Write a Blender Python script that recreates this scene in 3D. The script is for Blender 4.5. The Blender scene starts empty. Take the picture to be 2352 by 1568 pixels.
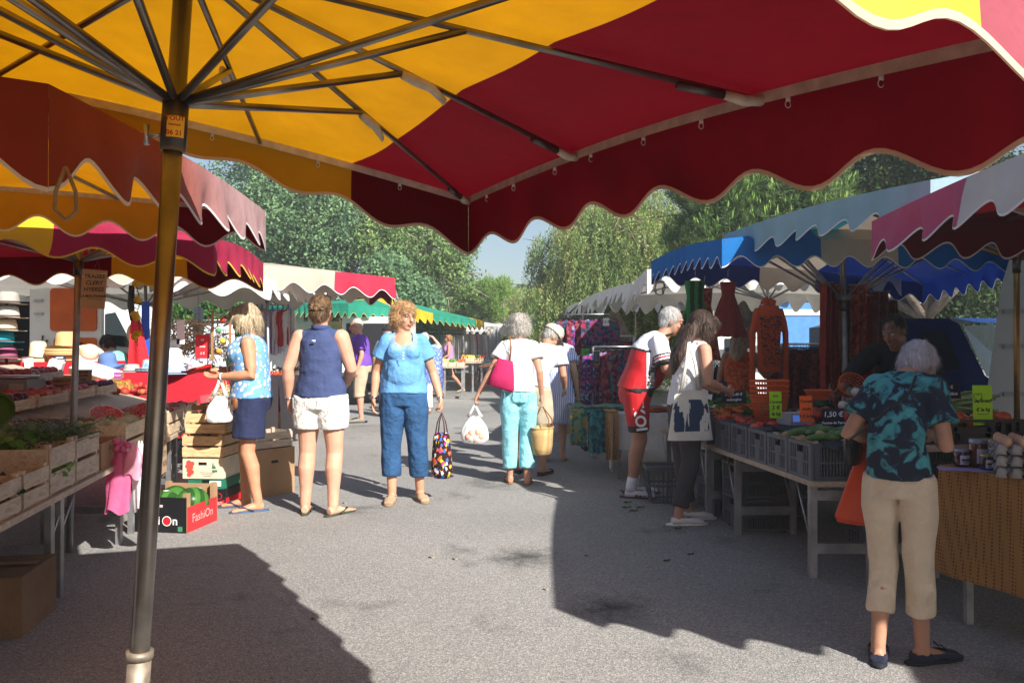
import bpy, math, random
import numpy as np
from mathutils import Vector, Matrix, Euler, noise as mnoise
R = math.radians
PI = math.pi
scene = bpy.context.scene
COL = scene.collection
random.seed(7)
H = 1.36                      # camera height
F = 1829.0                    # focal length in units of the 2352 px wide picture
HY = 790.0                    # row of the horizon
cam_d = bpy.data.cameras.new("camera")
cam_d.sensor_width = 36.0
cam_d.lens = 36.0 * F / 2352.0
cam_d.clip_end = 1500
cam_d.clip_start = 0.05
cam = bpy.data.objects.new("camera", cam_d)
COL.objects.link(cam)
cam.location = (0,0, H)
cam.rotation_euler = (R(90 + 0.19),0,0)
scene.camera = cam
SUN_AZ = math.atan2(0.616,-0.788)          # x, y of the direction towards the sun
SUN_EL = R(35.6)
world = bpy.data.worlds.new("World")
scene.world = world
world.use_nodes = True
nt = world.node_tree
bg = nt.nodes["Background"]
sky = nt.nodes.new("ShaderNodeTexSky")
sky.sky_type = 'NISHITA'
sky.sun_disc = False
sky.sun_elevation = SUN_EL
sky.sun_rotation = SUN_AZ
sky.air_density = 1.0
sky.dust_density = 1.5
nt.links.new(sky.outputs[0], bg.inputs[0])
bg.inputs[1].default_value = 0.062
sd = bpy.data.lights.new("sun", 'SUN')
sd.energy = 5.0
sd.angle = R(0.55)
sd.color = (1.0,0.95,0.87)
sun = bpy.data.objects.new("sun", sd)
COL.objects.link(sun)
sdir = Vector((0.616 * math.cos(SUN_EL),-0.788 * math.cos(SUN_EL), math.sin(SUN_EL)))
sun.rotation_euler = sdir.to_track_quat('Z', 'Y').to_euler()
sun.location = (8,-9,9)
scene.view_settings.view_transform = 'Standard'
scene.view_settings.look = 'None'
scene.view_settings.exposure = 1.02
scene.view_settings.gamma = 1
scene.render.engine = 'CYCLES'
scene.cycles.max_bounces = 8
scene.cycles.transparent_max_bounces = 12
scene.cycles.use_denoising = True
def W(px, py, Y):
 return Vector(((px - 1176) / F * Y, Y, H - (py - HY) / F * Y))
def Zp(px, py, z):
 Y = (z - H) * F / (HY - py)
 return Vector(((px - 1176) / F * Y, Y, z))
def G(px, py, z=0.0):
 Y = (H - z) * F / (py - HY)
 return Vector(((px - 1176) / F * Y, Y, z))
MATS = {}
def _new(name):
 m = bpy.data.materials.new(name)
 m.use_nodes = True
 n = m.node_tree
 b = n.nodes["Principled BSDF"]
 return m, n, b
def c4(c): return (c[0], c[1], c[2],1.0)
def N(n, t, **kw):
 x = n.nodes.new(t)
 for k, v in kw.items():
  if k in x.bl_rna.properties: setattr(x, k, v)
  else: x.inputs[k].default_value = v
 return x
def coords(n): return n.nodes.new("ShaderNodeTexCoord").outputs["Object"]
def ramp(n, src, stops, interp='LINEAR'):
 r = n.nodes.new("ShaderNodeValToRGB")
 r.color_ramp.interpolation = interp
 el = r.color_ramp.elements
 el[0].position, el[0].color = stops[0][0], c4(stops[0][1])
 el[1].position, el[1].color = stops[-1][0], c4(stops[-1][1])
 for p, c in stops[1:-1]:
  e = el.new(p); e.color = c4(c)
 n.links.new(src, r.inputs[0])
 return r.outputs[0]
def mul_noise(n, col, var, scale, detail=4, co=None):
 """colour (socket or value) times 1 +- var"""
 co = co or coords(n)
 t = N(n, "ShaderNodeTexNoise", Scale=scale, Detail=detail)
 n.links.new(co, t.inputs["Vector"])
 mr = N(n, "ShaderNodeMapRange")
 mr.inputs[1].default_value = 0.3; mr.inputs[2].default_value = 0.7
 mr.inputs[3].default_value = 1 - var; mr.inputs[4].default_value = 1 + var
 n.links.new(t.outputs[0], mr.inputs[0])
 vm = n.nodes.new("ShaderNodeVectorMath"); vm.operation = 'SCALE'
 if isinstance(col, tuple): vm.inputs[0].default_value = col[:3]
 else: n.links.new(col, vm.inputs[0])
 n.links.new(mr.outputs[0], vm.inputs["Scale"])
 return vm.outputs[0]
def add_bump(n, b, scale, strength, dist=0.01, detail=4, co=None):
 co = co or coords(n)
 t = N(n, "ShaderNodeTexNoise", Scale=scale, Detail=detail)
 n.links.new(co, t.inputs["Vector"])
 bp = N(n, "ShaderNodeBump", Strength=strength, Distance=dist)
 n.links.new(t.outputs[0], bp.inputs["Height"])
 n.links.new(bp.outputs[0], b.inputs["Normal"])
def mat(name, color, rough=0.75, metal=0.0, var=0.12, vs=9.0, bump=0.0, bs=60.0, bd=0.004, spec=0.3,
  trans=0.0, tcol=None, alpha=1.0, sss=0.0, transmission=0.0):
 if name in MATS: return MATS[name]
 m, n, b = _new(name)
 if var > 0:
  c = mul_noise(n, tuple(color), var, vs)
  n.links.new(c, b.inputs["Base Color"])
 else:
  b.inputs["Base Color"].default_value = c4(color)
 b.inputs["Roughness"].default_value = rough
 b.inputs["Metallic"].default_value = metal
 b.inputs["Specular IOR Level"].default_value = spec
 b.inputs["Alpha"].default_value = alpha
 if transmission: b.inputs["Transmission Weight"].default_value = transmission
 if sss:
  b.inputs["Subsurface Weight"].default_value = sss
  b.inputs["Subsurface Radius"].default_value = (0.012,0.005,0.003)
  b.inputs["Subsurface Scale"].default_value = 1.0
 if bump > 0: add_bump(n, b, bs, bump, bd)
 if trans > 0:
  out = n.nodes["Material Output"]
  t = N(n, "ShaderNodeBsdfTranslucent", Color=c4(tcol or color))
  mx = N(n, "ShaderNodeMixShader", Fac=trans)
  n.links.new(b.outputs[0], mx.inputs[1]); n.links.new(t.outputs[0], mx.inputs[2])
  n.links.new(mx.outputs[0], out.inputs[0])
 MATS[name] = m
 return m
def pattern(name, kind, cols, scale=20.0, rough=0.8, bump=0.15, trans=0.0, stretch=(1,1,1), pos=None, bs=40):
 """printed cloth: cols on voronoi cells / noise / waves"""
 if name in MATS: return MATS[name]
 m, n, b = _new(name)
 co = coords(n)
 mp = N(n, "ShaderNodeMapping"); mp.inputs["Scale"].default_value = stretch
 n.links.new(co, mp.inputs[0]); co2 = mp.outputs[0]
 k = len(cols)
 pos = pos or [i / k for i in range(k)]
 if kind == 'voronoi':
  t = N(n, "ShaderNodeTexVoronoi", Scale=scale); t.inputs["Randomness"].default_value = 1
  n.links.new(co2, t.inputs["Vector"])
  s = n.nodes.new("ShaderNodeSeparateColor"); n.links.new(t.outputs["Color"], s.inputs[0]); src = s.outputs[0]
 elif kind == 'noise':
  t = N(n, "ShaderNodeTexNoise", Scale=scale, Detail=3.0); n.links.new(co2, t.inputs["Vector"])
  t.inputs["Distortion"].default_value = 0.6; src = t.outputs[0]
 elif kind == 'swirl':
  t = N(n, "ShaderNodeTexNoise", Scale=scale, Detail=1.5); n.links.new(co2, t.inputs["Vector"])
  t.inputs["Distortion"].default_value = 2.5
  mm = N(n, "ShaderNodeMath", operation='MULTIPLY'); mm.inputs[1].default_value = 5.0
  fr = N(n, "ShaderNodeMath", operation='FRACT')
  n.links.new(t.outputs[0], mm.inputs[0]); n.links.new(mm.outputs[0], fr.inputs[0]); src = fr.outputs[0]
 elif kind == 'wave':
  t = N(n, "ShaderNodeTexWave", Scale=scale); n.links.new(co2, t.inputs["Vector"])
  t.inputs["Distortion"].default_value = 1.0; src = t.outputs["Fac"]
 elif kind == 'dots':
  t = N(n, "ShaderNodeTexVoronoi", Scale=scale); t.inputs["Randomness"].default_value = 0.0
  n.links.new(co2, t.inputs["Vector"]); src = t.outputs["Distance"]
 elif kind == 'flowers':
  t = N(n, "ShaderNodeTexVoronoi", Scale=scale); t.inputs["Randomness"].default_value = 1
  n.links.new(co2, t.inputs["Vector"]); src = t.outputs["Distance"]
 c = ramp(n, src, list(zip(pos, cols)), 'CONSTANT')
 c = mul_noise(n, c, 0.1,6.0)
 n.links.new(c, b.inputs["Base Color"])
 b.inputs["Roughness"].default_value = rough
 b.inputs["Specular IOR Level"].default_value = 0.15
 if bump: add_bump(n, b, bs, bump, 0.01)
 if trans > 0:
  out = n.nodes["Material Output"]
  t = N(n, "ShaderNodeBsdfTranslucent"); n.links.new(c, t.inputs[0])
  mx = N(n, "ShaderNodeMixShader", Fac=trans)
  n.links.new(b.outputs[0], mx.inputs[1]); n.links.new(t.outputs[0], mx.inputs[2])
  n.links.new(mx.outputs[0], out.inputs[0])
 MATS[name] = m
 return m
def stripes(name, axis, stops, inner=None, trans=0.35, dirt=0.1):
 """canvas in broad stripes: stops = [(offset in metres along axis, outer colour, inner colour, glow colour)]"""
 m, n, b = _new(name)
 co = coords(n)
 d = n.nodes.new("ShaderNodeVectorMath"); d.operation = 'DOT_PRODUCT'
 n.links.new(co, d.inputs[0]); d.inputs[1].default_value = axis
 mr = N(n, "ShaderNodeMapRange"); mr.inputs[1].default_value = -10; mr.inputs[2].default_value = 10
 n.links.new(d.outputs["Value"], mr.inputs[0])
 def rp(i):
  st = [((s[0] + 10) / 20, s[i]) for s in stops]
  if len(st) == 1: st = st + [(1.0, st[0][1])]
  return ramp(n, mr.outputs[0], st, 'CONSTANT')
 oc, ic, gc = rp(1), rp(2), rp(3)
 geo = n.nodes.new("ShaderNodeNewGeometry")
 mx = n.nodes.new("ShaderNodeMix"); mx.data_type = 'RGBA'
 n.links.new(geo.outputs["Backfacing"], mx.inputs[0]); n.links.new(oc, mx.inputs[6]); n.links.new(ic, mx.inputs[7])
 c = mul_noise(n, mx.outputs[2], dirt, 3.5)
 n.links.new(c, b.inputs["Base Color"])
 b.inputs["Roughness"].default_value = 0.7
 b.inputs["Specular IOR Level"].default_value = 0.2
 t1 = N(n, "ShaderNodeTexNoise", Scale=4.0, Detail=7.0); n.links.new(co, t1.inputs["Vector"])
 bp = N(n, "ShaderNodeBump", Strength=0.6, Distance=0.04); n.links.new(t1.outputs[0], bp.inputs["Height"])
 n.links.new(bp.outputs[0], b.inputs["Normal"])
 tr = n.nodes.new("ShaderNodeBsdfTranslucent")
 g2 = mul_noise(n, mul_noise(n, gc, 0.16,1.7),.08,14)
 n.links.new(g2, tr.inputs[0])
 ms = N(n, "ShaderNodeMixShader", Fac=trans)
 n.links.new(b.outputs[0], ms.inputs[1]); n.links.new(tr.outputs[0], ms.inputs[2])
 n.links.new(ms.outputs[0], n.nodes["Material Output"].inputs[0])
 MATS[name] = m
 return m
class MB:
 def __init__(s):
  s.v = []; s.f = []; s.m = []; s.mats = []
 def mi(s, m):
  if m is None: return 0
  if m not in s.mats: s.mats.append(m)
  return s.mats.index(m)
 def add(s, vs, fs, m=None):
  k = len(s.v); i = s.mi(m)
  s.v.extend([tuple(v) for v in vs])
  s.f.extend([tuple(k + a for a in f) for f in fs]); s.m.extend([i] * len(fs))
  return s
 def box(s, c, size, rot=None, m=None, taper=1.0):
  hx, hy, hz = size[0] / 2, size[1] / 2, size[2] / 2
  vs = []
  for z, k in ((-hz, 1.0),(hz, taper)):
   for x, y in ((-hx, -hy),(hx, -hy),(hx, hy),(-hx, hy)):
    vs.append(Vector((x * k, y * k, z)))
  if rot is not None:
   M = Matrix.Rotation(rot, 3, 'Z') if isinstance(rot, (int, float)) else rot
   vs = [M @ v for v in vs]
  c = Vector(c)
  return s.add([v + c for v in vs],[(0,3,2,1),(4,5,6,7),(0,1,5,4),(1,2,6,5),(2,3,7,6),(3,0,4,7)], m)
 def beam(s, p, q, w, h, up=(0,0,1), m=None):
  p = Vector(p); q = Vector(q); t = (q - p); L = t.length; t.normalize()
  up = Vector(up)
  if abs(t.dot(up)) > 0.98: up = Vector((1,0,0))
  sd = t.cross(up).normalized(); u2 = sd.cross(t)
  M = Matrix((sd, t, u2)).transposed()
  return s.box((p + q) / 2,(w, L, h), M, m)
 def tube(s, pts, r, n=10, side=None, m=None, caps=True):
  """r: number | list of numbers | list of (a, b); a lies along side, b across"""
  pts = [Vector(p) for p in pts]
  k = len(pts)
  rr = r if isinstance(r, (list, tuple)) and len(r) == k and not (k == 2 and isinstance(r, tuple)) else [r] * k
  T = []
  for i in range(k):
   a = pts[max(i - 1,0)]; b = pts[min(i + 1, k - 1)]
   t = (b - a)
   T.append(t.normalized() if t.length > 1e-9 else Vector((0,0,1)))
  if side is None:
   side = Vector((1,0,0)) if abs(T[0].x) < 0.8 else Vector((0,1,0))
  side = Vector(side)
  vs = []
  for i in range(k):
   sd = side - T[i] * side.dot(T[i])
   if sd.length < 1e-5: sd = Vector((0,1,0)) - T[i] * T[i].y
   sd.normalize(); side = sd if not hasattr(s, 'fixside') else side
   up = T[i].cross(sd)
   a, b = rr[i] if isinstance(rr[i],(tuple, list)) else (rr[i], rr[i])
   for j in range(n):
    an = 2 * PI * j / n
    vs.append(pts[i] + sd * (a * math.cos(an)) + up * (b * math.sin(an)))
  fs = []
  for i in range(k - 1):
   for j in range(n):
    j2 = (j + 1) % n
    fs.append((i * n + j, i * n + j2,(i + 1) * n + j2,(i + 1) * n + j))
  if caps:
   fs.append(tuple(range(n - 1,-1,-1))); fs.append(tuple((k - 1) * n + j for j in range(n)))
  return s.add(vs, fs, m)
 def lathe(s, prof, c=(0,0,0), n=24, m=None, sx=1, sy=1, caps=True):
  c = Vector(c); vs = []
  for r, z in prof:
   for j in range(n):
    an = 2 * PI * j / n
    vs.append(c + Vector((r * math.cos(an) * sx, r * math.sin(an) * sy, z)))
  fs = []
  k = len(prof)
  for i in range(k - 1):
   for j in range(n):
    j2 = (j + 1) % n
    fs.append((i * n + j, i * n + j2,(i + 1) * n + j2,(i + 1) * n + j))
  if caps:
   fs.append(tuple(range(n - 1,-1,-1))); fs.append(tuple((k - 1) * n + j for j in range(n)))
  return s.add(vs, fs, m)
 def ball(s, c, r, nu=12, nv=8, m=None, bumps=0.0, seed=0, rot=None):
  c = Vector(c)
  if isinstance(r, (int, float)): r = (r, r, r)
  vs = []
  for i in range(nv + 1):
   th = PI * i / nv
   for j in range(nu):
    ph = 2 * PI * j / nu
    d = Vector((math.sin(th) * math.cos(ph), math.sin(th) * math.sin(ph), math.cos(th)))
    k = 1.0
    if bumps: k += bumps * mnoise.noise(d * 2.0 + Vector((seed, seed * 1.7,0)))
    p = Vector((d.x * r[0] * k, d.y * r[1] * k, d.z * r[2] * k))
    if rot is not None: p = rot @ p
    vs.append(c + p)
  fs = []
  for i in range(nv):
   for j in range(nu):
    j2 = (j + 1) % nu
    fs.append((i * nu + j, (i + 1) * nu + j, (i + 1) * nu + j2, i * nu + j2))
  return s.add(vs, fs, m)
 def grid(s, fn, nu, nv, m=None, closed=False):
  vs = [fn(i / nu, j / nv) for j in range(nv + 1) for i in range(nu + 1)]
  fs = []
  for j in range(nv):
   for i in range(nu):
    a = j * (nu + 1) + i
    fs.append((a, a + 1, a + nu + 2, a + nu + 1))
  return s.add(vs, fs, m)
 def xf(s, M):
  s.v = [tuple(M @ Vector(v)) for v in s.v]
  return s
 def build(s, name, m=None, parent=None, smooth=True, world=False, auto=None):
  me = bpy.data.meshes.new(name)
  v = s.v
  if world and parent is not None:
   o = parent.location
   v = [(a[0] - o.x, a[1] - o.y, a[2] - o.z) for a in v]
  me.from_pydata(v, [], s.f)
  mats = s.mats if s.mats else ([m] if m else [])
  if m is not None and s.mats and s.mats[0] is not m and None in s.m: pass
  for x in mats: me.materials.append(x)
  if len(mats) > 1: me.polygons.foreach_set("material_index", s.m)
  if smooth: me.polygons.foreach_set("use_smooth", [True] * len(s.f))
  me.update()
  if smooth and auto is not None:
   try: me.set_sharp_from_angle(angle=R(auto))
   except Exception: pass
  ob = bpy.data.objects.new(name, me)
  COL.objects.link(ob)
  if parent is not None: ob.parent = parent
  return ob
def tag(o, label=None, cat=None, group=None, kind=None):
 if label: o["label"] = label
 if cat: o["category"] = cat
 if group: o["group"] = group
 if kind: o["kind"] = kind
 return o
def thing(name, label, cat, loc=(0,0,0), rz=0.0, group=None):
 o = bpy.data.objects.new(name, None)
 COL.objects.link(o)
 o.empty_display_size = 0.1
 o.location = loc; o.rotation_euler = (0,0, rz)
 return tag(o, label, cat, group)
def dup(root, loc, rz=0.0, label=None, group=None, scale=None):
 r = root.copy(); COL.objects.link(r)
 r.location = loc; r.rotation_euler = (0,0, rz) if not isinstance(rz, tuple) else rz
 if scale: r.scale = scale if isinstance(scale, tuple) else (scale,) * 3
 if label: r["label"] = label
 if group: r["group"] = group
 for ch in list(root.children):
  c = ch.copy(); COL.objects.link(c); c.parent = r
  for g in list(ch.children):
   d = g.copy(); COL.objects.link(d); d.parent = c
 return r
_fonts = {}
def text_mesh(s, size=0.05, bold=0.0, shear=0.0):
 cu = bpy.data.curves.new("writing", 'FONT')
 cu.body = s; cu.size = size; cu.align_x = 'CENTER'; cu.align_y = 'CENTER'
 cu.offset = bold; cu.shear = shear; cu.resolution_u = 3
 ob = bpy.data.objects.new("writing", cu)
 COL.objects.link(ob)
 dg = bpy.context.evaluated_depsgraph_get()
 me = bpy.data.meshes.new_from_object(ob.evaluated_get(dg))
 bpy.data.objects.remove(ob);
 return me
def writing(s, M, size, m, parent, name="writing", bold=0.0, shear=0.0):
 """flat lettering; M maps the text's own xy plane to the parent's space"""
 me = text_mesh(s, size, bold, shear)
 me.transform(M); me.materials.clear(); me.materials.append(m)
 ob = bpy.data.objects.new(name, me); COL.objects.link(ob); ob.parent = parent
 return ob
def frame(o, x, y, scale=1.0):
 """matrix with origin o, x axis, y axis"""
 x = Vector(x).normalized(); y = Vector(y); y = (y - x * y.dot(x)).normalized(); z = x.cross(y)
 M = Matrix((x, y, z)).transposed().to_4x4(); M.translation = Vector(o)
 return M
# ================================================================ ground
def asphalt():
 m, n, b = _new("asphalt")
 co = coords(n)
 big = N(n, "ShaderNodeTexNoise", Scale=0.35, Detail=6.0); n.links.new(co, big.inputs["Vector"])
 base = ramp(n, big.outputs[0],[(0.3,(0.215,0.210,0.203)),(0.5,(0.258,0.252,0.243)),(0.7,(0.295,0.288,0.276))])
 v = N(n, "ShaderNodeTexVoronoi", Scale=150.0); n.links.new(co, v.inputs["Vector"])
 s = n.nodes.new("ShaderNodeSeparateColor"); n.links.new(v.outputs["Color"], s.inputs[0])
 grain = ramp(n, s.outputs[0],[(0.0,(0.6,0.6,0.62)),(0.35,(0.9,0.9,0.9)),(0.75,(1.08,1.07,1.05)),(1.0,(1.55,1.52,1.45))])
 vm = n.nodes.new("ShaderNodeVectorMath"); vm.operation = 'MULTIPLY'
 n.links.new(base, vm.inputs[0]); n.links.new(grain, vm.inputs[1])
 st = N(n, "ShaderNodeTexNoise", Scale=1.1, Detail=7.0, Roughness=0.65); n.links.new(co, st.inputs["Vector"])
 sm = ramp(n, st.outputs[0],[(0.33,(0.62,0.62,0.62)),(0.42,(1,1,1)),(1.0,(1.05,1.05,1.05))])
 v2 = n.nodes.new("ShaderNodeVectorMath"); v2.operation = 'MULTIPLY'
 n.links.new(vm.outputs[0], v2.inputs[0]); n.links.new(sm, v2.inputs[1])
 n.links.new(v2.outputs[0], b.inputs["Base Color"])
 b.inputs["Roughness"].default_value = 0.82
 b.inputs["Specular IOR Level"].default_value = 0.35
 bp = N(n, "ShaderNodeBump", Strength=0.55, Distance=0.004)
 n.links.new(v.outputs["Distance"], bp.inputs["Height"])
 n.links.new(bp.outputs[0], b.inputs["Normal"])
 return m
g = MB()
g.add([(-300,-60,0),(300,-60,0),(300,600,0),(-300,600,0)],[(0,1,2,3)])
go = g.build("ground", asphalt(), smooth=False)
tag(go, "grey weathered asphalt of the market ground", kind="structure")
def stain_mat():
 m, n, b = _new("oily_asphalt"); co = coords(n)
 b.inputs["Base Color"].default_value = (.05,.048,.044,1); b.inputs["Roughness"].default_value = .8
 le = n.nodes.new("ShaderNodeVectorMath"); le.operation = 'LENGTH'; n.links.new(co, le.inputs[0])
 t = N(n, "ShaderNodeTexNoise", Scale=7.0, Detail=7.0, Roughness=.75); n.links.new(co, t.inputs["Vector"])
 mm = N(n, "ShaderNodeMath", operation='MULTIPLY_ADD'); mm.inputs[1].default_value = 1.3; n.links.new(le.outputs["Value"], mm.inputs[0]); n.links.new(t.outputs[0], mm.inputs[2])
 f = ramp(n, mm.outputs[0],[(.45,(.75,.75,.75)),(.68,(.22,.22,.22)),(.85,(0,0,0))])
 tr = n.nodes.new("ShaderNodeBsdfTransparent"); mx = n.nodes.new("ShaderNodeMixShader")
 n.links.new(f, mx.inputs[0]); n.links.new(tr.outputs[0], mx.inputs[1]); n.links.new(b.outputs[0], mx.inputs[2]); n.links.new(mx.outputs[0], n.nodes["Material Output"].inputs[0])
 return m
def stain(name, c, rx, ry, m, label, seed):
 b = MB(); vs = [(0,0,0)]
 k = 36
 for i in range(k):
  a = 2 * PI * i / k
  q = 1 + 0.35 * mnoise.noise(Vector((math.cos(a) * 1.6 + seed, math.sin(a) * 1.6,0)))
  vs.append((rx * q * math.cos(a), ry * q * math.sin(a),0))
 b.add(vs, [(0,1 + i, 1 + (i + 1) % k) for i in range(k)])
 o = b.build(name, m, smooth=False); o.location = (c.x, c.y, 0.004)
 return tag(o, label, kind="structure")
# ================================================================ canopies
M_alu = mat("brushed_aluminium", (0.42,0.42,0.43), rough=0.38, metal=0.85, var=0.25, vs=14, bump=0.08, bs=30)
M_alu_d = mat("dull_aluminium", (0.33,0.33,0.34), rough=0.5, metal=0.7, var=0.25, vs=10)
M_steel_d = mat("dark_steel", (0.10,0.09,0.085), rough=0.4, metal=0.8, var=0.3, vs=12)
M_tape = mat("cream_webbing", (0.52,0.46,0.38), rough=0.85, var=0.2, vs=30, bump=0.2, bs=200)
M_white_cloth = mat("white_canvas_trim", (0.75,0.74,0.72), rough=0.8, trans=0.2)
M_tan_trim = mat("tan_trim", (0.42,0.26,0.16), rough=0.85, trans=0.3)
M_yel_trim = mat("yellow_trim", (0.75,0.55,0.08), rough=0.85, trans=0.2)
M_rope = mat("rope", (0.25,0.19,0.12), rough=0.9, var=0.3, vs=60, bump=0.5, bs=150)
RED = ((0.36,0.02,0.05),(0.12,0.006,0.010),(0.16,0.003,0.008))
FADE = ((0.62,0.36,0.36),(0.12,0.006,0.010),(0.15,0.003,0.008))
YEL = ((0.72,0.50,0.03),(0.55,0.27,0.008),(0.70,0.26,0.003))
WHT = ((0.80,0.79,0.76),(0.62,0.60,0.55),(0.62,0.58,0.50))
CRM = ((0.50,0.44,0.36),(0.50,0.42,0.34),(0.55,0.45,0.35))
def canopy(name, label, C, peak, val=0.22, nsc=8, cloth=None, trim=None, ribs=2, pole=None, hub_z=None, bow=0.04, sag=0.03,
           pole_r=0.02, flap=0.03, tape=False, rib_r=0.011, strut_r=0.012, foot=None, seed=0, sides=(0,1,2,3), amp=0.2,
           rib_m=None, strut_end=0.5, vsc=None, group="market stall canopies"):
 """C: four frame corners counter-clockwise seen from above; each side bows up a little between them"""
 C = [Vector(c) for c in C]; peak = Vector(peak)
 foot = Vector(foot) if foot is not None else Vector((peak.x, peak.y, 0))
 T = thing(name, label, "canopy", (foot.x, foot.y, 0), group=group)
 def E(i, t):
  a, b = C[i], C[(i + 1) % 4]
  p = a.lerp(b, t); p.z += bow * math.sin(PI * t)
  return p
 roof = MB(); vl = MB(); tr = MB(); tp = MB()
 NT = 36; NS = 10
 for i in range(4):
  a, b = C[i], C[(i + 1) % 4]
  L = (b - a).length
  out = Vector(((b - a).y, -(b - a).x, 0)).normalized()
  if (a.lerp(b, .5) - peak).dot(out) < 0: out = -out
  def rf(u, v, i=i):
   p = peak.lerp(E(i, u), v)
   p.z -= sag * abs(math.sin(PI * (ribs + 1) * u)) * (v ** 1.3) * (1 - v ** 5)
   p.z += 0.012 * mnoise.noise(p * 2.2 + Vector((seed, 0,0))) * math.sin(PI * min(v, 0.98))
   return p
  roof.grid(rf, NT, NS)
  if i not in sides: continue
  ph = seed * 1.3 + i
  def depth(u, i=i): return (vsc(i, u) if vsc else 1.0) * val * (1 - amp + amp * math.cos(2 * PI * nsc * u)) * (1 + 0.05 * mnoise.noise(Vector((u * nsc, ph, 0))))
  def vf(u, v, i=i, out=out, ph=ph):
   p = E(i, u)
   w = flap * (math.sin(2 * PI * (nsc * u + 0.25)) * 0.6 + mnoise.noise(Vector((u * L * 2.1, ph, v * .8))) * 1.6)
   edge = min(u, 1 - u) * 8
   w *= min(1.0, edge)
   dd = depth(u) * v
   p = p + out * (0.0005 + w * v + 0.10 * val * v * min(1, edge)) + Vector((0,0,-dd))
   return p
  NU = max(nsc * 14,40)
  vl.grid(vf, NU, 5)
  def tf(u, v):
   p = vf(u, 1.0); p.z -= 0.011 * (v - 0.15); return p + out * 0.0015
  tr.grid(tf, NU, 1)
  def tf2(u, v):
   p = vf(u, 1.0); p.z -= 0.011 * (v - 0.15); return p - out * 0.0015
  tr.grid(tf2, NU, 1)
  if tape:
   def tg(u, v):
    p = E(i, u) - out * 0.004; p.z -= 0.002 + 0.026 * v; return p - out * 0.004
   tp.grid(tg, 30,1)
   tp.grid(lambda u, v: tg(u, v) + out * 0.002,30,1)
 def orient(mb, ref):
  nf = []
  for f in mb.f:
   p = [Vector(mb.v[q]) for q in f]
   nn = (p[2] - p[0]).cross(p[3 % len(p)] - p[1])
   c = sum(p, Vector()) / len(p)
   nf.append(f if nn.dot(ref(c)) > 0 else tuple(reversed(f)))
  mb.f = nf
 orient(roof, lambda c: Vector((0,0,1)))
 cen = sum(C, Vector()) / 4
 def outv(c):
  best = None
  for i in range(4):
   a, b = C[i], C[(i + 1) % 4]
   o = Vector(((b - a).y, -(b - a).x, 0)).normalized()
   if (a - cen).dot(o) < 0: o = -o
   d = abs((c - a).dot(o))
   if best is None or d < best[0]: best = (d, o)
  return best[1]
 orient(vl, outv)
 roof.build("canopy_roof", cloth, T, world=True)
 vl.build("valance", cloth, T, world=True)
 tr.build("valance_trim", trim or M_white_cloth, T, world=True)
 if tape: tp.build("edge_webbing", M_tape, T, world=True)
 rm = rib_m or M_alu_d
 hz = hub_z if hub_z is not None else peak.z - 0.35
 tt = (hz / peak.z)
 hub = foot.lerp(peak, tt)
 if pole is not False:
  MB().tube([foot + (peak - foot) * 0.0, foot + (peak - foot) * 0.985], pole_r, 16).build("pole", rm, T, world=True)
  ax = (peak - foot).normalized()
  MB().tube([hub - ax * 0.09, hub + ax * 0.01], pole_r * 1.35,16).build("hub_collar", M_steel_d, T, world=True)
 for i in range(4):
  for k in range(ribs + 1):
   t = k / (ribs + 1)
   e = E(i, t)
   p0 = peak + Vector((0,0,-0.03)); p1 = e + (peak - e).normalized() * 0.02 + Vector((0,0,-0.02))
   MB().tube([p0, p1], rib_r, 8).build("rib", rm, T, world=True)
   mid = p0.lerp(p1, strut_end)
   if k % 1 == 0:
    MB().tube([hub, mid], strut_r, 8).build("strut", rm, T, world=True)
 return T, E, hub
def P2(x, y, z): return Vector((x, y, z))
u_ = Vector((-.874,-.485,0)); v_ = Vector((.485,-.874,0))
C1 = Vector((-.18,3.28,1.965))
f_loc = Vector((-0.79,1.59,0))
ax_u = (-u_)                     # towards the aisle
d1 = (C1 - f_loc).dot(ax_u)
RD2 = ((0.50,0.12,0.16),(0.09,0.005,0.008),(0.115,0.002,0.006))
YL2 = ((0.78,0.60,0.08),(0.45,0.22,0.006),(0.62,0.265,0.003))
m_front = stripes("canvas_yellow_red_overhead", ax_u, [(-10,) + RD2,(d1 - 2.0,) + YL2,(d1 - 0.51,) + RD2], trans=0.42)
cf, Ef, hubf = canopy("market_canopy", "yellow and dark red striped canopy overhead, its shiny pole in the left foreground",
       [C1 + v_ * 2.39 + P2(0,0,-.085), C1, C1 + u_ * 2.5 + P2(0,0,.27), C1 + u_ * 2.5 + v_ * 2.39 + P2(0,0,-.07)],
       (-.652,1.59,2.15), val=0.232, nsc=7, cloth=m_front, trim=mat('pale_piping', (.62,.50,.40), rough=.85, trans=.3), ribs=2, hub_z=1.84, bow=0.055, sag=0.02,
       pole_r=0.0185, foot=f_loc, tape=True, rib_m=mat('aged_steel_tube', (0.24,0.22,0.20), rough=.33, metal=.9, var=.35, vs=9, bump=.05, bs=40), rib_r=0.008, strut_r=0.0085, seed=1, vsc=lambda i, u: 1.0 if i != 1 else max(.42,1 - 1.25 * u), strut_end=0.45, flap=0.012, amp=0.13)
axp = (Vector((-.652,1.59,2.15)) - f_loc).normalized()
def on_pole(z): return f_loc + axp * (z / axp.z)
M_brass = mat("tarnished_bronze", (0.16,0.09,0.04), rough=0.4, metal=0.7, var=0.3, vs=20)
b = MB(); h0 = on_pole(1.775)
b.tube([on_pole(1.745), on_pole(1.84)],0.0245,18)
b.build("sliding_sleeve", M_brass, cf, world=True)
b = MB(); sx = Vector((-1,-.25,0)).normalized()
b.tube([h0 + sx * .02, h0 + sx * .048],0.005,8)
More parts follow.
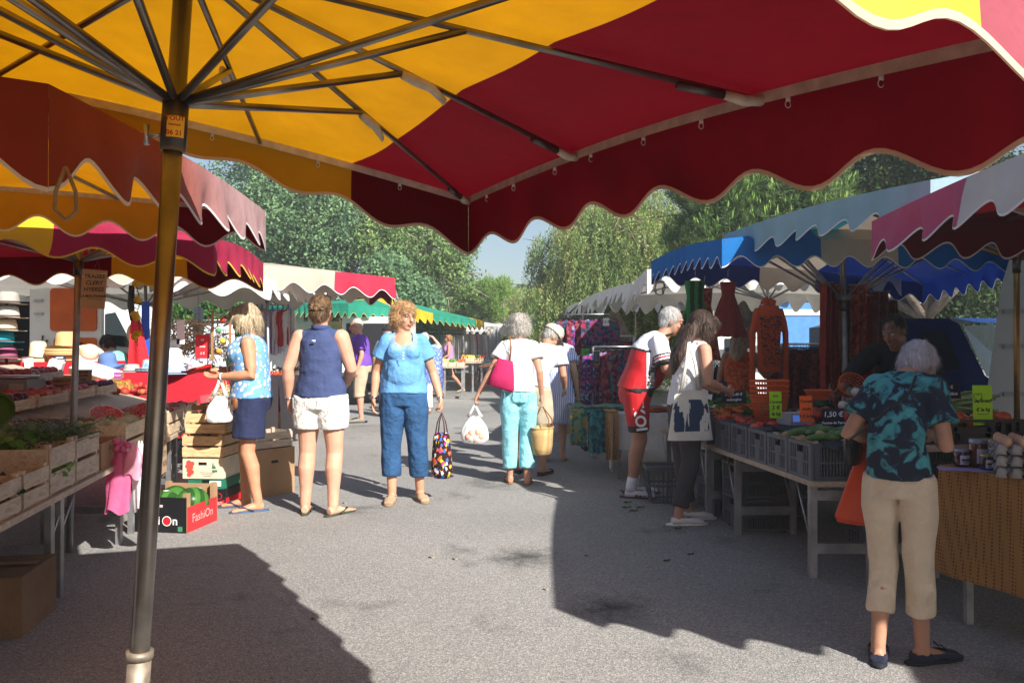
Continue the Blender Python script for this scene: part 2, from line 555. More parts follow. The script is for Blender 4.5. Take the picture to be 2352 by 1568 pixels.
b.tube([h0 + sx * .05 + Vector((0,0,-.02)), h0 + sx * .052, h0 + sx * .05 + Vector((0,0,.02))],[(.006,.006),(.005,.004),(.007,.006)],8)
b.build("thumb_screw", M_alu, cf, world=True)
M_stick = mat("yellow_sticker", (0.75,0.5,0.05), rough=0.4, var=0.05)
M_redink = mat("red_ink", (0.45,0.03,0.02), rough=0.5, var=0)
M_ink = mat("black_marker", (0.03,0.025,0.03), rough=0.6, var=0)
b = MB(); tocam = Vector((0.45,-1,0)).normalized(); sd_ = tocam.cross(Vector((0,0,1))) * -1
pc = on_pole(1.79)
def stk(u, v):
 an = (u - .5) * 1.4 + 0.1
 d = tocam * math.cos(an) + Vector((-tocam.y, tocam.x, 0)) * math.sin(an)
 return on_pole(1.768 + 0.042 * v) + d * 0.0252
b.grid(stk, 8,1); b.build("sticker", M_stick, cf, world=True)
for s_, zz, sz in (("TOUT", 1.804,.013),("Fabricant", 1.792,.006),("06 21", 1.776,.013)):
 d = tocam
 o = on_pole(zz) + d * 0.0262 - f_loc
 writing(s_, frame(o, Vector((-tocam.y, tocam.x, 0)),(0,0,1)), sz, M_redink, cf, bold=0.0003)
b = MB(); b.tube([on_pole(0.0), on_pole(0.745)],0.0225,18); b.tube([on_pole(0.735), on_pole(0.75)],0.026,18)
b.build("lower_leg", mat("rusty_zinc", (0.30,0.25,0.2), rough=0.55, metal=0.6, var=0.4, vs=30), cf, world=True)
for t in (1/3,2/3,1.0):
 e = Ef(0, t); pk = Vector((-.652,1.59,2.13)); dd = (pk - e).normalized()
 MB().tube([e + Vector((0,0,-.02)), e + dd * .05 + Vector((0,0,-.028)), e + dd * .10 + Vector((0,0,-.025))],[(.018,.012),(.016,.013),(.010,.011)],10).build("webbing_pocket", M_tape, cf, world=True)
 MB().tube([e + dd * .10 + Vector((0,0,-.026)), e + dd * .22 + Vector((0,0,-.027))],0.0105,10).build("spring_sleeve", M_steel_d, cf, world=True)
for i, ts in ((0,(.08,.2,.3,.42,.52,.63,.72,.84,.93)),(1,(.12,.25,.4,.55))):
 for t in ts:
  e = Ef(i, t) + Vector((0,0,-.03))
  b = MB(); k = 14
  b.tube([e + Vector((0,0,.008)), e + Vector((0,0,-.006))],(.006,.002),6)
  b.tube([e + Vector((.006 * math.cos(2*PI*q/k),.002,-.012 + .008 * math.sin(2*PI*q/k))) for q in range(k + 1)],.0012,6)
  b.build("hook_loop", M_white_cloth, cf, world=True)
for k, t in ((0,1.0),(0,.66),(1,.35)):      # knotted cord where struts meet ribs
 e = Ef(k, t); pk = Vector((-.652,1.59,2.12))
 mpt = pk.lerp(e, .47) + Vector((0,0,-.02))
 dd = (e - pk).normalized()
 b = MB(); b.tube([mpt - dd * .05, mpt, mpt + dd * .05, mpt + dd * .10 + Vector((0,0,-.02))],[(.009,.012),(.015,.014),(.014,.011),(.005,.012)],9)
 b.build("tie_cloth", M_tape, cf, world=True)
A = Zp(110,192,1.955); B = Zp(610,486,2.17)
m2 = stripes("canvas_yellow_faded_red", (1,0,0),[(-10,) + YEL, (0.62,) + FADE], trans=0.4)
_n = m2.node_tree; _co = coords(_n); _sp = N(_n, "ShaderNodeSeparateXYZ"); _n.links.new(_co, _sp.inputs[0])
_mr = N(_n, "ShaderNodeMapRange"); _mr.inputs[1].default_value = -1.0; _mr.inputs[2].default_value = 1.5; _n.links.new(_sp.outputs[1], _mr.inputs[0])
_fd = ramp(_n, _mr.outputs[0],[(0.0,(.34,.06,.025)),(.40,(.45,.13,.09)),(.72,(.62,.36,.36)),(1,(.66,.42,.42))])  # rust end paints in the shaded, orange-lit near part; pink is faded cloth
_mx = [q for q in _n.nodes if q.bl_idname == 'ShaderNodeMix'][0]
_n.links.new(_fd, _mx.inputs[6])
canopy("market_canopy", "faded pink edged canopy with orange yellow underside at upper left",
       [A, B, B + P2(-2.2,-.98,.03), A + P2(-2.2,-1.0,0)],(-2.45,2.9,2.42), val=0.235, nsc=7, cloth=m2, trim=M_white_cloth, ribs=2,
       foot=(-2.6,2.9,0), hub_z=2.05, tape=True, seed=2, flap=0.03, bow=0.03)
K3c = Vector((-1.87,4.99,2.02)); K3d = Vector((-2.03,6.5,2.02))
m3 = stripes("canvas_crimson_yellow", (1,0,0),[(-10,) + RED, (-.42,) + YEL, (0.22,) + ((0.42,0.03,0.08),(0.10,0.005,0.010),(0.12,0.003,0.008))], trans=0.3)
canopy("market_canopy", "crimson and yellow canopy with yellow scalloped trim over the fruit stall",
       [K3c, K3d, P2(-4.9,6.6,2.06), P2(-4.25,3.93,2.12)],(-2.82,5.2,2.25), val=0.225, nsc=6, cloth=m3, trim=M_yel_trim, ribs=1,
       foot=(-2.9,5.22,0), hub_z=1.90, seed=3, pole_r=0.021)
mw = stripes("canvas_white", (1,0,0),[(-10,) + WHT], trans=0.3)
canopy("market_canopy", "crumpled white canopy behind the crimson one on the left",
       [Zp(618,642,2.15), Zp(748,678,2.10), P2(-7.6,12.4,2.1), P2(-7.4,7.2,2.28)],(-4.7,10.2,2.32), val=0.24, nsc=9, cloth=mw, ribs=1,
       foot=(-4.62,10.1,0), hub_z=1.85, seed=4, flap=0.06, sag=.06, amp=.28)
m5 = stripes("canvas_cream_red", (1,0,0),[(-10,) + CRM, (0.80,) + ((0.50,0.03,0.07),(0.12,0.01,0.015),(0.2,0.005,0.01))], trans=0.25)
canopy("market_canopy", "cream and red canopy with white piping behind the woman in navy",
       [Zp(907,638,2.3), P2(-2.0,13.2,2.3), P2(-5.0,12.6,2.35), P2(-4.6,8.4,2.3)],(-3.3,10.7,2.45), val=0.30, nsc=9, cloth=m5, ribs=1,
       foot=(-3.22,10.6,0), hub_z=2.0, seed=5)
GRN = ((0.03,0.30,0.20),(0.02,0.10,0.06),(0.02,0.25,0.12))
K6a = W(800,697,17.0); K6b = W(1112,737,25.5)
m6 = stripes("canvas_green_yellow", (0.29,0.957,0),[(-10,) + GRN, (-1.2,) + YEL, (.6,) + GRN, (4.0,) + YEL], trans=0.25)
canopy("market_canopy", "long green canopy with yellow panels and trim in the distance",
       [K6a, K6b, K6b + P2(-3.2,1.6,0), K6a + P2(-3.0,1.8,0)],(-3.4,21.6,2.62), val=0.30, nsc=20, cloth=m6, trim=M_yel_trim, ribs=2,
       foot=(-2.8,21.0,0), hub_z=1.95, seed=6, sag=.05, pole_r=.03)
for i, (x, y, z, lb) in enumerate(((-1.0,29,2.0, "small white canopy beyond the green one by the row of hanging dresses"),
                                   (0.55,27,2.15, "low white canopy far down the aisle behind the grey haired woman"))):
 canopy("market_canopy", lb, [P2(x - .6, y - 1.2, z), P2(x + .9, y - 1.2, z), P2(x + 1.1, y + 1.4, z), P2(x - .8, y + 1.4, z)][::1],
           (x, y, z + .25), val=0.35, nsc=6, cloth=mw, ribs=1, seed=10 + i, flap=.06)
PNK = ((0.62,0.10,0.22),(0.10,0.005,0.008),(0.12,0.003,0.006))
m_r1 = stripes("canvas_pink_white_red", (0,1,0),[(-10,) + ((0.72,0.70,0.70),(0.10,0.005,0.008),(0.12,0.003,0.006)),(0.33,) + PNK], trans=0.3)
canopy("market_canopy", "pink and white edged canopy with dark red underside at the right edge",
       [P2(2.02,1.80,2.10), P2(4.6,0.9,2.1), P2(4.9,5.3,2.12), P2(2.26,5.0,2.13)],(3.2,3.4,2.32), val=0.24, nsc=8, cloth=m_r1, ribs=2,
       foot=(3.3,3.4,0), hub_z=1.95, seed=20, flap=0.05)
LBL = ((0.30,0.46,0.52),(0.02,0.13,0.19),(0.03,0.22,0.30))
m_r2 = stripes("canvas_pale_blue", (1,0,0),[(-10,) + LBL, (-.55,) + CRM, (.15,) + LBL], trans=0.22)
canopy("market_canopy", "faded pale blue canopy above the vegetable stall on the right",
       [P2(2.55,4.85,2.36), P2(7.4,4.8,2.36), P2(7.5,7.3,2.36), P2(1.98,7.45,2.38)],(3.55,5.6,2.62), val=0.25, nsc=8, cloth=m_r2, ribs=2,
       foot=(3.52,5.55,0), hub_z=1.95, seed=21, flap=0.05, rib_m=mat("gold_anodised_pole", (0.35,0.20,0.07), rough=0.35, metal=0.8, var=.2))
BLU = ((0.01,0.17,0.52),(0.004,0.014,0.09),(0.005,0.022,0.15))
m_r3 = stripes("canvas_bright_blue", (1,0,0),[(-10,) + BLU, (-.35,) + CRM, (.35,) + BLU], trans=0.3)
canopy("market_canopy", "bright blue canopy with a cream panel and white piping on the right",
       [P2(1.82,6.9,2.27), P2(5.1,7.2,2.2), P2(4.85,9.4,2.08), Zp(1496,600,2.22)],(3.05,7.35,2.45), val=0.24, nsc=10, cloth=m_r3, ribs=2,
       foot=(3.02,7.2,0), hub_z=1.75, seed=22, flap=0.02, pole_r=0.026)
canopy("market_canopy", "white canopy over the scarf and dress stall on the right",
       [P2(1.52,8.95,2.2), P2(4.5,9.2,2.2), P2(4.9,12.0,2.1), P2(1.64,11.5,2.06)],(3.3,10.3,2.42), val=0.27, nsc=10, cloth=mw, ribs=2,
       foot=(3.25,10.0,0), hub_z=1.92, seed=23, flap=0.05, sag=.05, amp=.3)
canopy("market_canopy", "white canopy with a domed end beyond the dress stall",
       [P2(1.85,12.2,2.3), P2(4.6,12.5,2.3), P2(4.8,16,2.3), Zp(1338,688,2.24)],(3.1,13.9,2.66), val=0.28, nsc=10, cloth=mw, ribs=1,
       seed=24, flap=0.05, hub_z=2.0, amp=.3)
canopy("market_canopy", "farthest white canopy with fringed edge on the right side",
       [P2(1.75,17.5,2.36), P2(5.2,18,2.36), P2(5.0,22.5,2.3), Zp(1278,716,2.27)],(3.1,20,2.6), val=0.32, nsc=14, cloth=mw, ribs=1,
       seed=25, flap=0.05, amp=.3)
TUR = ((0.03,0.42,0.58),(0.01,0.16,0.24),(0.02,0.25,0.35))
m_r7 = stripes("canvas_turquoise", (1,0,0),[(-10,) + TUR], trans=0.2)
canopy("market_canopy", "turquoise canopy glimpsed behind the cyclist",
       [P2(2.6,23.4,2.02), P2(6.2,23.4,2.02), P2(6.2,26,2.0), P2(2.6,26,2.0)],(4.4,24.6,2.2), val=0.35, nsc=10, cloth=m_r7, ribs=1, seed=26)
canopy("market_canopy", "flat white canopy far beyond the man in the cap",
       [P2(1.6,24,2.0), P2(2.5,24,2.0), P2(2.5,26.5,2.0), P2(1.6,26.5,2.0)],(2.05,25.2,2.2), val=0.3, nsc=5, cloth=mw, ribs=1, seed=27)
canopy("market_canopy", "canopy to the right of the camera shading the honey table",
       [P2(3.0,-1.6,2.2), P2(6.5,-1.6,2.2), P2(6.5,1.3,2.2), P2(3.6,1.1,2.2)],(4.8,-.2,2.5), val=0.24, nsc=8, cloth=mw, ribs=1, seed=40)
canopy("market_canopy", "canopy behind the honey table at the far right",
       [P2(5.2,1.6,2.2), P2(8.2,1.6,2.2), P2(8.2,4.9,2.2), P2(5.2,4.9,2.2)],(6.7,3.2,2.5), val=0.24, nsc=8, cloth=mw, ribs=1, seed=41)
for i, (x, y, zz) in enumerate(((-4.6,1.2,2.15),(-6.2,3.9,2.2),(-3.2,-1.6,2.2),(-6.4,-1.2,2.2),(-.9,-2.6,2.3),(1.6,-3.4,2.3))):  # more market canopies out of view, added to keep sky light off the shade
 canopy("market_canopy", ("canopy added left of the camera beside the yellow and red one, blocking sky light", "canopy added out of view beyond the left fruit stall, blocking sky light", "canopy added behind the camera on the left, blocking sky light", "second canopy added behind the camera on the far left, blocking sky light", "canopy added directly behind the photographer, blocking sky light", "canopy added behind the photographer to the right, blocking sky light")[i],
           [P2(x - 1.3, y - 1.3, zz), P2(x + 1.3, y - 1.3, zz), P2(x + 1.3, y + 1.25, zz), P2(x - 1.3, y + 1.25, zz)],(x, y, zz + .3), val=0.24, nsc=8, cloth=m3 if i % 2 else mw, ribs=1, seed=50 + i)
M_tarp = mat("dark_red_tarpaulin", (.10,.02,.02), rough=.8, bump=.5, bs=8, bd=.05); M_tarp2 = mat("grey_tarpaulin", (.16,.16,.17), rough=.8, bump=.5, bs=8, bd=.05)
def tarp(label, p, q, z0, z1, m, seed):  # unseen sheets added around the stalls to keep sky light out
 p = Vector(p); q = Vector(q); d = q - p; nrm = Vector((-d.y, d.x, 0)).normalized()
 T = thing("tarpaulin", label, "tarpaulin", (p.x, p.y, 0))
 b = MB(); b.grid(lambda u, v: p + d * u + nrm * (.05 * math.sin(u * 22 + seed) + .08 * mnoise.noise(Vector((u * 5, v * 2, seed)))) + Vector((0,0, z0 + (z1 - z0) * v)),60,10)
 b.build("tarpaulin_sheet", m, T, world=True); b = MB(); b.tube([p + Vector((0,0, z1)), q + Vector((0,0, z1))],.015,8); b.build("top_pole", M_alu_d, T, world=True)
tarp("dark red sheet added out of view left of the fruit stall, blocking sky light", (-5.4,.2,0),(-5.5,5.2,0),.05,2.1, M_tarp, 1)
tarp("grey sheet added out of view left of the camera, blocking sky light", (-5.3,.1,0),(-3.0,-1.2,0),.05,2.1, M_tarp2,2)
tarp("grey sheet added behind the honey table, out of view, blocking sky light", (5.2,.2,0),(5.3,5.2,0),.05,2.1, M_tarp2,3)
tarp("dark red sheet added behind the photographer, blocking sky light", (-2.9,-1.9,0),(.6,-3.4,0),.05,2.2, M_tarp, 4)
# ================================================================ trees
def leaf_mat(name, dark, light, tip, trans=0.38, scale=0.9):
 m, n, b = _new(name)
 co = coords(n)
 t = N(n, "ShaderNodeTexNoise", Scale=scale, Detail=3.0); n.links.new(co, t.inputs["Vector"])
 base = ramp(n, t.outputs[0],[(0.32, dark),(0.52, light),(0.72, tip)])
 geo = n.nodes.new("ShaderNodeNewGeometry")
 mr = N(n, "ShaderNodeMapRange"); mr.inputs[3].default_value = 0.55; mr.inputs[4].default_value = 1.45
 n.links.new(geo.outputs["Random Per Island"], mr.inputs[0])
 vm = n.nodes.new("ShaderNodeVectorMath"); vm.operation = 'SCALE'
 n.links.new(base, vm.inputs[0]); n.links.new(mr.outputs[0], vm.inputs["Scale"])
 n.links.new(vm.outputs[0], b.inputs["Base Color"])
 b.inputs["Roughness"].default_value = 0.6; b.inputs["Specular IOR Level"].default_value = 0.25
 tr = n.nodes.new("ShaderNodeBsdfTranslucent"); n.links.new(vm.outputs[0], tr.inputs[0])
 mx = N(n, "ShaderNodeMixShader", Fac=trans)
 n.links.new(b.outputs[0], mx.inputs[1]); n.links.new(tr.outputs[0], mx.inputs[2])
 n.links.new(mx.outputs[0], n.nodes["Material Output"].inputs[0])
 return m
def quads(name, P, A, Bv, m, parent, fold=0.25):
 """rhombic leaves at P with half axes A (length) and Bv (width)"""
 k = len(P)
 v = np.empty((k, 4,3))
 v[:, 0] = P - A; v[:, 1] = P + Bv; v[:, 2] = P + A; v[:, 3] = P - Bv
 me = bpy.data.meshes.new(name)
 me.vertices.add(4 * k); me.vertices.foreach_set("co", v.reshape(-1))
 me.loops.add(4 * k); me.loops.foreach_set("vertex_index", np.arange(4 * k, dtype=np.int32))
 me.polygons.add(k)
 me.polygons.foreach_set("loop_start", np.arange(0,4 * k, 4, dtype=np.int32))
 me.polygons.foreach_set("loop_total", np.full(k, 4, dtype=np.int32))
 me.update(calc_edges=True)
 me.materials.append(m)
 ob = bpy.data.objects.new(name, me); COL.objects.link(ob)
 if parent is not None: ob.parent = parent
 return ob
def unit(a): return a / np.maximum(np.linalg.norm(a, axis=1, keepdims=True),1e-9)
def crown_points(rng, blobs, n, shell=0.55, gap=0.0):
 vol = np.array([r[0] * r[1] * r[2] for c, r in blobs]) ** 0.75
 idx = rng.choice(len(blobs), n, p=vol / vol.sum())
 d = unit(rng.normal(size=(n, 3)))
 rad = shell + (1 - shell) * rng.random(n) ** 0.7
 c = np.array([b[0] for b in blobs])[idx]; r = np.array([b[1] for b in blobs])[idx]
 return c + d * r * rad[:, None], d
def blobs_for(rng, c, r, k, br=0.38, low=-0.4):
 """sub-crowns scattered over an ellipsoid"""
 out = []
 for i in range(k):
  d = rng.normal(size=3); d /= np.linalg.norm(d)
  if d[2] < low: d[2] = -d[2] * .5
  q = 0.35 + 0.5 * rng.random()
  cc = np.array(c) + d * np.array(r) * q
  s = br * (0.6 + 0.8 * rng.random())
  out.append((cc, np.array([r[0] * s, r[1] * s, r[2] * s * .8])))
 return out
M_bark = mat("grey_bark", (0.16,0.13,0.10), rough=0.9, var=0.4, vs=6, bump=0.8, bs=25, bd=.03)
M_bark_l = mat("pale_bark", (0.38,0.34,0.27), rough=0.9, var=0.25, vs=6, bump=0.6, bs=25, bd=.03)
def trunk_of(rng, base, blobs, parent, r0=0.16, m=None, twigs=0):
 b = MB()
 base = Vector(base); top = Vector(np.mean([q[0] for q in blobs], axis=0))
 fork = base.lerp(top, 0.45) + Vector((rng.normal() * .2, rng.normal() * .2,0))
 b.tube([base, base.lerp(fork, .5) + Vector((rng.normal() * .1,0,0)), fork],[r0 * 1.3, r0, r0 * .8],10)
 for c, r in blobs:
  c = Vector(c); mid = fork.lerp(c, .5) + Vector((rng.normal() * .25, rng.normal() * .25,-.15))
  b.tube([fork, mid, c],[r0 * .5, r0 * .32, r0 * .12],6)
  for k in range(twigs):
   e = c + Vector(rng.normal(size=3) * np.array(r) * .7)
   b.tube([mid.lerp(c, .4), c.lerp(e, .5) + Vector((0,0,.1)), e],[r0 * .16, r0 * .1, r0 * .03],4)
 return b.build("trunk", m or M_bark, parent, world=True)
def tree_feather(name, label, base, c, r, n, mt, seed, leaf=0.13, k=16, group="trees beyond the market", twigs=3, bark=None, r0=.16, cat="tree"):
 rng = np.random.default_rng(seed)
 T = thing(name, label, cat, base, group=group)
 bl = blobs_for(rng, c, r, k)
 trunk_of(rng, base, bl, T, r0, bark, twigs)
 nc = n // 14
 P, d = crown_points(rng, bl, nc)
 PP = np.repeat(P, 14, axis=0) + rng.normal(size=(nc * 14,3)) * leaf * 1.0
 dd = unit(np.repeat(d, 14, axis=0) * .9 + rng.normal(size=(nc * 14,3)) * .7)
 A = unit(np.cross(dd, rng.normal(size=dd.shape))) * (leaf * (.6 + .6 * rng.random((len(dd),1))))
 Bv = unit(np.cross(dd, A)) * leaf * .28
 PP -= np.array(base)
 quads("crown", PP, A * .5, Bv, mt, T)
 return T
def tree_weeping(name, label, base, c, r, n, mt, mt2, seed, leaf=0.09, k=18, group="trees beyond the market"):
 rng = np.random.default_rng(seed)
 T = thing(name, label, "tree", base, group=group)
 bl = blobs_for(rng, c, r, k, br=.30, low=-.9)
 trunk_of(rng, base, bl, T, .2, M_bark, 5)
 L = 16
 ns = n // L
 P, d = crown_points(rng, bl, ns, .5)
 s = np.tile(np.arange(L), ns) / L
 P0 = np.repeat(P, L, axis=0); d0 = np.repeat(d, L, axis=0)
 ln = np.repeat(.35 + .6 * rng.random(ns), L)
 hang = np.stack([d0[:, 0] * .35 * s * ln, d0[:, 1] * .35 * s * ln, -(s ** 1.2) * ln],1)
 PP = P0 + hang + rng.normal(size=P0.shape) * .025
 side = unit(rng.normal(size=P0.shape) * np.array([1,1,.25]))
 A = (side * .6 + np.array([0,0,-.8])) * leaf * .55
 Bv = unit(np.cross(A, rng.normal(size=A.shape))) * leaf * .11
 PP -= np.array(base)
 pick = np.repeat(rng.random(ns) < .80, L)
 quads("crown", PP[pick], A[pick], Bv[pick], mt, T)
 q = ~pick
 quads("blossom_clusters", PP[q] * 1.0, unit(rng.normal(size=A[q].shape)) * .045, unit(rng.normal(size=A[q].shape)) * .03, mt2, T)
 return T
def tree_pine(name, label, base, c, r, n, mt, mt2, seed, k=18, needle=.11, group="trees beyond the market"):
 rng = np.random.default_rng(seed)
 T = thing(name, label, "tree", base, group=group)
 bl = blobs_for(rng, c, r, k, br=.33)
 trunk_of(rng, base, bl, T, .18, M_bark, 3)
 Ln = 26
 nt_ = n // Ln
 P, d = crown_points(rng, bl, nt_, .55)
 tipd = unit(d * .8 + np.array([0,0,.7]) + rng.normal(size=d.shape) * .25)
 P0 = np.repeat(P, Ln, axis=0); t0 = np.repeat(tipd, Ln, axis=0)
 a = unit(t0 * .9 + rng.normal(size=t0.shape) * .75)
 ln = needle * (.7 + .5 * rng.random((len(a),1)))
 s = rng.random((len(a),1)) * .22
 PP = P0 - t0 * s + a * ln * .5
 Bv = unit(np.cross(a, rng.normal(size=a.shape))) * .0075
 quads("crown", PP - np.array(base), a * ln * .5, Bv, mt, T)
 q = rng.random(nt_) < .5
 Pc = P[q]; tc = unit(tipd[q] + np.array([0,0,1.3]))
 Pc = np.repeat(Pc, 3, axis=0); tc = np.repeat(tc, 3, axis=0)
 Pc = Pc + tc * .07 + rng.normal(size=Pc.shape) * .02
 quads("shoot_tips", Pc - np.array(base), tc * .065, unit(np.cross(tc, rng.normal(size=tc.shape))) * .014, mt2, T)
 return T
L_aca = leaf_mat("leaves_blue_green", (0.09,0.18,0.09),(0.17,0.29,0.14),(0.28,0.41,0.19), scale=1.3)
L_acb = leaf_mat("leaves_mid_green", (0.10,0.18,0.06),(0.19,0.30,0.09),(0.32,0.42,0.14), scale=1.2)
L_pep = leaf_mat("leaves_pepper_tree", (0.14,0.23,0.07),(0.24,0.35,0.10),(0.36,0.44,0.15), scale=.9)
L_blo = leaf_mat("blossom_ochre", (0.22,0.27,0.10),(0.33,0.34,0.13),(0.42,0.38,0.16), scale=.8)
L_pin = leaf_mat("needles_dark_green", (0.05,0.10,0.03),(0.10,0.17,0.05),(0.17,0.25,0.08), scale=1.3)
L_pit = leaf_mat("needles_fresh", (0.16,0.28,0.06),(0.22,0.36,0.08),(0.3,0.42,0.12))
L_oak = leaf_mat("leaves_dark_oak", (0.015,0.035,0.012),(0.03,0.06,0.018),(0.08,0.13,0.03), scale=1.4)
L_hed = leaf_mat("leaves_hedge", (0.05,0.13,0.03),(0.09,0.21,0.05),(0.15,0.28,0.07), scale=2)
tree_feather("acacia_tree", "tall blue green feathery tree behind the pink edged canopy", (-7.4,26,0),(-7.2,26,4.6),(3.4,2.6,3.6),90000, L_aca, 1, k=24)
tree_feather("acacia_tree", "mid green tree with bare grey branches showing, behind the cream and red canopy", (-3.6,28,0),(-4.3,28,4.3),(3.2,2.4,3.2),52000, L_acb, 2, k=20, twigs=26, bark=M_bark_l)
tree_feather("acacia_tree", "rounded blue green tree left of the patch of sky", (-3.5,25,0),(-3.5,25,2.4),(1.75,1.7,1.8),55000, L_aca, 3, k=20)
tree_feather("acacia_tree", "far left green tree seen between the left canopies", (-13.5,28,0),(-13,28,4.4),(4.0,3,3.8),50000, L_acb, 4, k=18)
tree_pine("young_pine", "small bright green pine below the patch of sky", (-1.0,29,0),(-1.0,29,2.7),(1.4,1.2,1.8),34000, L_pit, L_pit, 5, k=12, needle=.2)
tree_weeping("pepper_tree", "drooping yellow green pepper tree in the middle distance", (3.1,22,0),(3.15,22,3.1),(2.75,2.3,2.9),360000, L_pep, L_blo, 6, k=64)
tree_weeping("pepper_tree", "lower pepper tree with ochre blossom behind the far white canopies", (0.4,33,0),(0.1,33,2.2),(3.6,2.4,2.3),170000, L_pep, L_blo, 7, k=40)
tree_pine("pine_tree", "bushy dark pine with bright upright shoots above the blue canopy", (4.4,14.5,0),(4.6,14.5,3.5),(1.75,1.6,1.75),200000, L_pin, L_pit, 8, k=46, needle=.15)
tree_feather("evergreen_oak", "dark evergreen oak above the pale blue canopy", (7.6,14.5,0),(7.6,14.8,3.5),(2.6,2.0,2.5),80000, L_oak, 9, leaf=.09, k=24)
tree_feather("evergreen_oak", "dark leafy tree behind the blue van", (9.5,17,0),(9.6,17,1.7),(4.6,1.6,1.7),60000, L_oak, 10, leaf=.12, k=24)
tree_feather("acacia_tree", "green bushes behind the green canopy", (-5.2,31,0),(-5.2,31,1.6),(4.6,1.6,1.4),30000, L_acb, 11, k=16, cat="bushes")
tree_feather("evergreen_oak", "shaded tree at the far end of the right hand row", (7.2,30,0),(7.0,30,2.2),(4.5,2,2.4),40000, L_acb, 12, k=16)
def far_wood():
 rng = np.random.default_rng(77); k = 130000
 x = rng.uniform(-45,45, k); hh = 3.6 + 1.2 * np.sin(x * .35) + .8 * np.sin(x * 1.1 + 2) + .5 * np.sin(x * 2.3)
 z = hh * rng.random(k) ** .8; y = 44 + rng.normal(size=k) * .6 - 1.2 * np.sin(x * 1.7 + z)
 P = np.stack([x, y, z],1); A = unit(rng.normal(size=(k, 3))) * .16; B_ = unit(np.cross(A, rng.normal(size=A.shape))) * .09
 o = quads("far_wood", P, A, B_, L_acb, None)
 tag(o, "far wood closing the view behind the market", kind="stuff")
far_wood()
b = MB(); b.tube([W(1455,905,19), W(1445,800,19), W(1418,740,19), W(1408,715,19)],[.20,.17,.14,.12],10)
o_ = b.build("leaning_trunk", M_bark); tag(o_, "dark leaning tree trunk in front of the turquoise canopy", "tree trunk")
def hedge():
 rng = np.random.default_rng(21)
 k = 26000
 T = thing("hedge", "clipped bright green hedge behind the left stalls", "hedge", (-8.5,17.5,0))
 P = np.stack([rng.uniform(-8,3.0, k), rng.normal(size=k) * .12, rng.random(k) * 2.32 + rng.normal(size=k) * .05],1)
 P[:, 1] += -.35
 A = unit(rng.normal(size=(k, 3)) + np.array([0,-.2,.6])) * .085; Bv = unit(np.cross(A, rng.normal(size=A.shape))) * .022
 quads("hedge_leaves", P, A, Bv, L_hed, T)
 MB().box((-2.55,0.05,1.1),(10.9,.5,2.2)).build("hedge_core", L_oak, T)
hedge()
def haze():  # scattering volume added to imitate a pale lens-flare veil
 b = MB(); b.box((0,28,8.5),(130,74,19)); m = bpy.data.materials.new("light_haze"); m.use_nodes = True; n = m.node_tree
 n.nodes.remove(n.nodes["Principled BSDF"]); v = n.nodes.new("ShaderNodeVolumePrincipled"); v.inputs["Density"].default_value = .0026; v.inputs["Color"].default_value = (.85,.9,1,1)
 n.links.new(v.outputs[0], n.nodes["Material Output"].inputs["Volume"])
 o = b.build("haze", m, smooth=False); tag(o, "thin haze added over the market to imitate the lens veil", kind="stuff")
haze()
# ================================================================ people
def skin_mat(name, col):
 return mat(name, col, rough=0.55, var=0.10, vs=14, bump=0.08, bs=90, spec=0.35, sss=0.06)
def hair_mat(name, dark, light, sc=70, stretch=(1,1,.12)):
 if name in MATS: return MATS[name]
 m, n, b = _new(name)
 co = coords(n); mp = N(n, "ShaderNodeMapping"); mp.inputs["Scale"].default_value = stretch
 n.links.new(co, mp.inputs[0])
 t = N(n, "ShaderNodeTexNoise", Scale=sc, Detail=6.0); n.links.new(mp.outputs[0], t.inputs["Vector"])
 c = ramp(n, t.outputs[0],[(0.3, dark),(0.55, tuple((a + q) / 2 for a, q in zip(dark, light))),(0.72, light)])
 n.links.new(c, b.inputs["Base Color"])
 b.inputs["Roughness"].default_value = 0.5; b.inputs["Specular IOR Level"].default_value = 0.3
 bp = N(n, "ShaderNodeBump", Strength=0.9, Distance=0.012); n.links.new(t.outputs[0], bp.inputs["Height"])
 n.links.new(bp.outputs[0], b.inputs["Normal"])
 MATS[name] = m
 return m
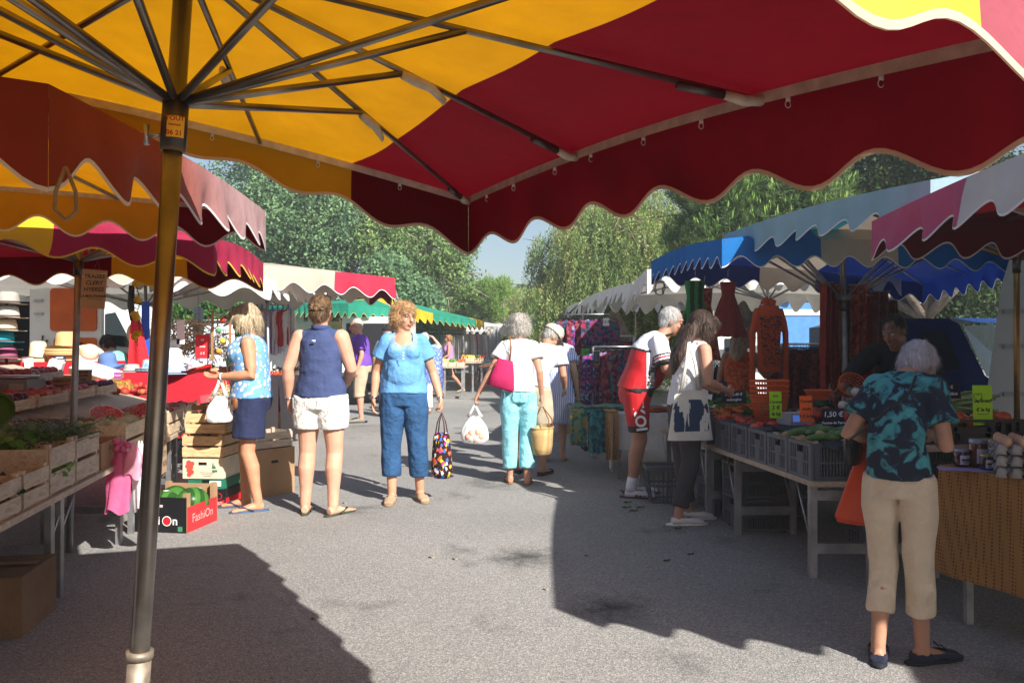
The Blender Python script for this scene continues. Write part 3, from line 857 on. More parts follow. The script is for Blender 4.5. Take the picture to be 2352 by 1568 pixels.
def finish(mb, name, mats, parent, voxel=0.009, smooth=3, cut=None, region=None, wr=0.0, wsc=9.0, wst=(1,1,.5), seed=0, fine=0.0, fsc=40):
 """fuse the overlapping tubes of mb into one continuous skin"""
 me = bpy.data.meshes.new("raw"); me.from_pydata(mb.v, [], mb.f); me.update()
 ob = bpy.data.objects.new("raw", me); COL.objects.link(ob)
 md = ob.modifiers.new("r", 'REMESH'); md.mode = 'VOXEL'; md.voxel_size = voxel
 if smooth:
  ms = ob.modifiers.new("s", 'SMOOTH'); ms.factor = 0.5; ms.iterations = smooth
 dg = bpy.context.evaluated_depsgraph_get()
 out = bpy.data.meshes.new_from_object(ob.evaluated_get(dg))
 bpy.data.objects.remove(ob); bpy.data.meshes.remove(me)
 out.name = name
 nv = len(out.vertices)
 if wr or fine:
  co = np.empty(nv * 3); out.vertices.foreach_get("co", co); co = co.reshape(-1,3)
  no = np.empty(nv * 3); out.vertices.foreach_get("normal", no); no = no.reshape(-1,3)
  d = np.empty(nv)
  for i in range(nv):
   c = co[i]
   q = 0.0
   if wr:
    p = Vector((c[0] * wsc * wst[0] + seed, c[1] * wsc * wst[1], c[2] * wsc * wst[2] + seed * .7))
    q += wr * (1 - 2 * abs(mnoise.noise(p)))
   if fine: q += fine * mnoise.noise(Vector((c[0] * fsc + seed, c[1] * fsc, c[2] * fsc)))
   d[i] = q
  co = co + no * d[:, None]
  out.vertices.foreach_set("co", co.reshape(-1))
 if cut:
  import bmesh
  bm = bmesh.new(); bm.from_mesh(out)
  kill = [v for v in bm.verts if cut(v.co)]
  bmesh.ops.delete(bm, geom=kill, context='VERTS')
  bm.to_mesh(out); bm.free()
 out.materials.clear()
 for m in mats: out.materials.append(m)
 npoly = len(out.polygons)
 if region and len(mats) > 1:
  idx = [0] * npoly
  for p in out.polygons: idx[p.index] = region(p.center)
  out.polygons.foreach_set("material_index", idx)
 out.polygons.foreach_set("use_smooth", [True] * npoly)
 out.update()
 o = bpy.data.objects.new(name, out); COL.objects.link(o); o.parent = parent
 return o
def V(*a): return Vector(a)
def ell(c, r):
 c = Vector(c); r = Vector(r)
 return lambda p: ((p.x - c.x) / r.x) ** 2 + ((p.y - c.y) / r.y) ** 2 + ((p.z - c.z) / r.z) ** 2 < 1
def person(name_lab, loc, rz, Hh=1.70, fat=1.0, sh=1.0, skin=(0.52,0.30,0.20), spine=None, head=None, hyaw=0, hpitch=0, hroll=0,
           arms=None, legs=None, voxel=0.009, hair=None, bust=0.0, belly=0.0, hip=1.0, leg=1.0, arm=1.0, face=True, fingers=True,
           group=None, toes=True, tw=0):
 """forward is -Y, the person's left is +X; all joints in metres for a 1.70 m body, scaled to Hh"""
 s = Hh / 1.70
 T = thing("person", name_lab, "person", loc, rz, group)
 sp = spine or [V(0,0,.93), V(0,.01,1.08), V(0,-.005,1.26), V(0,.01,1.41)]
 sp = [Vector(p) * s for p in sp]
 mb = MB(); X = V(math.cos(R(tw)), math.sin(R(tw)),0)
 f = fat
 mb.tube([sp[0] - V(0,0,.10 * s), sp[0], sp[0].lerp(sp[1],.5), sp[1], sp[1].lerp(sp[2],.5), sp[2], sp[2].lerp(sp[3],.6), sp[3] + (sp[3] - sp[2]).normalized() * .015],
   [(.13 * f * hip * s, .10 * f * s),(.168 * f * hip * s, .118 * f * s),(.155 * f * s, .112 * f * s),(.140 * f * s, .105 * f * s),(.148 * f * s, .108 * f * s),
             (.150 * f * sh * s, .112 * f * s),(.124 * sh * s, .088 * f * s),(.070 * s, .055 * s)],20, side=X)
 up3 = (sp[3] - sp[2]).normalized()
 fw = V(0,-1,0); fw = (Matrix.Rotation(R(tw),3, 'Z') @ fw); fw3 = (fw - up3 * fw.dot(up3)).normalized()
 if bust:
  for k in (-1,1): mb.ball(sp[2] + X * (.068 * k * s) + fw3 * (.066 * f * s),(.075 * s * bust, .068 * s * bust, .075 * s * bust))
 if belly: mb.ball(sp[1] + fw * .05 * s, (.14 * f * s, .12 * s * belly, .15 * s))
 LG = legs or {}
 for k in (-1,1):
  d = LG.get(k, {})
  hp = sp[0] + X * (.088 * k * s * hip) + V(0,0,-.03 * s)
  kn = Vector(d.get('knee', (.095 * k, -.01,.47))) * s; an = Vector(d.get('ankle', (.10 * k, .03,.085))) * s
  yaw = R(d.get('yaw', 8 * k)); l = leg
  mb.tube([hp, hp.lerp(kn, .35), hp.lerp(kn, .8), kn, kn.lerp(an, .3) + V(0,.012,0) * s, kn.lerp(an, .72), an],
    [.088 * l * f * s, .082 * l * s, .060 * l * s, .055 * l * s, .056 * l * s, .040 * l * s, .036 * l * s],14)
  fd = Matrix.Rotation(yaw, 3, 'Z') @ V(0,-1,0); fs_ = Matrix.Rotation(yaw, 3, 'Z') @ V(1,0,0)
  z0 = an.z - .085 * s; pt = d.get('lift', 0.0)       # lift: heel raised
  b0 = V(an.x, an.y, z0)
  heel = b0 - fd * .045 * s + V(0,0,.035 * s); ball = b0 + fd * .13 * s + V(0,0,(.022 - pt * .06) * s); toe = b0 + fd * .19 * s + V(0,0,(.017 - pt * .06) * s)
  mb.tube([heel, b0 + V(0,0,.04 * s), b0 + fd * .06 * s + V(0,0,.036 * s), ball, toe],
    [(.028 * s, .030 * s),(.034 * s, .036 * s),(.037 * s, .030 * s),(.043 * s, .019 * s),(.036 * s, .013 * s)],12, side=fs_)
  mb.tube([an, b0 + V(0,0,.045 * s)],[.036 * l * s, .036 * s],12)
  if toes:
   for q in range(5):
    tp = toe + fs_ * ((q - 2) * .0165 * s) + fd * (.004 - .006 * abs((q * -k) - 0) * 0.5) * s
    mb.tube([tp - fd * .02 * s, tp + fd * (.022 - .004 * (q if k < 0 else 4 - q)) * s],[.009 * s, .0085 * s],7)
  T[f"_foot{k}"] = 0; del T[f"_foot{k}"]
  d['_f'] = (b0, fd, fs_); d['_an'] = an; d['_kn'] = kn; d['_hp'] = hp; LG[k] = d
 AR = arms or {}
 for k in (-1,1):
  d = AR.get(k, {})
  shp = sp[3] + X * (.158 * k * sh * s) - up3 * (.050 * s)
  if 'sh' in d: shp = shp + Vector(d['sh']) * s
  el = Vector(d.get('elbow', (.245 * k, .04,1.10))) * s; wr = Vector(d.get('wrist', (.27 * k, -.03,.87))) * s
  a = arm
  mb.tube([sp[3] + X * (.05 * k * s) - up3 * .035 * s, shp - X * (.04 * k * s), shp],[.050 * s, .053 * s, .042 * a * s],12)
  mb.ball(shp, .053 * a * s, 14,10)
  mb.tube([shp, shp.lerp(el, .35), shp.lerp(el, .8), el, el.lerp(wr, .3), el.lerp(wr, .8), wr],
    [.053 * a * s, .050 * a * s, .041 * a * s, .038 * a * s, .039 * a * s, .028 * a * s, .025 * a * s],12)
  hd = Vector(d.get('hand', tuple((wr - el)))).normalized()
  palm = Vector(d.get('palm', (-k, 0,0)))           # palm normal (towards thigh)
  palm = (palm - hd * palm.dot(hd)).normalized(); ac = hd.cross(palm).normalized()
  if ac.dot(V(0,-1,0)) < 0 and 'palm' not in d: ac = -ac
  if d.get('flip'): ac = -ac
  cu = d.get('curl', .35)
  pe = wr + hd * .085 * s
  mb.tube([wr, wr + hd * .03 * s, wr + hd * .065 * s, pe],[(.025 * s, .020 * s),(.034 * s, .017 * s),(.040 * s, .016 * s),(.038 * s, .013 * s)],10, side=ac)
  if fingers:
   for q in range(4):
    L = (.068,.076,.072,.058)[q] * s
    bs = wr + hd * .078 * s + ac * ((.030 - q * .0195) * s)
    a1 = cu * .9 + q * .05; d1 = (hd * math.cos(a1) + palm * math.sin(a1)); a2 = a1 + cu * 1.5; d2 = (hd * math.cos(a2) + palm * math.sin(a2))
    a3 = a2 + cu * 1.0; d3 = (hd * math.cos(a3) + palm * math.sin(a3))
    p1 = bs + d1 * L * .45; p2 = p1 + d2 * L * .32; p3 = p2 + d3 * L * .25
    mb.tube([bs, p1, p2, p3],[.0098 * s, .0092 * s, .0085 * s, .007 * s],8)
   tb = wr + hd * .025 * s + ac * .028 * s
   t1 = tb + (hd * .55 + ac * .6 + palm * .35).normalized() * .035 * s; t2 = t1 + (hd * .9 + palm * .45 + ac * .1).normalized() * .032 * s
   mb.tube([tb, t1, t2],[.014 * s, .011 * s, .008 * s],8)
  else:
   mb.ball(pe + (hd + palm * .4) * .03 * s, .03 * s)
  d.update(_sh=shp, _el=el, _wr=wr, _hand=pe, _hd=hd, _ac=ac, _palm=palm); AR[k] = d
 hc = Vector(head) * s if head else sp[3] + V(0,-.012,.155) * s
 HR = Matrix.Rotation(R(hyaw),3, 'Z') @ Matrix.Rotation(R(hpitch),3, 'X') @ Matrix.Rotation(R(hroll),3, 'Y')
 def hp_(r, fwd, u): return hc + HR @ (V(r, -fwd, u) * s)
 mb.tube([sp[3] - up3 * .03 * s, sp[3] + up3 * .01 * s, hp_(0,-.022,-.07), hp_(0,-.015,-.02)],[(.075 * s, .06 * s),.062 * s, .054 * s * (f ** .5),.056 * s],14, side=X)
 mb.ball(hp_(0,-.018,.028),(.074 * s, .093 * s, .088 * s),20,14, rot=HR)
 mb.ball(hp_(0,.020,-.035),(.058 * s * f ** .4,.068 * s, .082 * s),18,12, rot=HR)
 mb.ball(hp_(0,.048,-.092),(.034 * s, .030 * s, .024 * s),12,8, rot=HR)
 mb.ball(hp_(0,.068,.028),(.052 * s, .024 * s, .016 * s),12,8, rot=HR)           # brow
 for k in (-1,1):
  mb.ball(hp_(.038 * k, .058,-.028),(.022 * s, .02 * s, .02 * s),10,8, rot=HR)  # cheek
  mb.ball(hp_(.075 * k, -.012,-.008),(.010 * s, .018 * s, .032 * s),10,8, rot=HR)
 mb.tube([hp_(0,.082,.016), hp_(0,.099,-.012), hp_(0,.110,-.030), hp_(0,.090,-.040)],[.011 * s, .012 * s, .0165 * s, .010 * s],8)
 mb.ball(hp_(0,.080,-.063),(.024 * s, .014 * s, .012 * s),10,8, rot=HR)
 sk = skin_mat("skin_%d_%d" % (int(skin[0] * 100), int(skin[1] * 100)), skin)
 body = finish(mb, "body", [sk], T, voxel=voxel, smooth=2)
 I = dict(T=T, s=s, sp=sp, X=X, legs=LG, arms=AR, hp=hp_, HR=HR, hc=hc, f=f, sh=sh, hip=hip, fw=fw, up3=up3, fw3=fw3, voxel=voxel, tw=tw, leg=leg, arm=arm, bust=bust, belly=belly)
 if face:
  we = mat("eye_white", (0.7,0.68,0.65), rough=.2, var=0); ir = mat("iris_brown", (0.05,0.03,0.02), rough=.1, var=0)
  lip = mat("lips", (0.45,0.14,0.12), rough=.5, var=.05); br = mat("eyebrow", (0.16,0.10,0.06), rough=.8)
  for k in (-1,1):
   b = MB(); b.ball(hp_(.031 * k, .0725,.008),(.0145 * s, .012 * s, .0075 * s),12,8, we, rot=HR)
   b.ball(hp_(.031 * k, .0812,.008),(.0058 * s, .005 * s, .0058 * s),10,6, ir, rot=HR); b.build("eye", we, T)
   MB().tube([hp_(.014 * k, .094,.028), hp_(.030 * k, .091,.034), hp_(.048 * k, .080,.028)],[.0012 * s, .0020 * s, .0010 * s],6).build("eyebrow", br, T)
  b = MB(); b.tube([hp_(-.024,.084,-.062), hp_(-.008,.0935,-.0585), hp_(.008,.0935,-.0585), hp_(.024,.084,-.062)],[.002 * s, .0042 * s, .0042 * s, .002 * s],8)
  b.tube([hp_(-.020,.084,-.067), hp_(0,.093,-.069), hp_(.020,.084,-.067)],[.002 * s, .005 * s, .002 * s],8); b.build("lips", lip, T)
 return I
def torso_garment(I, name, m, z0=-.02, top=.96, ease=.012, sleeve=.0, sl_w=1.25, hem_flare=1.0, cut=None, wr=.005, wsc=9, wst=(1,1,.6), region=None, mats=None,
                  shw=1.0, fit=1.0, neck=.105, seed=3, drop=.0, arms_custom=None, smooth=6):
 s, sp, X, f, sh, hip = I['s'], I['sp'], I['X'], I['f'], I['sh'], I['hip']
 mb = MB(); e = ease
 bot = sp[0] + (sp[0] - sp[1]) * ( -z0 * 6)
 P = [bot, sp[0].lerp(sp[1],.25), sp[1], sp[1].lerp(sp[2],.5), sp[2], sp[2].lerp(sp[3],.55), sp[2].lerp(sp[3],.9), sp[3] + I['up3'] * .012 * s]
 Wd = [(.174 * f * hip * s * hem_flare + e, .126 * f * s * hem_flare + e),(.166 * f * hip * s * hem_flare + e, .122 * f * s + e),(.142 * f * s * fit + e, .110 * f * s + e),(.146 * f * s * fit + e, .110 * f * s + e),
          (.151 * f * sh * s + e, .113 * f * s + e),(.140 * sh * s + e, .100 * f * s + e),(.098 * sh * s + e, .074 * f * s + e),(neck * .8 * s, .066 * s)]
 mb.tube(P, Wd, 24, side=X)
 if I['bust']:
  for k in (-1,1): mb.ball(sp[2] + X * (.066 * k * s) + I['fw3'] * (.070 * f * s),(.083 * s * I['bust'],.078 * s * I['bust'],.088 * s * I['bust'])); mb.ball(sp[2].lerp(sp[1],.5) + X * (.05 * k * s) + I['fw3'] * (.055 * f * s),(.09 * s, .07 * s, .12 * s))
 if I['belly']: mb.ball(sp[1] + I['fw'] * .05 * s, (.14 * f * s + e, .12 * s * I['belly'] + e, .15 * s + e))
 if sleeve > 0:
  for k in (-1,1):
   a = I['arms'][k]; shp, el, wr_ = a['_sh'], a['_el'], a['_wr']
   q = .054 * I['arm'] * s
   mb.tube([sp[3] + X * (.05 * k * s) - I['up3'] * .035 * s, shp - X * (.04 * k * s), shp],[.048 * s + e, .054 * s + e * .6, q * .8 + e],14); mb.ball(shp, q * .88 + e, 16,10)
   if sleeve <= 1:
    mb.tube([shp, shp.lerp(el, sleeve * .5), shp.lerp(el, sleeve)],[q * .92 + e, q * sl_w * .95 + e * .4, q * sl_w * 1.05 + e * .6],14)
   else:
    mb.tube([shp, shp.lerp(el, .5), el, el.lerp(wr_, sleeve - 1)],[q + e, q + e, q * .85 + e, q * .72 + e],14)
 else:
  for k in (-1,1):
   a = I['arms'][k]; shp = a['_sh']
   qq = (sp[3] + X * (.05 * k * s)).lerp(shp, .72 * shw) - I['up3'] * .008 * s; mb.tube([sp[3] + X * (.05 * k * s) - I['up3'] * .03 * s, qq],[.045 * s + e, .046 * s + e * .5],14); mb.ball(qq, .046 * s + e * .5,12,8)
 return finish(mb, name, mats or [m], I['T'], voxel=max(I['voxel'],.008), smooth=smooth, cut=cut, wr=wr, wsc=wsc, wst=wst, region=region, seed=seed)
def trousers(I, name, m, length=1.0, w=1.0, ease=.01, top=.32, flare=1.0, wr=.005, wsc=10, wst=(1,1,.45), region=None, mats=None, seed=5, cuff=None, smooth=9):
 """length: 0 hip .. 1 knee .. 2 ankle"""
 s, sp, X, f, hip = I['s'], I['sp'], I['X'], I['f'], I['hip']
 mb = MB(); e = ease
 mb.tube([sp[0] - V(0,0,.115 * s), sp[0] - V(0,0,.03 * s), sp[0] + V(0,0,.03 * s), sp[0].lerp(sp[1], top)],
   [(.150 * f * hip * s + e, .112 * f * s + e),(.172 * f * hip * s + e, .126 * f * s + e),(.164 * f * hip * s + e * .4,.118 * f * s + e * .4),(.148 * f * s, .108 * f * s)],22, side=X)
 for k in (-1,1):
  d = I['legs'][k]; hp, kn, an = d['_hp'], d['_kn'], d['_an']; l = I['leg'] * s
  P = [hp + V(0,0,.02 * s), hp.lerp(kn, .35)]; Q = [.092 * f * l + e, .086 * l * w + e]
  if length <= 1:
   P += [hp.lerp(kn, length)]; Q += [(.086 - .024 * length) * l * w * flare + e * 1.6]
  else:
   P += [hp.lerp(kn, .8), kn, kn.lerp(an, (length - 1) * .5), kn.lerp(an, length - 1)]
   Q += [.066 * l * w + e, .060 * l * w + e, .058 * l * w * flare + e, .056 * l * w * flare + e]
  mb.tube(P, Q, 16)
 return finish(mb, name, mats or [m], I['T'], voxel=max(I['voxel'],.008), smooth=smooth, wr=wr, wsc=wsc, wst=wst, region=region, seed=seed)
def hair_cap(I, m, kind='short', amp=.012, sc=26, seed=0, vol=1.0, name="hair", back=0.0):
 s, hp, HR = I['s'], I['hp'], I['HR']
 mb = MB()
 g = vol
 mb.ball(hp(0,-.022,.036),(.082 * s * g, .098 * s * g, .088 * s * g),20,14, rot=HR)
 if kind == 'short':
  mb.ball(hp(0,-.05,-.01),(.072 * s * g, .068 * s * g, .075 * s),16,12, rot=HR)
 if kind == 'bob':
  for k in (-1,1): mb.tube([hp(.05 * k, .02,.06), hp(.083 * k * g, .015,.0), hp(.080 * k * g, -.005,-.075)],[(.03 * s, .045 * s),(.022 * s, .05 * s),(.014 * s, .04 * s)],12)
  mb.ball(hp(0,-.06,-.03),(.08 * s * g, .06 * s * g, .085 * s),16,12, rot=HR)
  mb.tube([hp(-.06,.06,.06), hp(0,.085,.075), hp(.06,.06,.06)],[.02 * s, .026 * s, .02 * s],10)
 if kind == 'curly':
  for k in (-1,1): mb.ball(hp(.072 * k * g, -.012,.0),(.024 * s, .045 * s, .05 * s),12,8, rot=HR)
  mb.ball(hp(0,-.06,-.02),(.08 * s * g, .055 * s * g, .075 * s),16,12, rot=HR)
  mb.ball(hp(0,.055,.085),(.06 * s * g, .03 * s, .028 * s),12,8, rot=HR)
 if kind == 'man':
  mb.v = []; mb.f = []; mb.m = []
  mb.ball(hp(0,-.028,.034),(.079 * s, .092 * s, .090 * s),20,14, rot=HR)
  mb.ball(hp(0,-.06,-.01),(.066 * s, .05 * s, .06 * s),16,12, rot=HR)
 HI = HR.inverted(); hc = I['hc']
 def cut(p):
  q = HI @ (p - hc) / s        # x right, -y forward
  fwd = -q.y
  if kind in ('man', 'short'): return (fwd > .02 and q.z < .052) or (fwd > -.01 and q.z < -.02)
  if kind == 'curly': return fwd > .042 and q.z < .045
  return fwd > .055 and q.z < .040 and abs(q.x) < .055
 o = finish(mb, name, [m], I['T'], voxel=.008, smooth=2, cut=cut, fine=amp, fsc=sc, wr=amp * .5, wsc=sc * .5, wst=(1,1,.25), seed=seed)
 if I['voxel'] < .0105:
  cu = {'curly': .75, 'man': .35, 'short': .3, 'bob': .16}[kind]; LL = {'curly': .035, 'man': .022, 'short': .024, 'bob': .05}[kind]
  strands(I, o, m, 3400 if I['voxel'] < .0085 else 1500, LL, cu, .0012, seed, lift=1.2 if kind == 'curly' else .5)
 return o
def strands(I, o, m, n=2200, L=.06, curl=.3, w=.0011, seed=0, lift=.3):
 rng = np.random.default_rng(seed); me = o.data; nv = len(me.vertices)
 co = np.empty(nv * 3); me.vertices.foreach_get("co", co); co = co.reshape(-1,3)
 no = np.empty(nv * 3); me.vertices.foreach_get("normal", no); no = no.reshape(-1,3)
 i = rng.integers(0, nv, n); P = co[i]; Nn = no[i]
 top = np.array(I['hp'](0,-.05,.13))
 d = P - top; d = d - Nn * (d * Nn).sum(1, keepdims=True); d = unit_(d) + np.array([0,0,-.35]) + rng.normal(size=d.shape) * curl
 d = unit_(d) ; ln = L * (.5 + rng.random((n, 1)))
 sd = unit_(np.cross(d, Nn)) * w * (.6 + rng.random((n, 1)))
 S = 4; vs = np.empty((n, S + 1,2,3)); ph = rng.random((n, 1)) * 6.3
 for k in range(S + 1):
  t = k / S; c = P + Nn * (.001 + .010 * lift * math.sin(t * PI * .6)) + d * ln * t + sd / w * (curl * .018 * np.sin(ph + t * 5)) * t - np.array([0,0,.02]) * t * t * (ln / .06)
  q = 1 - .7 * t; vs[:, k, 0] = c - sd * q; vs[:, k, 1] = c + sd * q
 base = np.arange(n)[:, None, None] * (2 * (S + 1)); f = np.array([[2 * k, 2 * k + 1,2 * k + 3,2 * k + 2] for k in range(S)])[None]
 F_ = (base + f).reshape(-1)
 m2_ = bpy.data.meshes.new("hair_strands"); m2_.vertices.add(n * 2 * (S + 1)); m2_.vertices.foreach_set("co", vs.reshape(-1))
 m2_.loops.add(len(F_)); m2_.loops.foreach_set("vertex_index", F_.astype(np.int32)); m2_.polygons.add(n * S)
 m2_.polygons.foreach_set("loop_start", np.arange(0, n * S * 4,4, dtype=np.int32)); m2_.polygons.foreach_set("loop_total", np.full(n * S, 4, dtype=np.int32))
 m2_.update(calc_edges=True); m2_.materials.append(m)
 ob = bpy.data.objects.new("hair_strands", m2_); COL.objects.link(ob); ob.parent = o; return ob
def unit_(a): return a / np.maximum(np.linalg.norm(a, axis=1, keepdims=True),1e-9)
def strap_tube(I, name, pts, r, m, n=6):
 return MB().tube(pts, r, n).build(name, m, I['T'])
def flipflops(I, sole, strap):
 for k in (-1,1):
  b0, fd, fs_ = I['legs'][k]['_f']; s = I['s']; lf = I['legs'][k].get('lift', 0)
  b = MB(); z = .004
  b.tube([b0 - fd * .085 * s + V(0,0, z), b0 - fd * .04 * s + V(0,0, z), b0 + fd * .03 * s + V(0,0, z), b0 + fd * .13 * s + V(0,0, z - lf * .06 * s), b0 + fd * .195 * s + V(0,0, z - lf * .06 * s), b0 + fd * .22 * s + V(0,0, z - lf * .06 * s)],
               [(.02 * s, .009),(.036 * s, .010),(.036 * s, .010),(.048 * s, .010),(.044 * s, .010),(.022 * s, .008)],12, side=fs_)
  o = b.build("sandal", sole, I['T'])
  c = b0 + fd * .16 * s
  st = MB()
  for q in (-1,1):
   st.tube([c + V(0,0,.030 * s), c - fd * .04 * s + fs_ * .032 * q * s + V(0,0,.048 * s), b0 + fd * .035 * s + fs_ * .043 * q * s + V(0,0,.012 * s)],[(.004,.003),(.009,.003),(.006,.003)],8, side=fs_)
  st.tube([c + V(0,0,0), c + V(0,0,.032 * s)],.004,6)
  st.build("thong_strap", strap, o)
def shoes(I, m, sole=None, h=.0, high=.055, puff=.008, name="shoe", mats=None):
 for k in (-1,1):
  b0, fd, fs_ = I['legs'][k]['_f']; s = I['s']; lf = I['legs'][k].get('lift', 0); U = V(0,0,1)
  mb = MB()
  mb.tube([b0 - fd * .052 * s + U * .036 * s, b0 - fd * .01 * s + U * high * .62 * s, b0 + fd * .06 * s + U * .040 * s, b0 + fd * .13 * s + U * (.030 - lf * .06) * s, b0 + fd * .20 * s + U * (.022 - lf * .06) * s],
    [(.030 * s + puff, .036 * s),(.036 * s + puff, high * .6 * s + .004),(.038 * s + puff, .036 * s),(.043 * s + puff, .026 * s),(.030 * s + puff, .018 * s)],14, side=fs_)
  lim = b0.z + high * s + .012
  o = finish(mb, name, [m], I['T'], voxel=.008, smooth=2, cut=lambda p: p.z > lim)
  if sole:
   MB().tube([b0 - fd * .095 * s + U * .006, b0 - fd * .05 * s + U * .006, b0 + fd * .04 * s + U * .006, b0 + fd * .13 * s + U * (.006 - lf * .06 * s), b0 + fd * .20 * s + U * (.006 - lf * .06 * s), b0 + fd * .232 * s + U * (.007 - lf * .06 * s)],
                      [(.018 * s, .010),(.042 * s, .012),(.042 * s, .012),(.050 * s, .012),(.042 * s, .012),(.015 * s, .010)],12, side=fs_).build("sole", sole, o)
def glasses(I, m, dark=None, r=.021):
 hp, s = I['hp'], I['s']; b = MB()
 for k in (-1,1):
  b.tube([hp(.033 * k + r * math.cos(a) * 1.1,.094 - abs(math.cos(a)) * .004,.006 + r * .72 * math.sin(a)) for a in [2 * PI * q / 14 for q in range(15)]],.0016,5)
  b.tube([hp(.054 * k, .090,.010), hp(.078 * k, .02,.010), hp(.078 * k, -.02,.004)],.0018,5)
 b.tube([hp(-.011,.098,.008), hp(.011,.098,.008)],.0016,5)
 o = b.build("spectacles", m, I['T'])
 if dark:
  for k in (-1,1): MB().ball(hp(.033 * k, .093,.005),(r * 1.15 * s, .003, r * .85 * s),14,8, rot=I['HR']).build("dark_lens", dark, o)
def bag_plastic(name, label, loc, w, h, d, m, seed=0, fill=None, handle=.16, cat="carrier bag", rz=0, full=1.0):
 """T-shirt carrier bag hanging from loc (top of the handles)"""
 T = thing(name, label, cat, loc, rz)
 b = MB()
 def fn(u, v):
  a = 2 * PI * u
  k = math.sin(min(1, v * 1.25 + .12) * PI * .5) ** .8 * (1 - max(0, v - .88) * 2.6 * (1 - full * .4))
  z = -handle - (h - handle) * v
  x = w / 2 * k * (abs(math.cos(a)) ** .8) * (1 if math.cos(a) > 0 else -1)
  y = d / 2 * k * math.sin(a) * (0.35 + .65 * min(1, v * 1.3))
  q = .013 * mnoise.noise(V(x * 26 + seed, y * 26, z * 7 + seed)) + .007 * math.sin(a * 9 + seed) * (1 - v)
  return V(x * (1 + q * 4), y + q, z + .012 * mnoise.noise(V(a, seed, 0)))
 b.grid(fn, 48,20); b.grid(lambda u, v: fn(u, 1.0) * 1 * 1.0 + V(-fn(u, 1.0).x * v, -fn(u, 1.0).y * v, 0),48,3)
 b.build("bag_body", m, T)
 hb = MB()
 for k in (-1,1):
  hb.tube([V(.0,.008 * k, 0), V(w * .10 * k, .006 * k, -handle * .5), V(w * .24 * k, .0,-handle * 1.05)],[(.006,.009),(.012,.004),(.020,.003)],8)
 hb.build("bag_handle", m, T)
 return T
M_bagw = mat("translucent_white_plastic", (0.86,0.88,0.88), rough=.35, var=.05, trans=.35, tcol=(.9,.92,.92), spec=.5, bump=.4, bs=30, bd=.01)
M_navy = mat("navy_cotton", (0.018,0.025,0.07), rough=.85, bump=.6, bs=14, bd=.03)
M_leather = mat("tan_leather", (0.22,0.09,0.035), rough=.45, bump=.2, bs=80)
M_black = mat("black_plastic", (0.012,0.012,0.013), rough=.35, var=.1)
M_gold = mat("gold_metal", (0.6,0.42,0.16), rough=.25, metal=1, var=0)
M_silver = mat("silver_metal", (0.7,0.7,0.7), rough=.2, metal=1, var=0)
def wristband(I, k, m, r=.028, w=.012, name="bracelet", t=.95):
 a = I['arms'][k]; s = I['s']; p = a['_el'].lerp(a['_wr'], t); d = (a['_wr'] - a['_el']).normalized()
 MB().tube([p - d * w / 2, p + d * w / 2],(r + .004) * s, 16).build(name, m, I['T'])
def floral_mat():
 m, n, b = _new("floral_blouse")
 co = coords(n)
 v = N(n, "ShaderNodeTexVoronoi", Scale=24.0); n.links.new(co, v.inputs["Vector"])
 nz = N(n, "ShaderNodeTexNoise", Scale=24.0, Detail=3.0); n.links.new(co, nz.inputs["Vector"])
 pet = N(n, "ShaderNodeMath", operation='ADD')
 sc = N(n, "ShaderNodeMath", operation='MULTIPLY'); sc.inputs[1].default_value = .55
 n.links.new(nz.outputs[0], sc.inputs[0]); n.links.new(sc.outputs[0], pet.inputs[0]); n.links.new(v.outputs["Distance"], pet.inputs[1])
 c1 = ramp(n, pet.outputs[0],[(0,(.85,.55,.45)),(.36,(.75,.72,.70)),(.60,(.13,.33,.66)),(1.0,(.13,.33,.66))], 'CONSTANT')
 n2 = N(n, "ShaderNodeTexNoise", Scale=15.0, Detail=5.0); n2.inputs["Distortion"].default_value = 1.5; n.links.new(co, n2.inputs["Vector"])
 f = ramp(n, n2.outputs[0],[(0,(1,1,1)),(.34,(1,1,1)),(.36,(0,0,0)),(.62,(0,0,0)),(.64,(1,1,1)),(.68,(0,0,0)),(1,(0,0,0))], 'CONSTANT')
 mx = n.nodes.new("ShaderNodeMix"); mx.data_type = 'RGBA'
 n.links.new(f, mx.inputs[0]); n.links.new(c1, mx.inputs[6]); mx.inputs[7].default_value = (.22,.26,.10,1)
 n.links.new(mx.outputs[2], b.inputs["Base Color"]); b.inputs["Roughness"].default_value = .8
 add_bump(n, b, 30,.2)
 return m
g1 = G(577,1168)
I = person("blonde woman in blue floral blouse and navy shorts reading a red wallet", (g1.x, g1.y, 0), R(-76), Hh=1.72, fat=1.16, bust=1.1, belly=.8, skin=(.52,.25,.145), leg=1.06, arm=1.1,
           spine=[V(0,0,.93), V(0,.0,1.08), V(0,-.02,1.26), V(0,-.01,1.40)], head=V(0,-.045,1.545), hpitch=22,
           arms={1: dict(elbow=(.21,.02,1.10), wrist=(.10,-.23,1.085), hand=(-.5,-.9,.0), palm=(.2,-.2,1), curl=.25),
                 -1: dict(elbow=(-.22,-.06,1.12), wrist=(-.10,-.29,1.13), hand=(.25,-.9,-.05), palm=(.2,-.1,1), curl=.3, flip=True)},
           legs={1: dict(knee=(.10,-.02,.47), ankle=(.10,.06,.085), yaw=10),-1: dict(knee=(-.09,-.05,.47), ankle=(-.10,-.05,.085), yaw=-8)}, voxel=.0075)
torso_garment(I, "blouse", floral_mat(), z0=-.02, ease=.020, hem_flare=1.05, wr=.006, seed=1, fit=1.08, cut=lambda p: ell((0,-.16,1.40),(.045,.10,.16))(p))
trousers(I, "shorts", M_navy, length=.72, w=1.12, ease=.022, flare=1.12, wr=.004, seed=2)
hair_cap(I, hair_mat("ash_blonde_hair", (.28,.20,.11),(.72,.60,.42)), 'bob', vol=1.08, seed=3, amp=.008)
glasses(I, M_black, M_black, r=.024)
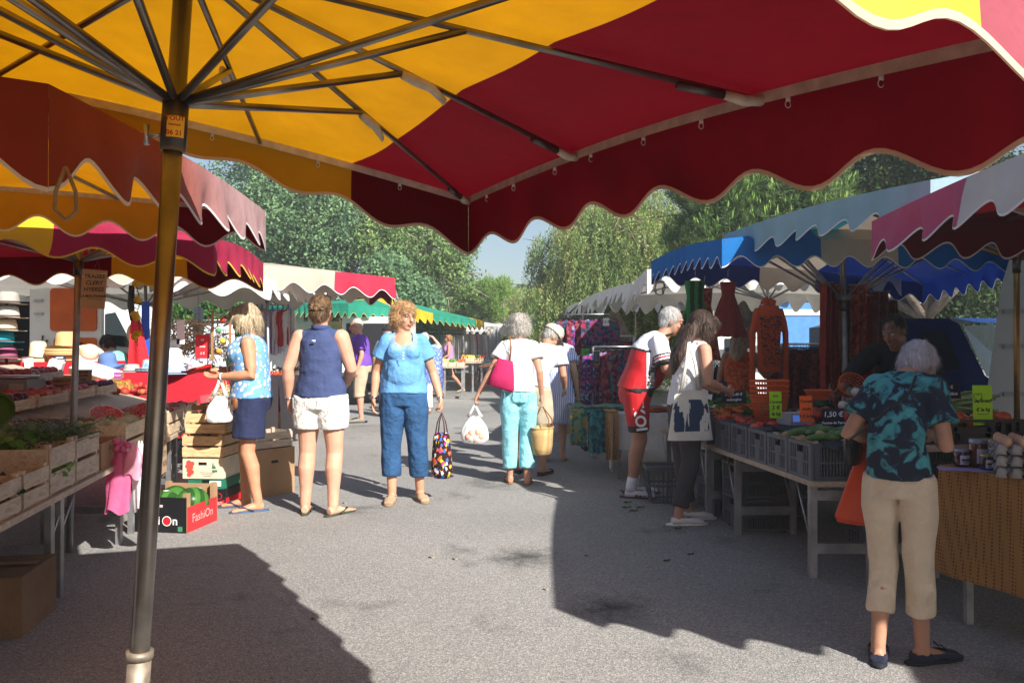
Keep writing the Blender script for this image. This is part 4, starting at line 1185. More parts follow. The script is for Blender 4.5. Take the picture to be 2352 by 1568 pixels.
flipflops(I, mat("blue_rubber", (.05,.10,.20), rough=.7), mat("dark_blue_rubber", (.02,.04,.10), rough=.6))
wristband(I, 1, mat("white_watch", (.75,.75,.75), rough=.4), name="watch"); wristband(I, -1, M_silver)
sp = I['sp']; s = I['s']
MB().tube([sp[0].lerp(sp[1],.38) + V(math.cos(a) * .178, math.sin(a) * .138,0) for a in [2 * PI * q / 24 for q in range(25)]],[(.004,.012)] * 25,6, side=(0,0,1)).build("belt", M_leather, I['T'])
P1 = I
wp = I['T'].matrix_basis
bpy.context.view_layer.update()
def world_of(I, p): return Matrix.Translation(I['T'].location) @ Matrix.Rotation(I['T'].rotation_euler.z, 4, 'Z') @ Vector(p)
a = I['arms']
wc = world_of(I, (a[1]['_hand'] + a[-1]['_hand']) / 2 + V(0,-.06,.035))
T = thing("wallet", "open red wallet held in both hands by the blonde woman", "wallet", wc, R(-76))
rm = mat("red_leather", (.55,.02,.02), rough=.45)
for k in (-1,1):
 b = MB(); Mx = Matrix.Rotation(R(-22 * k),3, 'Y') @ Matrix.Rotation(R(18),3, 'X'); b.box((.048 * k, 0,0),(.095,.19,.006), Mx); b.build("wallet_flap", rm, T)
b = MB(); b.box((.045,.0,.010),(.08,.15,.003), Matrix.Rotation(R(-22),3, 'Y') @ Matrix.Rotation(R(18),3, 'X')); b.build("banknotes", mat("paper_green", (.4,.45,.35)), T)
bp_ = world_of(I, a[1]['_wr'] + V(0,.0,-.005))
bag_plastic("carrier_bag", "small white plastic carrier bag hanging from the blonde woman's wrist", bp_ , .21,.36,.10, M_bagw, 1, handle=.15, rz=R(20))
T = thing("crossbody_bag", "brown leather crossbody bag at the blonde woman's hip", "handbag", world_of(I, V(.13,-.12,.88)), R(-60))
b = MB(); b.tube([V(0,0,.05), V(0,0,.03), V(0,0,-.02), V(0,0,-.05)],[(.07,.022),(.082,.03),(.075,.032),(.05,.02)],16, side=(1,0,0)); b.build("pouch", M_leather, T)
b = MB(); b.grid(lambda u, v: V((u - .5) * .15 * (1 - .25 * v),-.034 - .004 * math.sin(v * PI),.052 - .06 * v),8,6); b.build("pouch_flap", mat("brown_leather", (.16,.06,.025), rough=.5), T)
lp = world_of(I, V(-.12,.0,1.44)); st_ = [world_of(I, V(.13,-.13,.93)), world_of(I, V(.07,-.175,1.10)), world_of(I, V(.02,-.20,1.25)), world_of(I, V(-.05,-.12,1.40))]
Rm = Matrix.Rotation(-T.rotation_euler.z, 3, 'Z')
MB().tube([Rm @ (p - T.location) for p in st_],[(.008,.002)] * 4,6).build("shoulder_strap", M_leather, T)
g2 = G(737,1180)
I = person("woman in navy sleeveless top and white shorts seen from behind", (g2.x, g2.y, 0), R(172), Hh=1.765, fat=1.04, sh=1.04, hip=1.05, skin=(.58,.32,.22), leg=1.16, arm=1.22,
           hyaw=2, arms={-1: dict(elbow=(-.225,-.05,1.12), wrist=(-.13,-.22,1.0)),1: dict(elbow=(.245,.05,1.12), wrist=(.265,-.02,.885), curl=.4)},
           legs={1: dict(knee=(.115,-.02,.47), ankle=(.125,.00,.085), yaw=15),-1: dict(knee=(-.105,-.02,.47), ankle=(-.11,.03,.085), yaw=-25)}, voxel=.0075)
torso_garment(I, "sleeveless_top", mat("navy_pique", (.045,.065,.16), rough=.85, bump=.6, bs=12, bd=.03), ease=.012, z0=-.02, hem_flare=1.03, wr=.005, wsc=7, wst=(.6,.6,1.6), seed=11, neck=.085)
b = MB(); c = I['sp'][3]
b.lathe([(.066,.0),(.072,.03),(.069,.048),(.064,.046),(.062,.0)], c + V(0,.0,.0),24, sy=1.1); b.build("collar", MATS["navy_pique"], I['T'])
trousers(I, "shorts", mat("white_denim", (.76,.75,.72), rough=.85, bump=.7, bs=20, bd=.03), length=.55, w=1.12, ease=.012, wr=.0018, wst=(.5,.5,1.3), seed=12)
b = MB()
for k in (-1,1):
 cx = .085 * k * I['s'] * 1.2; z = .86 * I['s']; y = .165
 b.tube([V(cx - .055, y + .005, z + .05), V(cx - .05, y + .012, z - .03), V(cx, y + .018, z - .055), V(cx + .05, y + .012, z - .03), V(cx + .055, y + .005, z + .05)],.0022,5)
b.build("pocket_seam", mat("white_thread", (.6,.59,.57)), I['T'])
hm = hair_mat("brown_highlighted_hair", (.035,.02,.012),(.30,.17,.08), sc=60, stretch=(1,.3,.4))
hair_cap(I, hm, 'short', seed=13, vol=1.03, amp=.003)
hp = I['hp']
b = MB(); b.ball(hp(0,-.118,.01),(.022,.02,.02),10,8)
for q in range(9):
 an = PI * (q / 8) * 1.0 + .0
 b.tube([hp(.012 * math.cos(an),-.118,.01), hp(.04 * math.cos(an),-.125,.012 - .0 + .04 * math.sin(an)), hp(.058 * math.cos(an),-.10,.01 + .075 * math.sin(an) - .01)],[(.010,.006),(.013,.006),(.004,.003)],6)
b.build("hair_knot", hm, I['T'])
b = MB()
for k in (-1,1):
 b.tube([hp(.02 * k, .03,.125), hp(.075 * k, .01,.108), hp(.088 * k, -.06,.03)],[.004,.004,.002],6)
 b.ball(hp(.045 * k, -.02,.128),(.018,.012,.012),10,6)
o_ = b.build("sunglasses_on_head", M_black, I['T'])
MB().ball(hp(.045,-.03,.130),.011,8,6).build("white_hair_clip", M_white_cloth, I['T']); MB().ball(hp(-.045,-.03,.130),.011,8,6).build("white_hair_clip", M_white_cloth, I['T'])
flipflops(I, mat("dark_rubber_green_edge", (.035,.05,.03), rough=.7), M_black)
wristband(I, 1, M_silver); wristband(I, -1, M_silver, t=.93)
b = MB(); b.box((0,.155,1.385),(.03,.004,.014)); b.build("chest_emblem", mat("white_print", (.8,.8,.8)), I['T'])
g3 = G(928,1149)
I = person("woman in sky blue T-shirt and cropped jeans walking with a butterfly bag", (g3.x, g3.y, 0), R(6), Hh=1.735, fat=1.0, sh=.88, bust=.88, belly=.85, skin=(.52,.27,.17), leg=1.05, arm=1.05,
           hyaw=42, hpitch=4, toes=False, arms={1: dict(elbow=(.245,.05,1.09), wrist=(.31,-.02,.86), hand=(.1,-.1,-1), curl=.9),-1: dict(elbow=(-.235,.06,1.10), wrist=(-.255,.0,.87), curl=.35)},
           legs={1: dict(knee=(.115,-.03,.47), ankle=(.135,.05,.085), yaw=14),-1: dict(knee=(-.11,.0,.47), ankle=(-.10,-.02,.085), yaw=-6)}, voxel=.0075)
def lace_mat():
 return pattern("blue_lace", 'noise', [(.13,.40,.72),(.34,.33,.45),(.13,.38,.70)], scale=90, pos=[0,.46,.56], bump=.5, bs=80)
lb = mat("sky_blue_jersey", (.12,.31,.58), rough=.9, bump=.6, bs=13, bd=.035, var=.06)
hc_ = ell((0,-.16,1.50),(.125,.155,.155)); hl_ = ell((0,-.17,1.50),(.185,.185,.22))
torso_garment(I, "tshirt", lb, sleeve=.55, sl_w=1.25, ease=.013, z0=-.02, hem_flare=1.07, fit=1.1, wr=.007, wsc=7, seed=21, cut=hc_, mats=[lb, lace_mat()],
              region=lambda p: 1 if (hl_(p) and p.z > 1.31 and not hc_(p)) else 0)
b = MB()
for z in (1.285,1.262,1.235): b.ball((0,-.212 + (1.285 - z) * .1, z),(.008,.004,.008),10,6)
b.build("shirt_button", mat("white_button", (.8,.8,.8), rough=.3), I['T'])
jean = mat("blue_denim", (.022,.075,.18), rough=.85, bump=.7, bs=16, bd=.035, var=.3, vs=6)
trousers(I, "cropped_jeans", jean, length=1.66, w=1.10, ease=.012, flare=1.05, wr=.006, seed=22)
hair_cap(I, hair_mat("strawberry_blonde_hair", (.30,.15,.06),(.75,.48,.24), sc=45, stretch=(1,1,.8)), 'curly', amp=.011, sc=55, seed=23, vol=1.10)
glasses(I, mat("dark_spectacle_frame", (.03,.02,.03), rough=.3))
for k in (-1,1): MB().ball(I['hp'](.078 * k, -.005,-.045),.007,8,6).build("earring", M_silver, I['T'])
shoes(I, mat("beige_suede", (.36,.26,.17), rough=.95, bump=.3, bs=120), sole=mat("tan_sole", (.25,.17,.1)), high=.045)
wristband(I, 1, M_silver, w=.016, name="watch"); wristband(I, -1, M_silver, w=.018, t=.97)
bp_ = world_of(I, I['arms'][1]['_hand'] + V(.0,0,-.03))
but = pattern("butterfly_print", 'voronoi', [(.03,.015,.012),(.75,.15,.03),(.85,.6,.05),(.03,.015,.012),(.75,.72,.7),(.05,.15,.5),(.5,.05,.25),(.03,.015,.012)], scale=52,
              pos=[0,.34,.46,.54,.72,.80,.87,.93], stretch=(1,1,.7), bump=.3)
T = thing("shopping_bag", "dark cloth shopping bag printed with colourful butterflies held by the woman in sky blue", "shopping bag", bp_, R(-20))
b = MB()
b.tube([V(0,0,-.17), V(0,0,-.20), V(0,0,-.33), V(0,0,-.50), V(0,0,-.565)],[(.055,.02),(.075,.045),(.085,.07),(.095,.075),(.07,.05)],26, side=(1,0,0))
for i, v in enumerate(b.v): b.v[i] = tuple(Vector(v) * 1.0 + V(.008 * mnoise.noise(Vector(v) * 22),.010 * mnoise.noise(Vector(v) * 20 + V(3,0,0)),0))
b.build("bag_body", but, T)
for k in (-1,1): MB().tube([V(-.045,.03 * k, -.19), V(-.03,.02 * k, -.08), V(0,.008 * k, .0), V(.03,.02 * k, -.08), V(.045,.03 * k, -.19)],.0055,7).build("bag_handle", mat("dark_brown_strap", (.06,.025,.018), rough=.5), T)
g4 = G(1192,1110)
I = person("grey haired woman in white T-shirt and pale turquoise jeans seen from behind", (g4.x, g4.y, 0), R(178), Hh=1.665, fat=.80, sh=.90, skin=(.47,.24,.16), leg=.92, arm=.92,
           arms={1: dict(elbow=(.275,.08,1.12), wrist=(.40,.05,.90), hand=(.5,-.1,-1), curl=.8),-1: dict(elbow=(-.205,.07,1.12), wrist=(-.225,.0,.88), hand=(-.05,-.1,-1), curl=.8)},
           spine=[V(0,.02,.93), V(0,.02,1.08), V(0,.02,1.26), V(0,-.015,1.41)], head=V(0,-.06,1.56), hpitch=12,
           legs={1: dict(knee=(.09,.0,.47), ankle=(.09,-.03,.085), yaw=10),-1: dict(knee=(-.085,-.02,.47), ankle=(-.08,.05,.085), yaw=-5)}, voxel=.008)
torso_garment(I, "tshirt", mat("white_cotton", (.78,.77,.76), rough=.9, bump=.7, bs=12, bd=.04, var=.03), sleeve=.5, sl_w=1.3, ease=.018, hem_flare=1.02, fit=1.08, wr=.007, seed=31, neck=.09, z0=-.01)
tj = mat("turquoise_denim", (.24,.58,.66), rough=.9, bump=.7, bs=16, bd=.03, var=.10)
trousers(I, "jeans", tj, length=1.80, w=1.10, ease=.012, flare=1.1, wr=.007, seed=32)
b = MB()
for k in (-1,1):
 cx = .085 * k; z = .86; y = .150
 b.tube([V(cx - .05, y, z + .06), V(cx - .045, y + .006, z - .04), V(cx, y + .012, z - .06), V(cx + .045, y + .006, z - .04), V(cx + .05, y, z + .06)],.002,5)
b.build("pocket_seam", mat("turquoise_thread", (.15,.5,.58)), I['T'])
hair_cap(I, hair_mat("grey_hair", (.30,.27,.23),(.72,.69,.64), sc=60, stretch=(1,1,.5)), 'curly', amp=.009, sc=45, seed=33, vol=1.12)
flipflops(I, mat("brown_sandal", (.20,.12,.07), rough=.7), mat("brown_sandal_strap", (.12,.07,.04)))
P4 = I
aL = world_of(I, I['arms'][1]['_hand'] + V(0,0,-.03)); aR = world_of(I, I['arms'][-1]['_hand'] + V(0,0,-.03))
T0 = bag_plastic("carrier_bag", "full white plastic carrier bag with pink fruit inside, held by the grey haired woman", aL, .27,.37,.16, M_bagw, 5, handle=.12)
for i, (x, z) in enumerate(((-.06,-.31),(.0,-.33),(.06,-.31),(.03,-.27),(-.03,-.28))):
 pch = mat("peach_skin_pale", (.75,.30,.22), rough=.6, var=.3)
 o_ = MB().ball((0,0,0),.036,14,10).build("peach", pch); o_.location = aL + V(x, -.05, z)
 tag(o_, "peach inside the white carrier bag", "peach", "peaches in the white carrier bag")
T = thing("straw_basket", "woven straw basket with leather handles held by the grey haired woman", "basket", aR, R(70))
straw = pattern("woven_straw", 'wave', [(.42,.28,.12),(.52,.36,.17)], scale=22, stretch=(.2,.2,3), bump=.8, bs=90)
b = MB(); b.lathe([(.085,-.46),(.105,-.455),(.118,-.38),(.125,-.28),(.128,-.20),(.124,-.20),(.118,-.28),(.10,-.42),(.0,-.44)],(0,0,0),28, sx=1.25, sy=.82, caps=False)
b.lathe([(0,-.46),(.085,-.46)],(0,0,0),28, sx=1.25, sy=.82, caps=False); b.build("basket_body", straw, T)
MB().tube([V(.158 * math.cos(a),.104 * math.sin(a),-.20) for a in [2 * PI * q / 28 for q in range(29)]],.008,7).build("basket_rim", straw, T)
for k in (-1,1): MB().tube([V(-.07,.09 * k, -.24), V(-.05,.085 * k, -.12), V(0,.01 * k, 0), V(.05,.085 * k, -.12), V(.07,.09 * k, -.24)],.006,7).build("basket_handle", M_leather, T)
T = thing("shoulder_bag", "magenta cloth shoulder bag at the grey haired woman's left side", "handbag", world_of(I, V(.135,.13,1.10)), R(0))
mg_ = mat("magenta_cloth", (.42,.012,.09), rough=.8, bump=.3, bs=60)
b = MB(); b.tube([V(.01,0,.11), V(0,0,.07), V(-.02,-.01,-.06), V(-.04,-.01,-.15), V(-.045,-.01,-.165)],[(.07,.02),(.085,.035),(.115,.06),(.135,.06),(.12,.04)],22, side=(1,0,.0))
for i, v in enumerate(b.v): b.v[i] = tuple(Vector(v) + V(0,.009 * mnoise.noise(Vector(v) * 18),.004 * mnoise.noise(Vector(v) * 15)))
b.build("bag_body", mg_, T)
MB().tube([V(.05,.02,.09), V(.062,.01,.22), V(.052,.0,.335), V(.02,.12,.34)],[(.007,.003)] * 4,6).build("shoulder_strap", M_leather, T)
MB().tube([V(-.05,-.01,.07), V(-.20,-.06,.045), V(-.25,-.06,.05), V(-.20,-.05,.06), V(-.04,.0,.085)],[(.006,.004)] * 5,6).build("bag_handle", M_leather, T)
g5 = G(1222,1096)
I = person("man in beige cap and beige shorts bending beside the grey haired woman", (g5.x + .02, g5.y + .25,0), R(160), Hh=1.72, fat=1.0, skin=(.42,.22,.14),
           spine=[V(0,.04,.90), V(0.0,.0,1.04), V(-.04,-.12,1.19), V(-.08,-.22,1.30)], head=V(-.10,-.31,1.415), hpitch=42, hyaw=-40,
           arms={1: dict(elbow=(.14,-.22,1.05), wrist=(.10,-.36,.92)),-1: dict(elbow=(-.28,-.15,1.02), wrist=(-.25,-.30,.88))},
           legs={1: dict(ankle=(.16,.0,.085)),-1: dict(ankle=(-.12,.06,.085))}, voxel=.009)
torso_garment(I, "shirt", mat("pale_grey_shirt", (.50,.53,.60), rough=.9, bump=.3, bs=60), sleeve=.6, ease=.02, seed=41)
trousers(I, "shorts", mat("beige_cotton", (.42,.36,.26), rough=.9, bump=.3, bs=60), length=.85, w=1.2, ease=.02, flare=1.2, seed=42)
capm = mat("beige_cap", (.52,.47,.36), rough=.9, bump=.3, bs=120)
hair_cap(I, hair_mat("short_grey_hair", (.25,.24,.22),(.55,.53,.5)), 'man', seed=43, amp=.003)
def cap_on(I, m, brim_dir=1):
 hp, s, HR = I['hp'], I['s'], I['HR']; mb = MB()
 mb.ball(hp(0,-.022,.050),(.096 * s, .112 * s, .098 * s),20,14, rot=HR)
 HI = HR.inverted(); hc = I['hc']
 o = finish(mb, "cap", [m], I['T'], voxel=.009, smooth=2, cut=lambda p: (HI @ (p - hc)).z < .038 * s)
 b = MB()
 def fn(u, v):
  an = (u - .5) * 2.4
  r0 = .094; L = .085 * math.cos((u - .5) * PI) ** .5 * v if abs(u - .5) < .5 else 0
  return hp(math.sin(an) * (r0 + L * .5),(math.cos(an) * (.088 + L)) * brim_dir, .046 - .35 * L - .01 * abs(u - .5))
 b.grid(fn, 14,4); b.grid(lambda u, v: fn(u, v) - HR @ V(0,0,.004),14,4); b.build("cap_brim", m, o)
cap_on(I, capm)
shoes(I, mat("dark_brown_sandal", (.04,.025,.018), rough=.7), sole=mat("dark_sole", (.02,.015,.012)), high=.03)
g6 = V(.50,9.3,0)
I = person("woman in blue and white zigzag dress behind the man in the cap", g6, R(170), Hh=1.62, fat=1.1, skin=(.5,.3,.2), voxel=.011, fingers=False, toes=False,
           spine=[V(0,0,.93), V(0,.01,1.08), V(-.0,-.04,1.26), V(-.0,-.08,1.40)], head=V(-.01,-.16,1.53), hpitch=30)
zz = pattern("zigzag_print", 'wave', [(.70,.74,.85),(.06,.10,.55),(.12,.30,.75),(.70,.74,.85)], scale=7, pos=[0,.3,.6,.8], stretch=(1,1,1.6))
s = I['s']; mb = MB(); sp = I['sp']
mb.tube([V(0,0,.45), V(0,0,.7), sp[0], sp[1], sp[2], sp[3]],[(.25,.19),(.23,.18),(.205,.16),(.18,.15),(.19,.15),(.12,.09)],20, side=(1,0,0))
for k in (-1,1): mb.tube([sp[3] + V(.06 * k, 0,-.03), I['arms'][k]['_sh'], I['arms'][k]['_sh'].lerp(I['arms'][k]['_el'],.6)],[.07,.075,.08],12)
finish(mb, "dress", [zz], I['T'], voxel=.011, wr=.01, seed=51)
hair_cap(I, MATS["short_grey_hair"], 'short', seed=52)
g7 = G(1488,1137)
I = person("cyclist in red and white jersey and red bib shorts leaning over the stall", (g7.x - .06, g7.y, 0), R(84), toes=False, Hh=1.80, fat=1.10, belly=1.15, skin=(.42,.21,.13), leg=1.08, arm=1.1,
           spine=[V(0,.05,.90), V(0,.0,1.05), V(0,-.05,1.21), V(0,-.17,1.345)], head=V(0.02,-.262,1.475), hpitch=16,
           arms={1: dict(elbow=(.22,-.22,1.08), wrist=(.17,-.42,.99)),-1: dict(elbow=(-.22,-.19,1.08), wrist=(-.17,-.38,.98))},
           legs={1: dict(knee=(.09,.0,.47), ankle=(.10,.06,.085), yaw=5),-1: dict(knee=(-.09,.02,.47), ankle=(-.10,.09,.085), yaw=-5)}, voxel=.008)
mr_, mw_, mk_ = mat("red_lycra", (.50,.012,.018), rough=.6, bump=.15, bs=50, var=.05), mat("white_lycra", (.74,.75,.80), rough=.6, bump=.15, bs=50, var=.03), mat("black_lycra", (.018,.018,.02), rough=.6, var=.05)
zs = I['s']
def jersey(p):
 y, z, x = p.y / zs, p.z / zs, p.x / zs
 cz = 1.26 + (y + .1) * -.55
 if z < .915: return 2
 arm_ = abs(x) > .17 or y < -.215
 if arm_ and z > 1.0:
  for k in (-1,1):
   sh_, el_ = I['arms'][k]['_sh'], I['arms'][k]['_el']
   t = (p - sh_).dot(el_ - sh_) / (el_ - sh_).length_squared
   if (p - sh_.lerp(el_, max(0, min(1, t)))).length < .09 and t > .12:
    if .50 < t < .56 or t > .72: return 2
    if .60 < t < .66: return 0
    return 1
 if z > 1.215 + .25 * max(0, y + .03): return 2 if z < 1.235 + .25 * max(0, y + .03) else 1
 if -.105 < y < -.035: return 1
 return 0
torso_garment(I, "jersey", mr_, sleeve=.85, sl_w=1.12, ease=.016, wr=.004, seed=61, mats=[mr_, mw_, mk_], region=jersey, fit=1.12, z0=-.02)
trousers(I, "cycling_shorts", mr_, length=.80, w=1.08, ease=.006, wr=.002, mats=[mr_, mk_], seed=62,
         region=lambda p: 1 if p.z / zs < .60 else 0)
hair_cap(I, hair_mat("white_cropped_hair", (.35,.34,.33),(.72,.71,.70), sc=90), 'man', seed=63, amp=.003)
glasses(I, M_black)
sp = I['sp']; b = MB(); c = sp[3]
b.tube([c + V(math.cos(a) * .078, math.sin(a) * .072 - .02,.012 - .02 * math.sin(a)) for a in [2 * PI * q / 20 for q in range(21)]],[(.006,.017)] * 21,6, side=(0,0,1)); b.build("collar", mk_, I['T'])
wp_ = mat("white_print", (.8,.8,.8))
hpn, kn = I['legs'][-1]['_hp'], I['legs'][-1]['_kn']
writing("EKOI", frame(hpn.lerp(kn, .42) + V(-.112,-.01,.0),(-.08,-.15,-1),(0,-1,.15)),.13, wp_, I['T'], bold=.004)
writing("RUCHI", frame(V(-.188,-.085,1.12),(0,.15,-1),(0,-1,-.15)),.085, mk_, I['T'], bold=.003)
for k in (-1,1):
 d = I['legs'][k]; an = d['_an']; kk = d['_kn']
 MB().tube([an.lerp(kk, .22), an.lerp(kk, .1), an, an - V(0,0,.03)],[.047,.048,.048,.05],14).build("sock", mat("white_sock", (.72,.72,.78), rough=.95, bump=.4, bs=100), I['T'])
shoes(I, mat("white_cycling_shoe", (.70,.72,.78), rough=.35), sole=mat("red_black_sole", (.08,.02,.02)), high=.052)
for k in (-1,1):
 b0, fd, fs_ = I['legs'][k]['_f']
 for q in (.05,.085,.12):
  c = b0 + fd * q
  MB().tube([c + fs_ * -.05 + V(0,0,.02), c + fs_ * -.03 + V(0,0,.062 - q * .1), c + V(0,0,.078 - q * .18), c + fs_ * .03 + V(0,0,.062 - q * .1), c + fs_ * .05 + V(0,0,.02)],[(.010,.003)] * 5,6, side=fd).build("shoe_strap", mk_, I['T'])
g8 = G(1566,1196)
I = person("young woman with long dark hair in white tank top and grey trousers", (g8.x + .05, g8.y, 0), R(106), toes=False, Hh=1.665, fat=.92, skin=(.48,.25,.17), leg=.95, arm=1.0,
           spine=[V(0,.03,.92), V(0,.02,1.07), V(0,-.02,1.25), V(0,-.07,1.39)], head=V(.0,-.13,1.535), hpitch=14, hyaw=-6,
           arms={1: dict(elbow=(.235,-.01,1.10), wrist=(.15,-.24,1.045), curl=.4),-1: dict(elbow=(-.22,-.05,1.10), wrist=(-.14,-.25,1.03), curl=.4)},
           legs={1: dict(knee=(.09,.0,.47), ankle=(.09,-.04,.085), yaw=-20),-1: dict(knee=(-.085,.03,.47), ankle=(-.10,.14,.085), yaw=-10)}, voxel=.0075)
torso_garment(I, "tank_top", MATS["white_cotton"], ease=.010, wr=.005, seed=71, shw=.75, z0=-.015)
trousers(I, "trousers", mat("grey_brown_cotton", (.06,.055,.055), rough=.9, bump=.7, bs=18, bd=.03), length=1.86, w=1.0, ease=.013, flare=.92, wr=.005, seed=72)
hm = hair_mat("long_dark_hair", (.02,.012,.01),(.10,.055,.035), sc=80, stretch=(1,1,.06))
hair_cap(I, hm, 'bob', seed=73, vol=1.02, amp=.003)
hp = I['hp']; mb = MB()
mb.tube([hp(0,-.05,.04), hp(0,-.085,-.05), I['sp'][3] + V(0,.105,.0), I['sp'][2].lerp(I['sp'][3],.45) + V(.0,.135,-.01), I['sp'][2] + V(0.01,.135,-.02), I['sp'][2] + V(0.02,.13,-.10)],
  [(.075,.055),(.083,.05),(.095,.042),(.085,.036),(.06,.026),(.012,.01)],18, side=(1,0,0))
finish(mb, "hair_length", [hm], I['T'], voxel=.008, smooth=2, wr=.009, wsc=22, wst=(1,1,.12), seed=74)
glasses(I, M_black, M_black)
shoes(I, mat("white_canvas_shoe", (.66,.66,.64), rough=.8), sole=mat("white_rubber", (.70,.69,.66), rough=.6), high=.05)
tp = world_of(I, I['arms'][-1]['_sh'] + V(-.02,.03,.06)) + V(-.11,-.05,0)
T = thing("tote_bag", "cream cotton tote bag with dark blue print on the long haired woman's shoulder", "tote bag", tp, R(8))
totem = pattern("tote_print", 'noise', [(.025,.05,.10),(.62,.61,.56)], scale=9, pos=[0,.50], stretch=(1.6,1,.35), bump=.3)
cot = mat("cream_cotton", (.64,.62,.55), rough=.95, bump=.3, bs=120)
b = MB(); mats_ = [cot, totem]
def tf(u, v):
 a = 2 * PI * u; wv = .125 + .05 * v; q = math.cos(a); qs = math.copysign(abs(q) ** .55, q)
 return V(wv * qs + .02,.028 * math.copysign(abs(math.sin(a)) ** .8, math.sin(a)) * (.5 + v) + .03 + .006 * mnoise.noise(V(u * 9, v * 5,0)),-.36 - .37 * v + .02 * q * (1 - v) - .02 * abs(q) * (1 - v))
b.grid(tf, 60,22); b.grid(lambda u, v: tf(u, 1) .lerp(V(.02,.03,-.735), v),60,3)
o_ = b.build("bag_body", cot, T); o_.data.materials.append(totem)
for p in o_.data.polygons:
 c = p.center
 if -.66 < c.z < -.43 and abs(c.x - .02) < .135 and abs(c.y - .03) > .012: p.material_index = 1
for k in (-1,1): MB().tube([V(.0,.0,0), V(.02 + .035 * k, .02,-.16), V(.02 + .075 * k, .035,-.38)],[(.013,.003)] * 3,6).build("bag_strap", cot, T)
def tiedye():
 m, n, b = _new("tie_dye")
 co = coords(n)
 t = N(n, "ShaderNodeTexNoise", Scale=15.0, Detail=5.0); t.inputs["Distortion"].default_value = .9; n.links.new(co, t.inputs["Vector"])
 c = ramp(n, t.outputs[0],[(0.44,(.008,.014,.035)),(0.50,(.012,.03,.06)),(0.53,(.03,.17,.21)),(.62,(.06,.30,.34))])
 n.links.new(c, b.inputs["Base Color"]); b.inputs["Roughness"].default_value = .9; add_bump(n, b, 25,.25)
 return m
g9 = V(1.665,3.42,0)
I = person("elderly white haired woman in teal tie-dye shirt and beige trousers, right foreground", g9, R(143), toes=False, Hh=1.49, fat=.67, sh=.78, hip=.98, skin=(.42,.22,.15), leg=.95, arm=.92,
           spine=[V(0,.03,.93), V(.01,.035,1.08), V(.0,-.03,1.25), V(-.01,-.12,1.375)], head=V(-.035,-.245,1.435), hpitch=46, hyaw=-8,
           arms={1: dict(elbow=(.235,.04,1.10), wrist=(.13,-.15,1.06), hand=(-.7,-.7,0), curl=.6),-1: dict(elbow=(-.20,-.02,1.06), wrist=(-.12,-.22,1.10), hand=(.6,-.7,.2), curl=.6)},
           legs={1: dict(knee=(.078,-.02,.47), ankle=(.085,.07,.085), yaw=12),-1: dict(knee=(-.078,-.02,.47), ankle=(-.09,-.05,.085), yaw=-38)}, voxel=.0065)
torso_garment(I, "tie_dye_shirt", tiedye(), sleeve=.62, sl_w=1.25, ease=.020, wr=.008, wsc=8, seed=81, hem_flare=1.04, fit=1.06, z0=-.025, neck=.09)
trousers(I, "cropped_trousers", mat("beige_linen", (.60,.50,.38), rough=.9, bump=.8, bs=11, bd=.045, var=.06), length=1.60, w=.84, ease=.012, flare=1.08, wr=.009, wsc=8, seed=82)
hair_cap(I, hair_mat("white_lilac_hair", (.40,.38,.42),(.70,.68,.74), sc=75), 'short', seed=83, amp=.008, vol=1.04)
shoes(I, mat("navy_canvas_shoe", (.018,.022,.045), rough=.9, bump=.4, bs=120), sole=mat("navy_sole", (.01,.012,.02)), high=.042)
b0, fd, fs_ = I['legs'][-1]['_f']
b = MB()
for k in (-1,1): b.tube([b0 + fd * .085 + V(0,0,.062), b0 + fd * .075 + fs_ * .02 * k + V(0,0,.078), b0 + fd * .09 + fs_ * .032 * k + V(0,0,.062)],.003,6)
b.build("shoe_bow", M_black, I['T'])
sp = I['sp']
lp_ = [sp[3] + V(-.05,.075,.02), sp[2] + V(-.06,.155,.06), sp[1].lerp(sp[2],.5) + V(.08,.165,.0), sp[1] + V(.17,.09,.0), sp[0] + V(.19,.0,.08)]
hb = thing("crossbody_bag", "small black crossbody bag worn across the elderly woman's back", "handbag", world_of(I, sp[0] + V(.20,-.06,.10)), R(143))
Rl = hb.location.copy(); Ri = Matrix.Rotation(-R(143),3, 'Z')
MB().tube([Ri @ (world_of(I, p) - Rl) for p in lp_],[(.006,.003)] * 5,6).build("shoulder_strap", M_black, hb)
MB().tube([V(0,0,.08), V(0,0,0), V(0,0,-.09)],[(.07,.02),(.085,.035),(.07,.03)],14, side=(0,1,0)).build("pouch", M_black, hb)
ob_ = thing("shopping_bag", "orange red plastic shopping bag hanging in front of the elderly woman", "shopping bag", world_of(I, V(.17,-.13,.90)), R(150))
om = mat("orange_bag_plastic", (.62,.07,.02), rough=.4, bump=.4, bs=25, trans=.2, tcol=(.7,.1,.02))
b = MB(); b.tube([V(0,0,.0), V(.0,0,-.12), V(.0,0,-.33), V(0,0,-.36)],[(.02,.012),(.06,.03),(.13,.05),(.12,.03)],24, side=(1,0,0))
for i, v in enumerate(b.v): b.v[i] = tuple(Vector(v) + V(0,.012 * mnoise.noise(Vector(v) * 14),0))
b.build("bag_body", om, ob_)
MB().tube([V(0,0,-.02), V(0,0,.10)],[(.014,.006),(.010,.006)],8).build("bag_handle", om, ob_)
I = person("dark haired stall keeper in black shirt leaning over the vegetables", (3.05,6.25,0), R(-25), Hh=1.72, fat=1.08, skin=(.28,.14,.09), voxel=.009, toes=False,
           spine=[V(0,.05,.92), V(0,.0,1.05), V(0,-.08,1.21), V(-.03,-.18,1.32)], head=V(-.05,-.27,1.44), hpitch=26, hyaw=-35,
           arms={-1: dict(elbow=(-.32,-.26,1.14), wrist=(-.42,-.44,.98), hand=(-.5,-.7,-.3), curl=.6),1: dict(elbow=(.25,-.2,1.05), wrist=(.1,-.4,.95))})
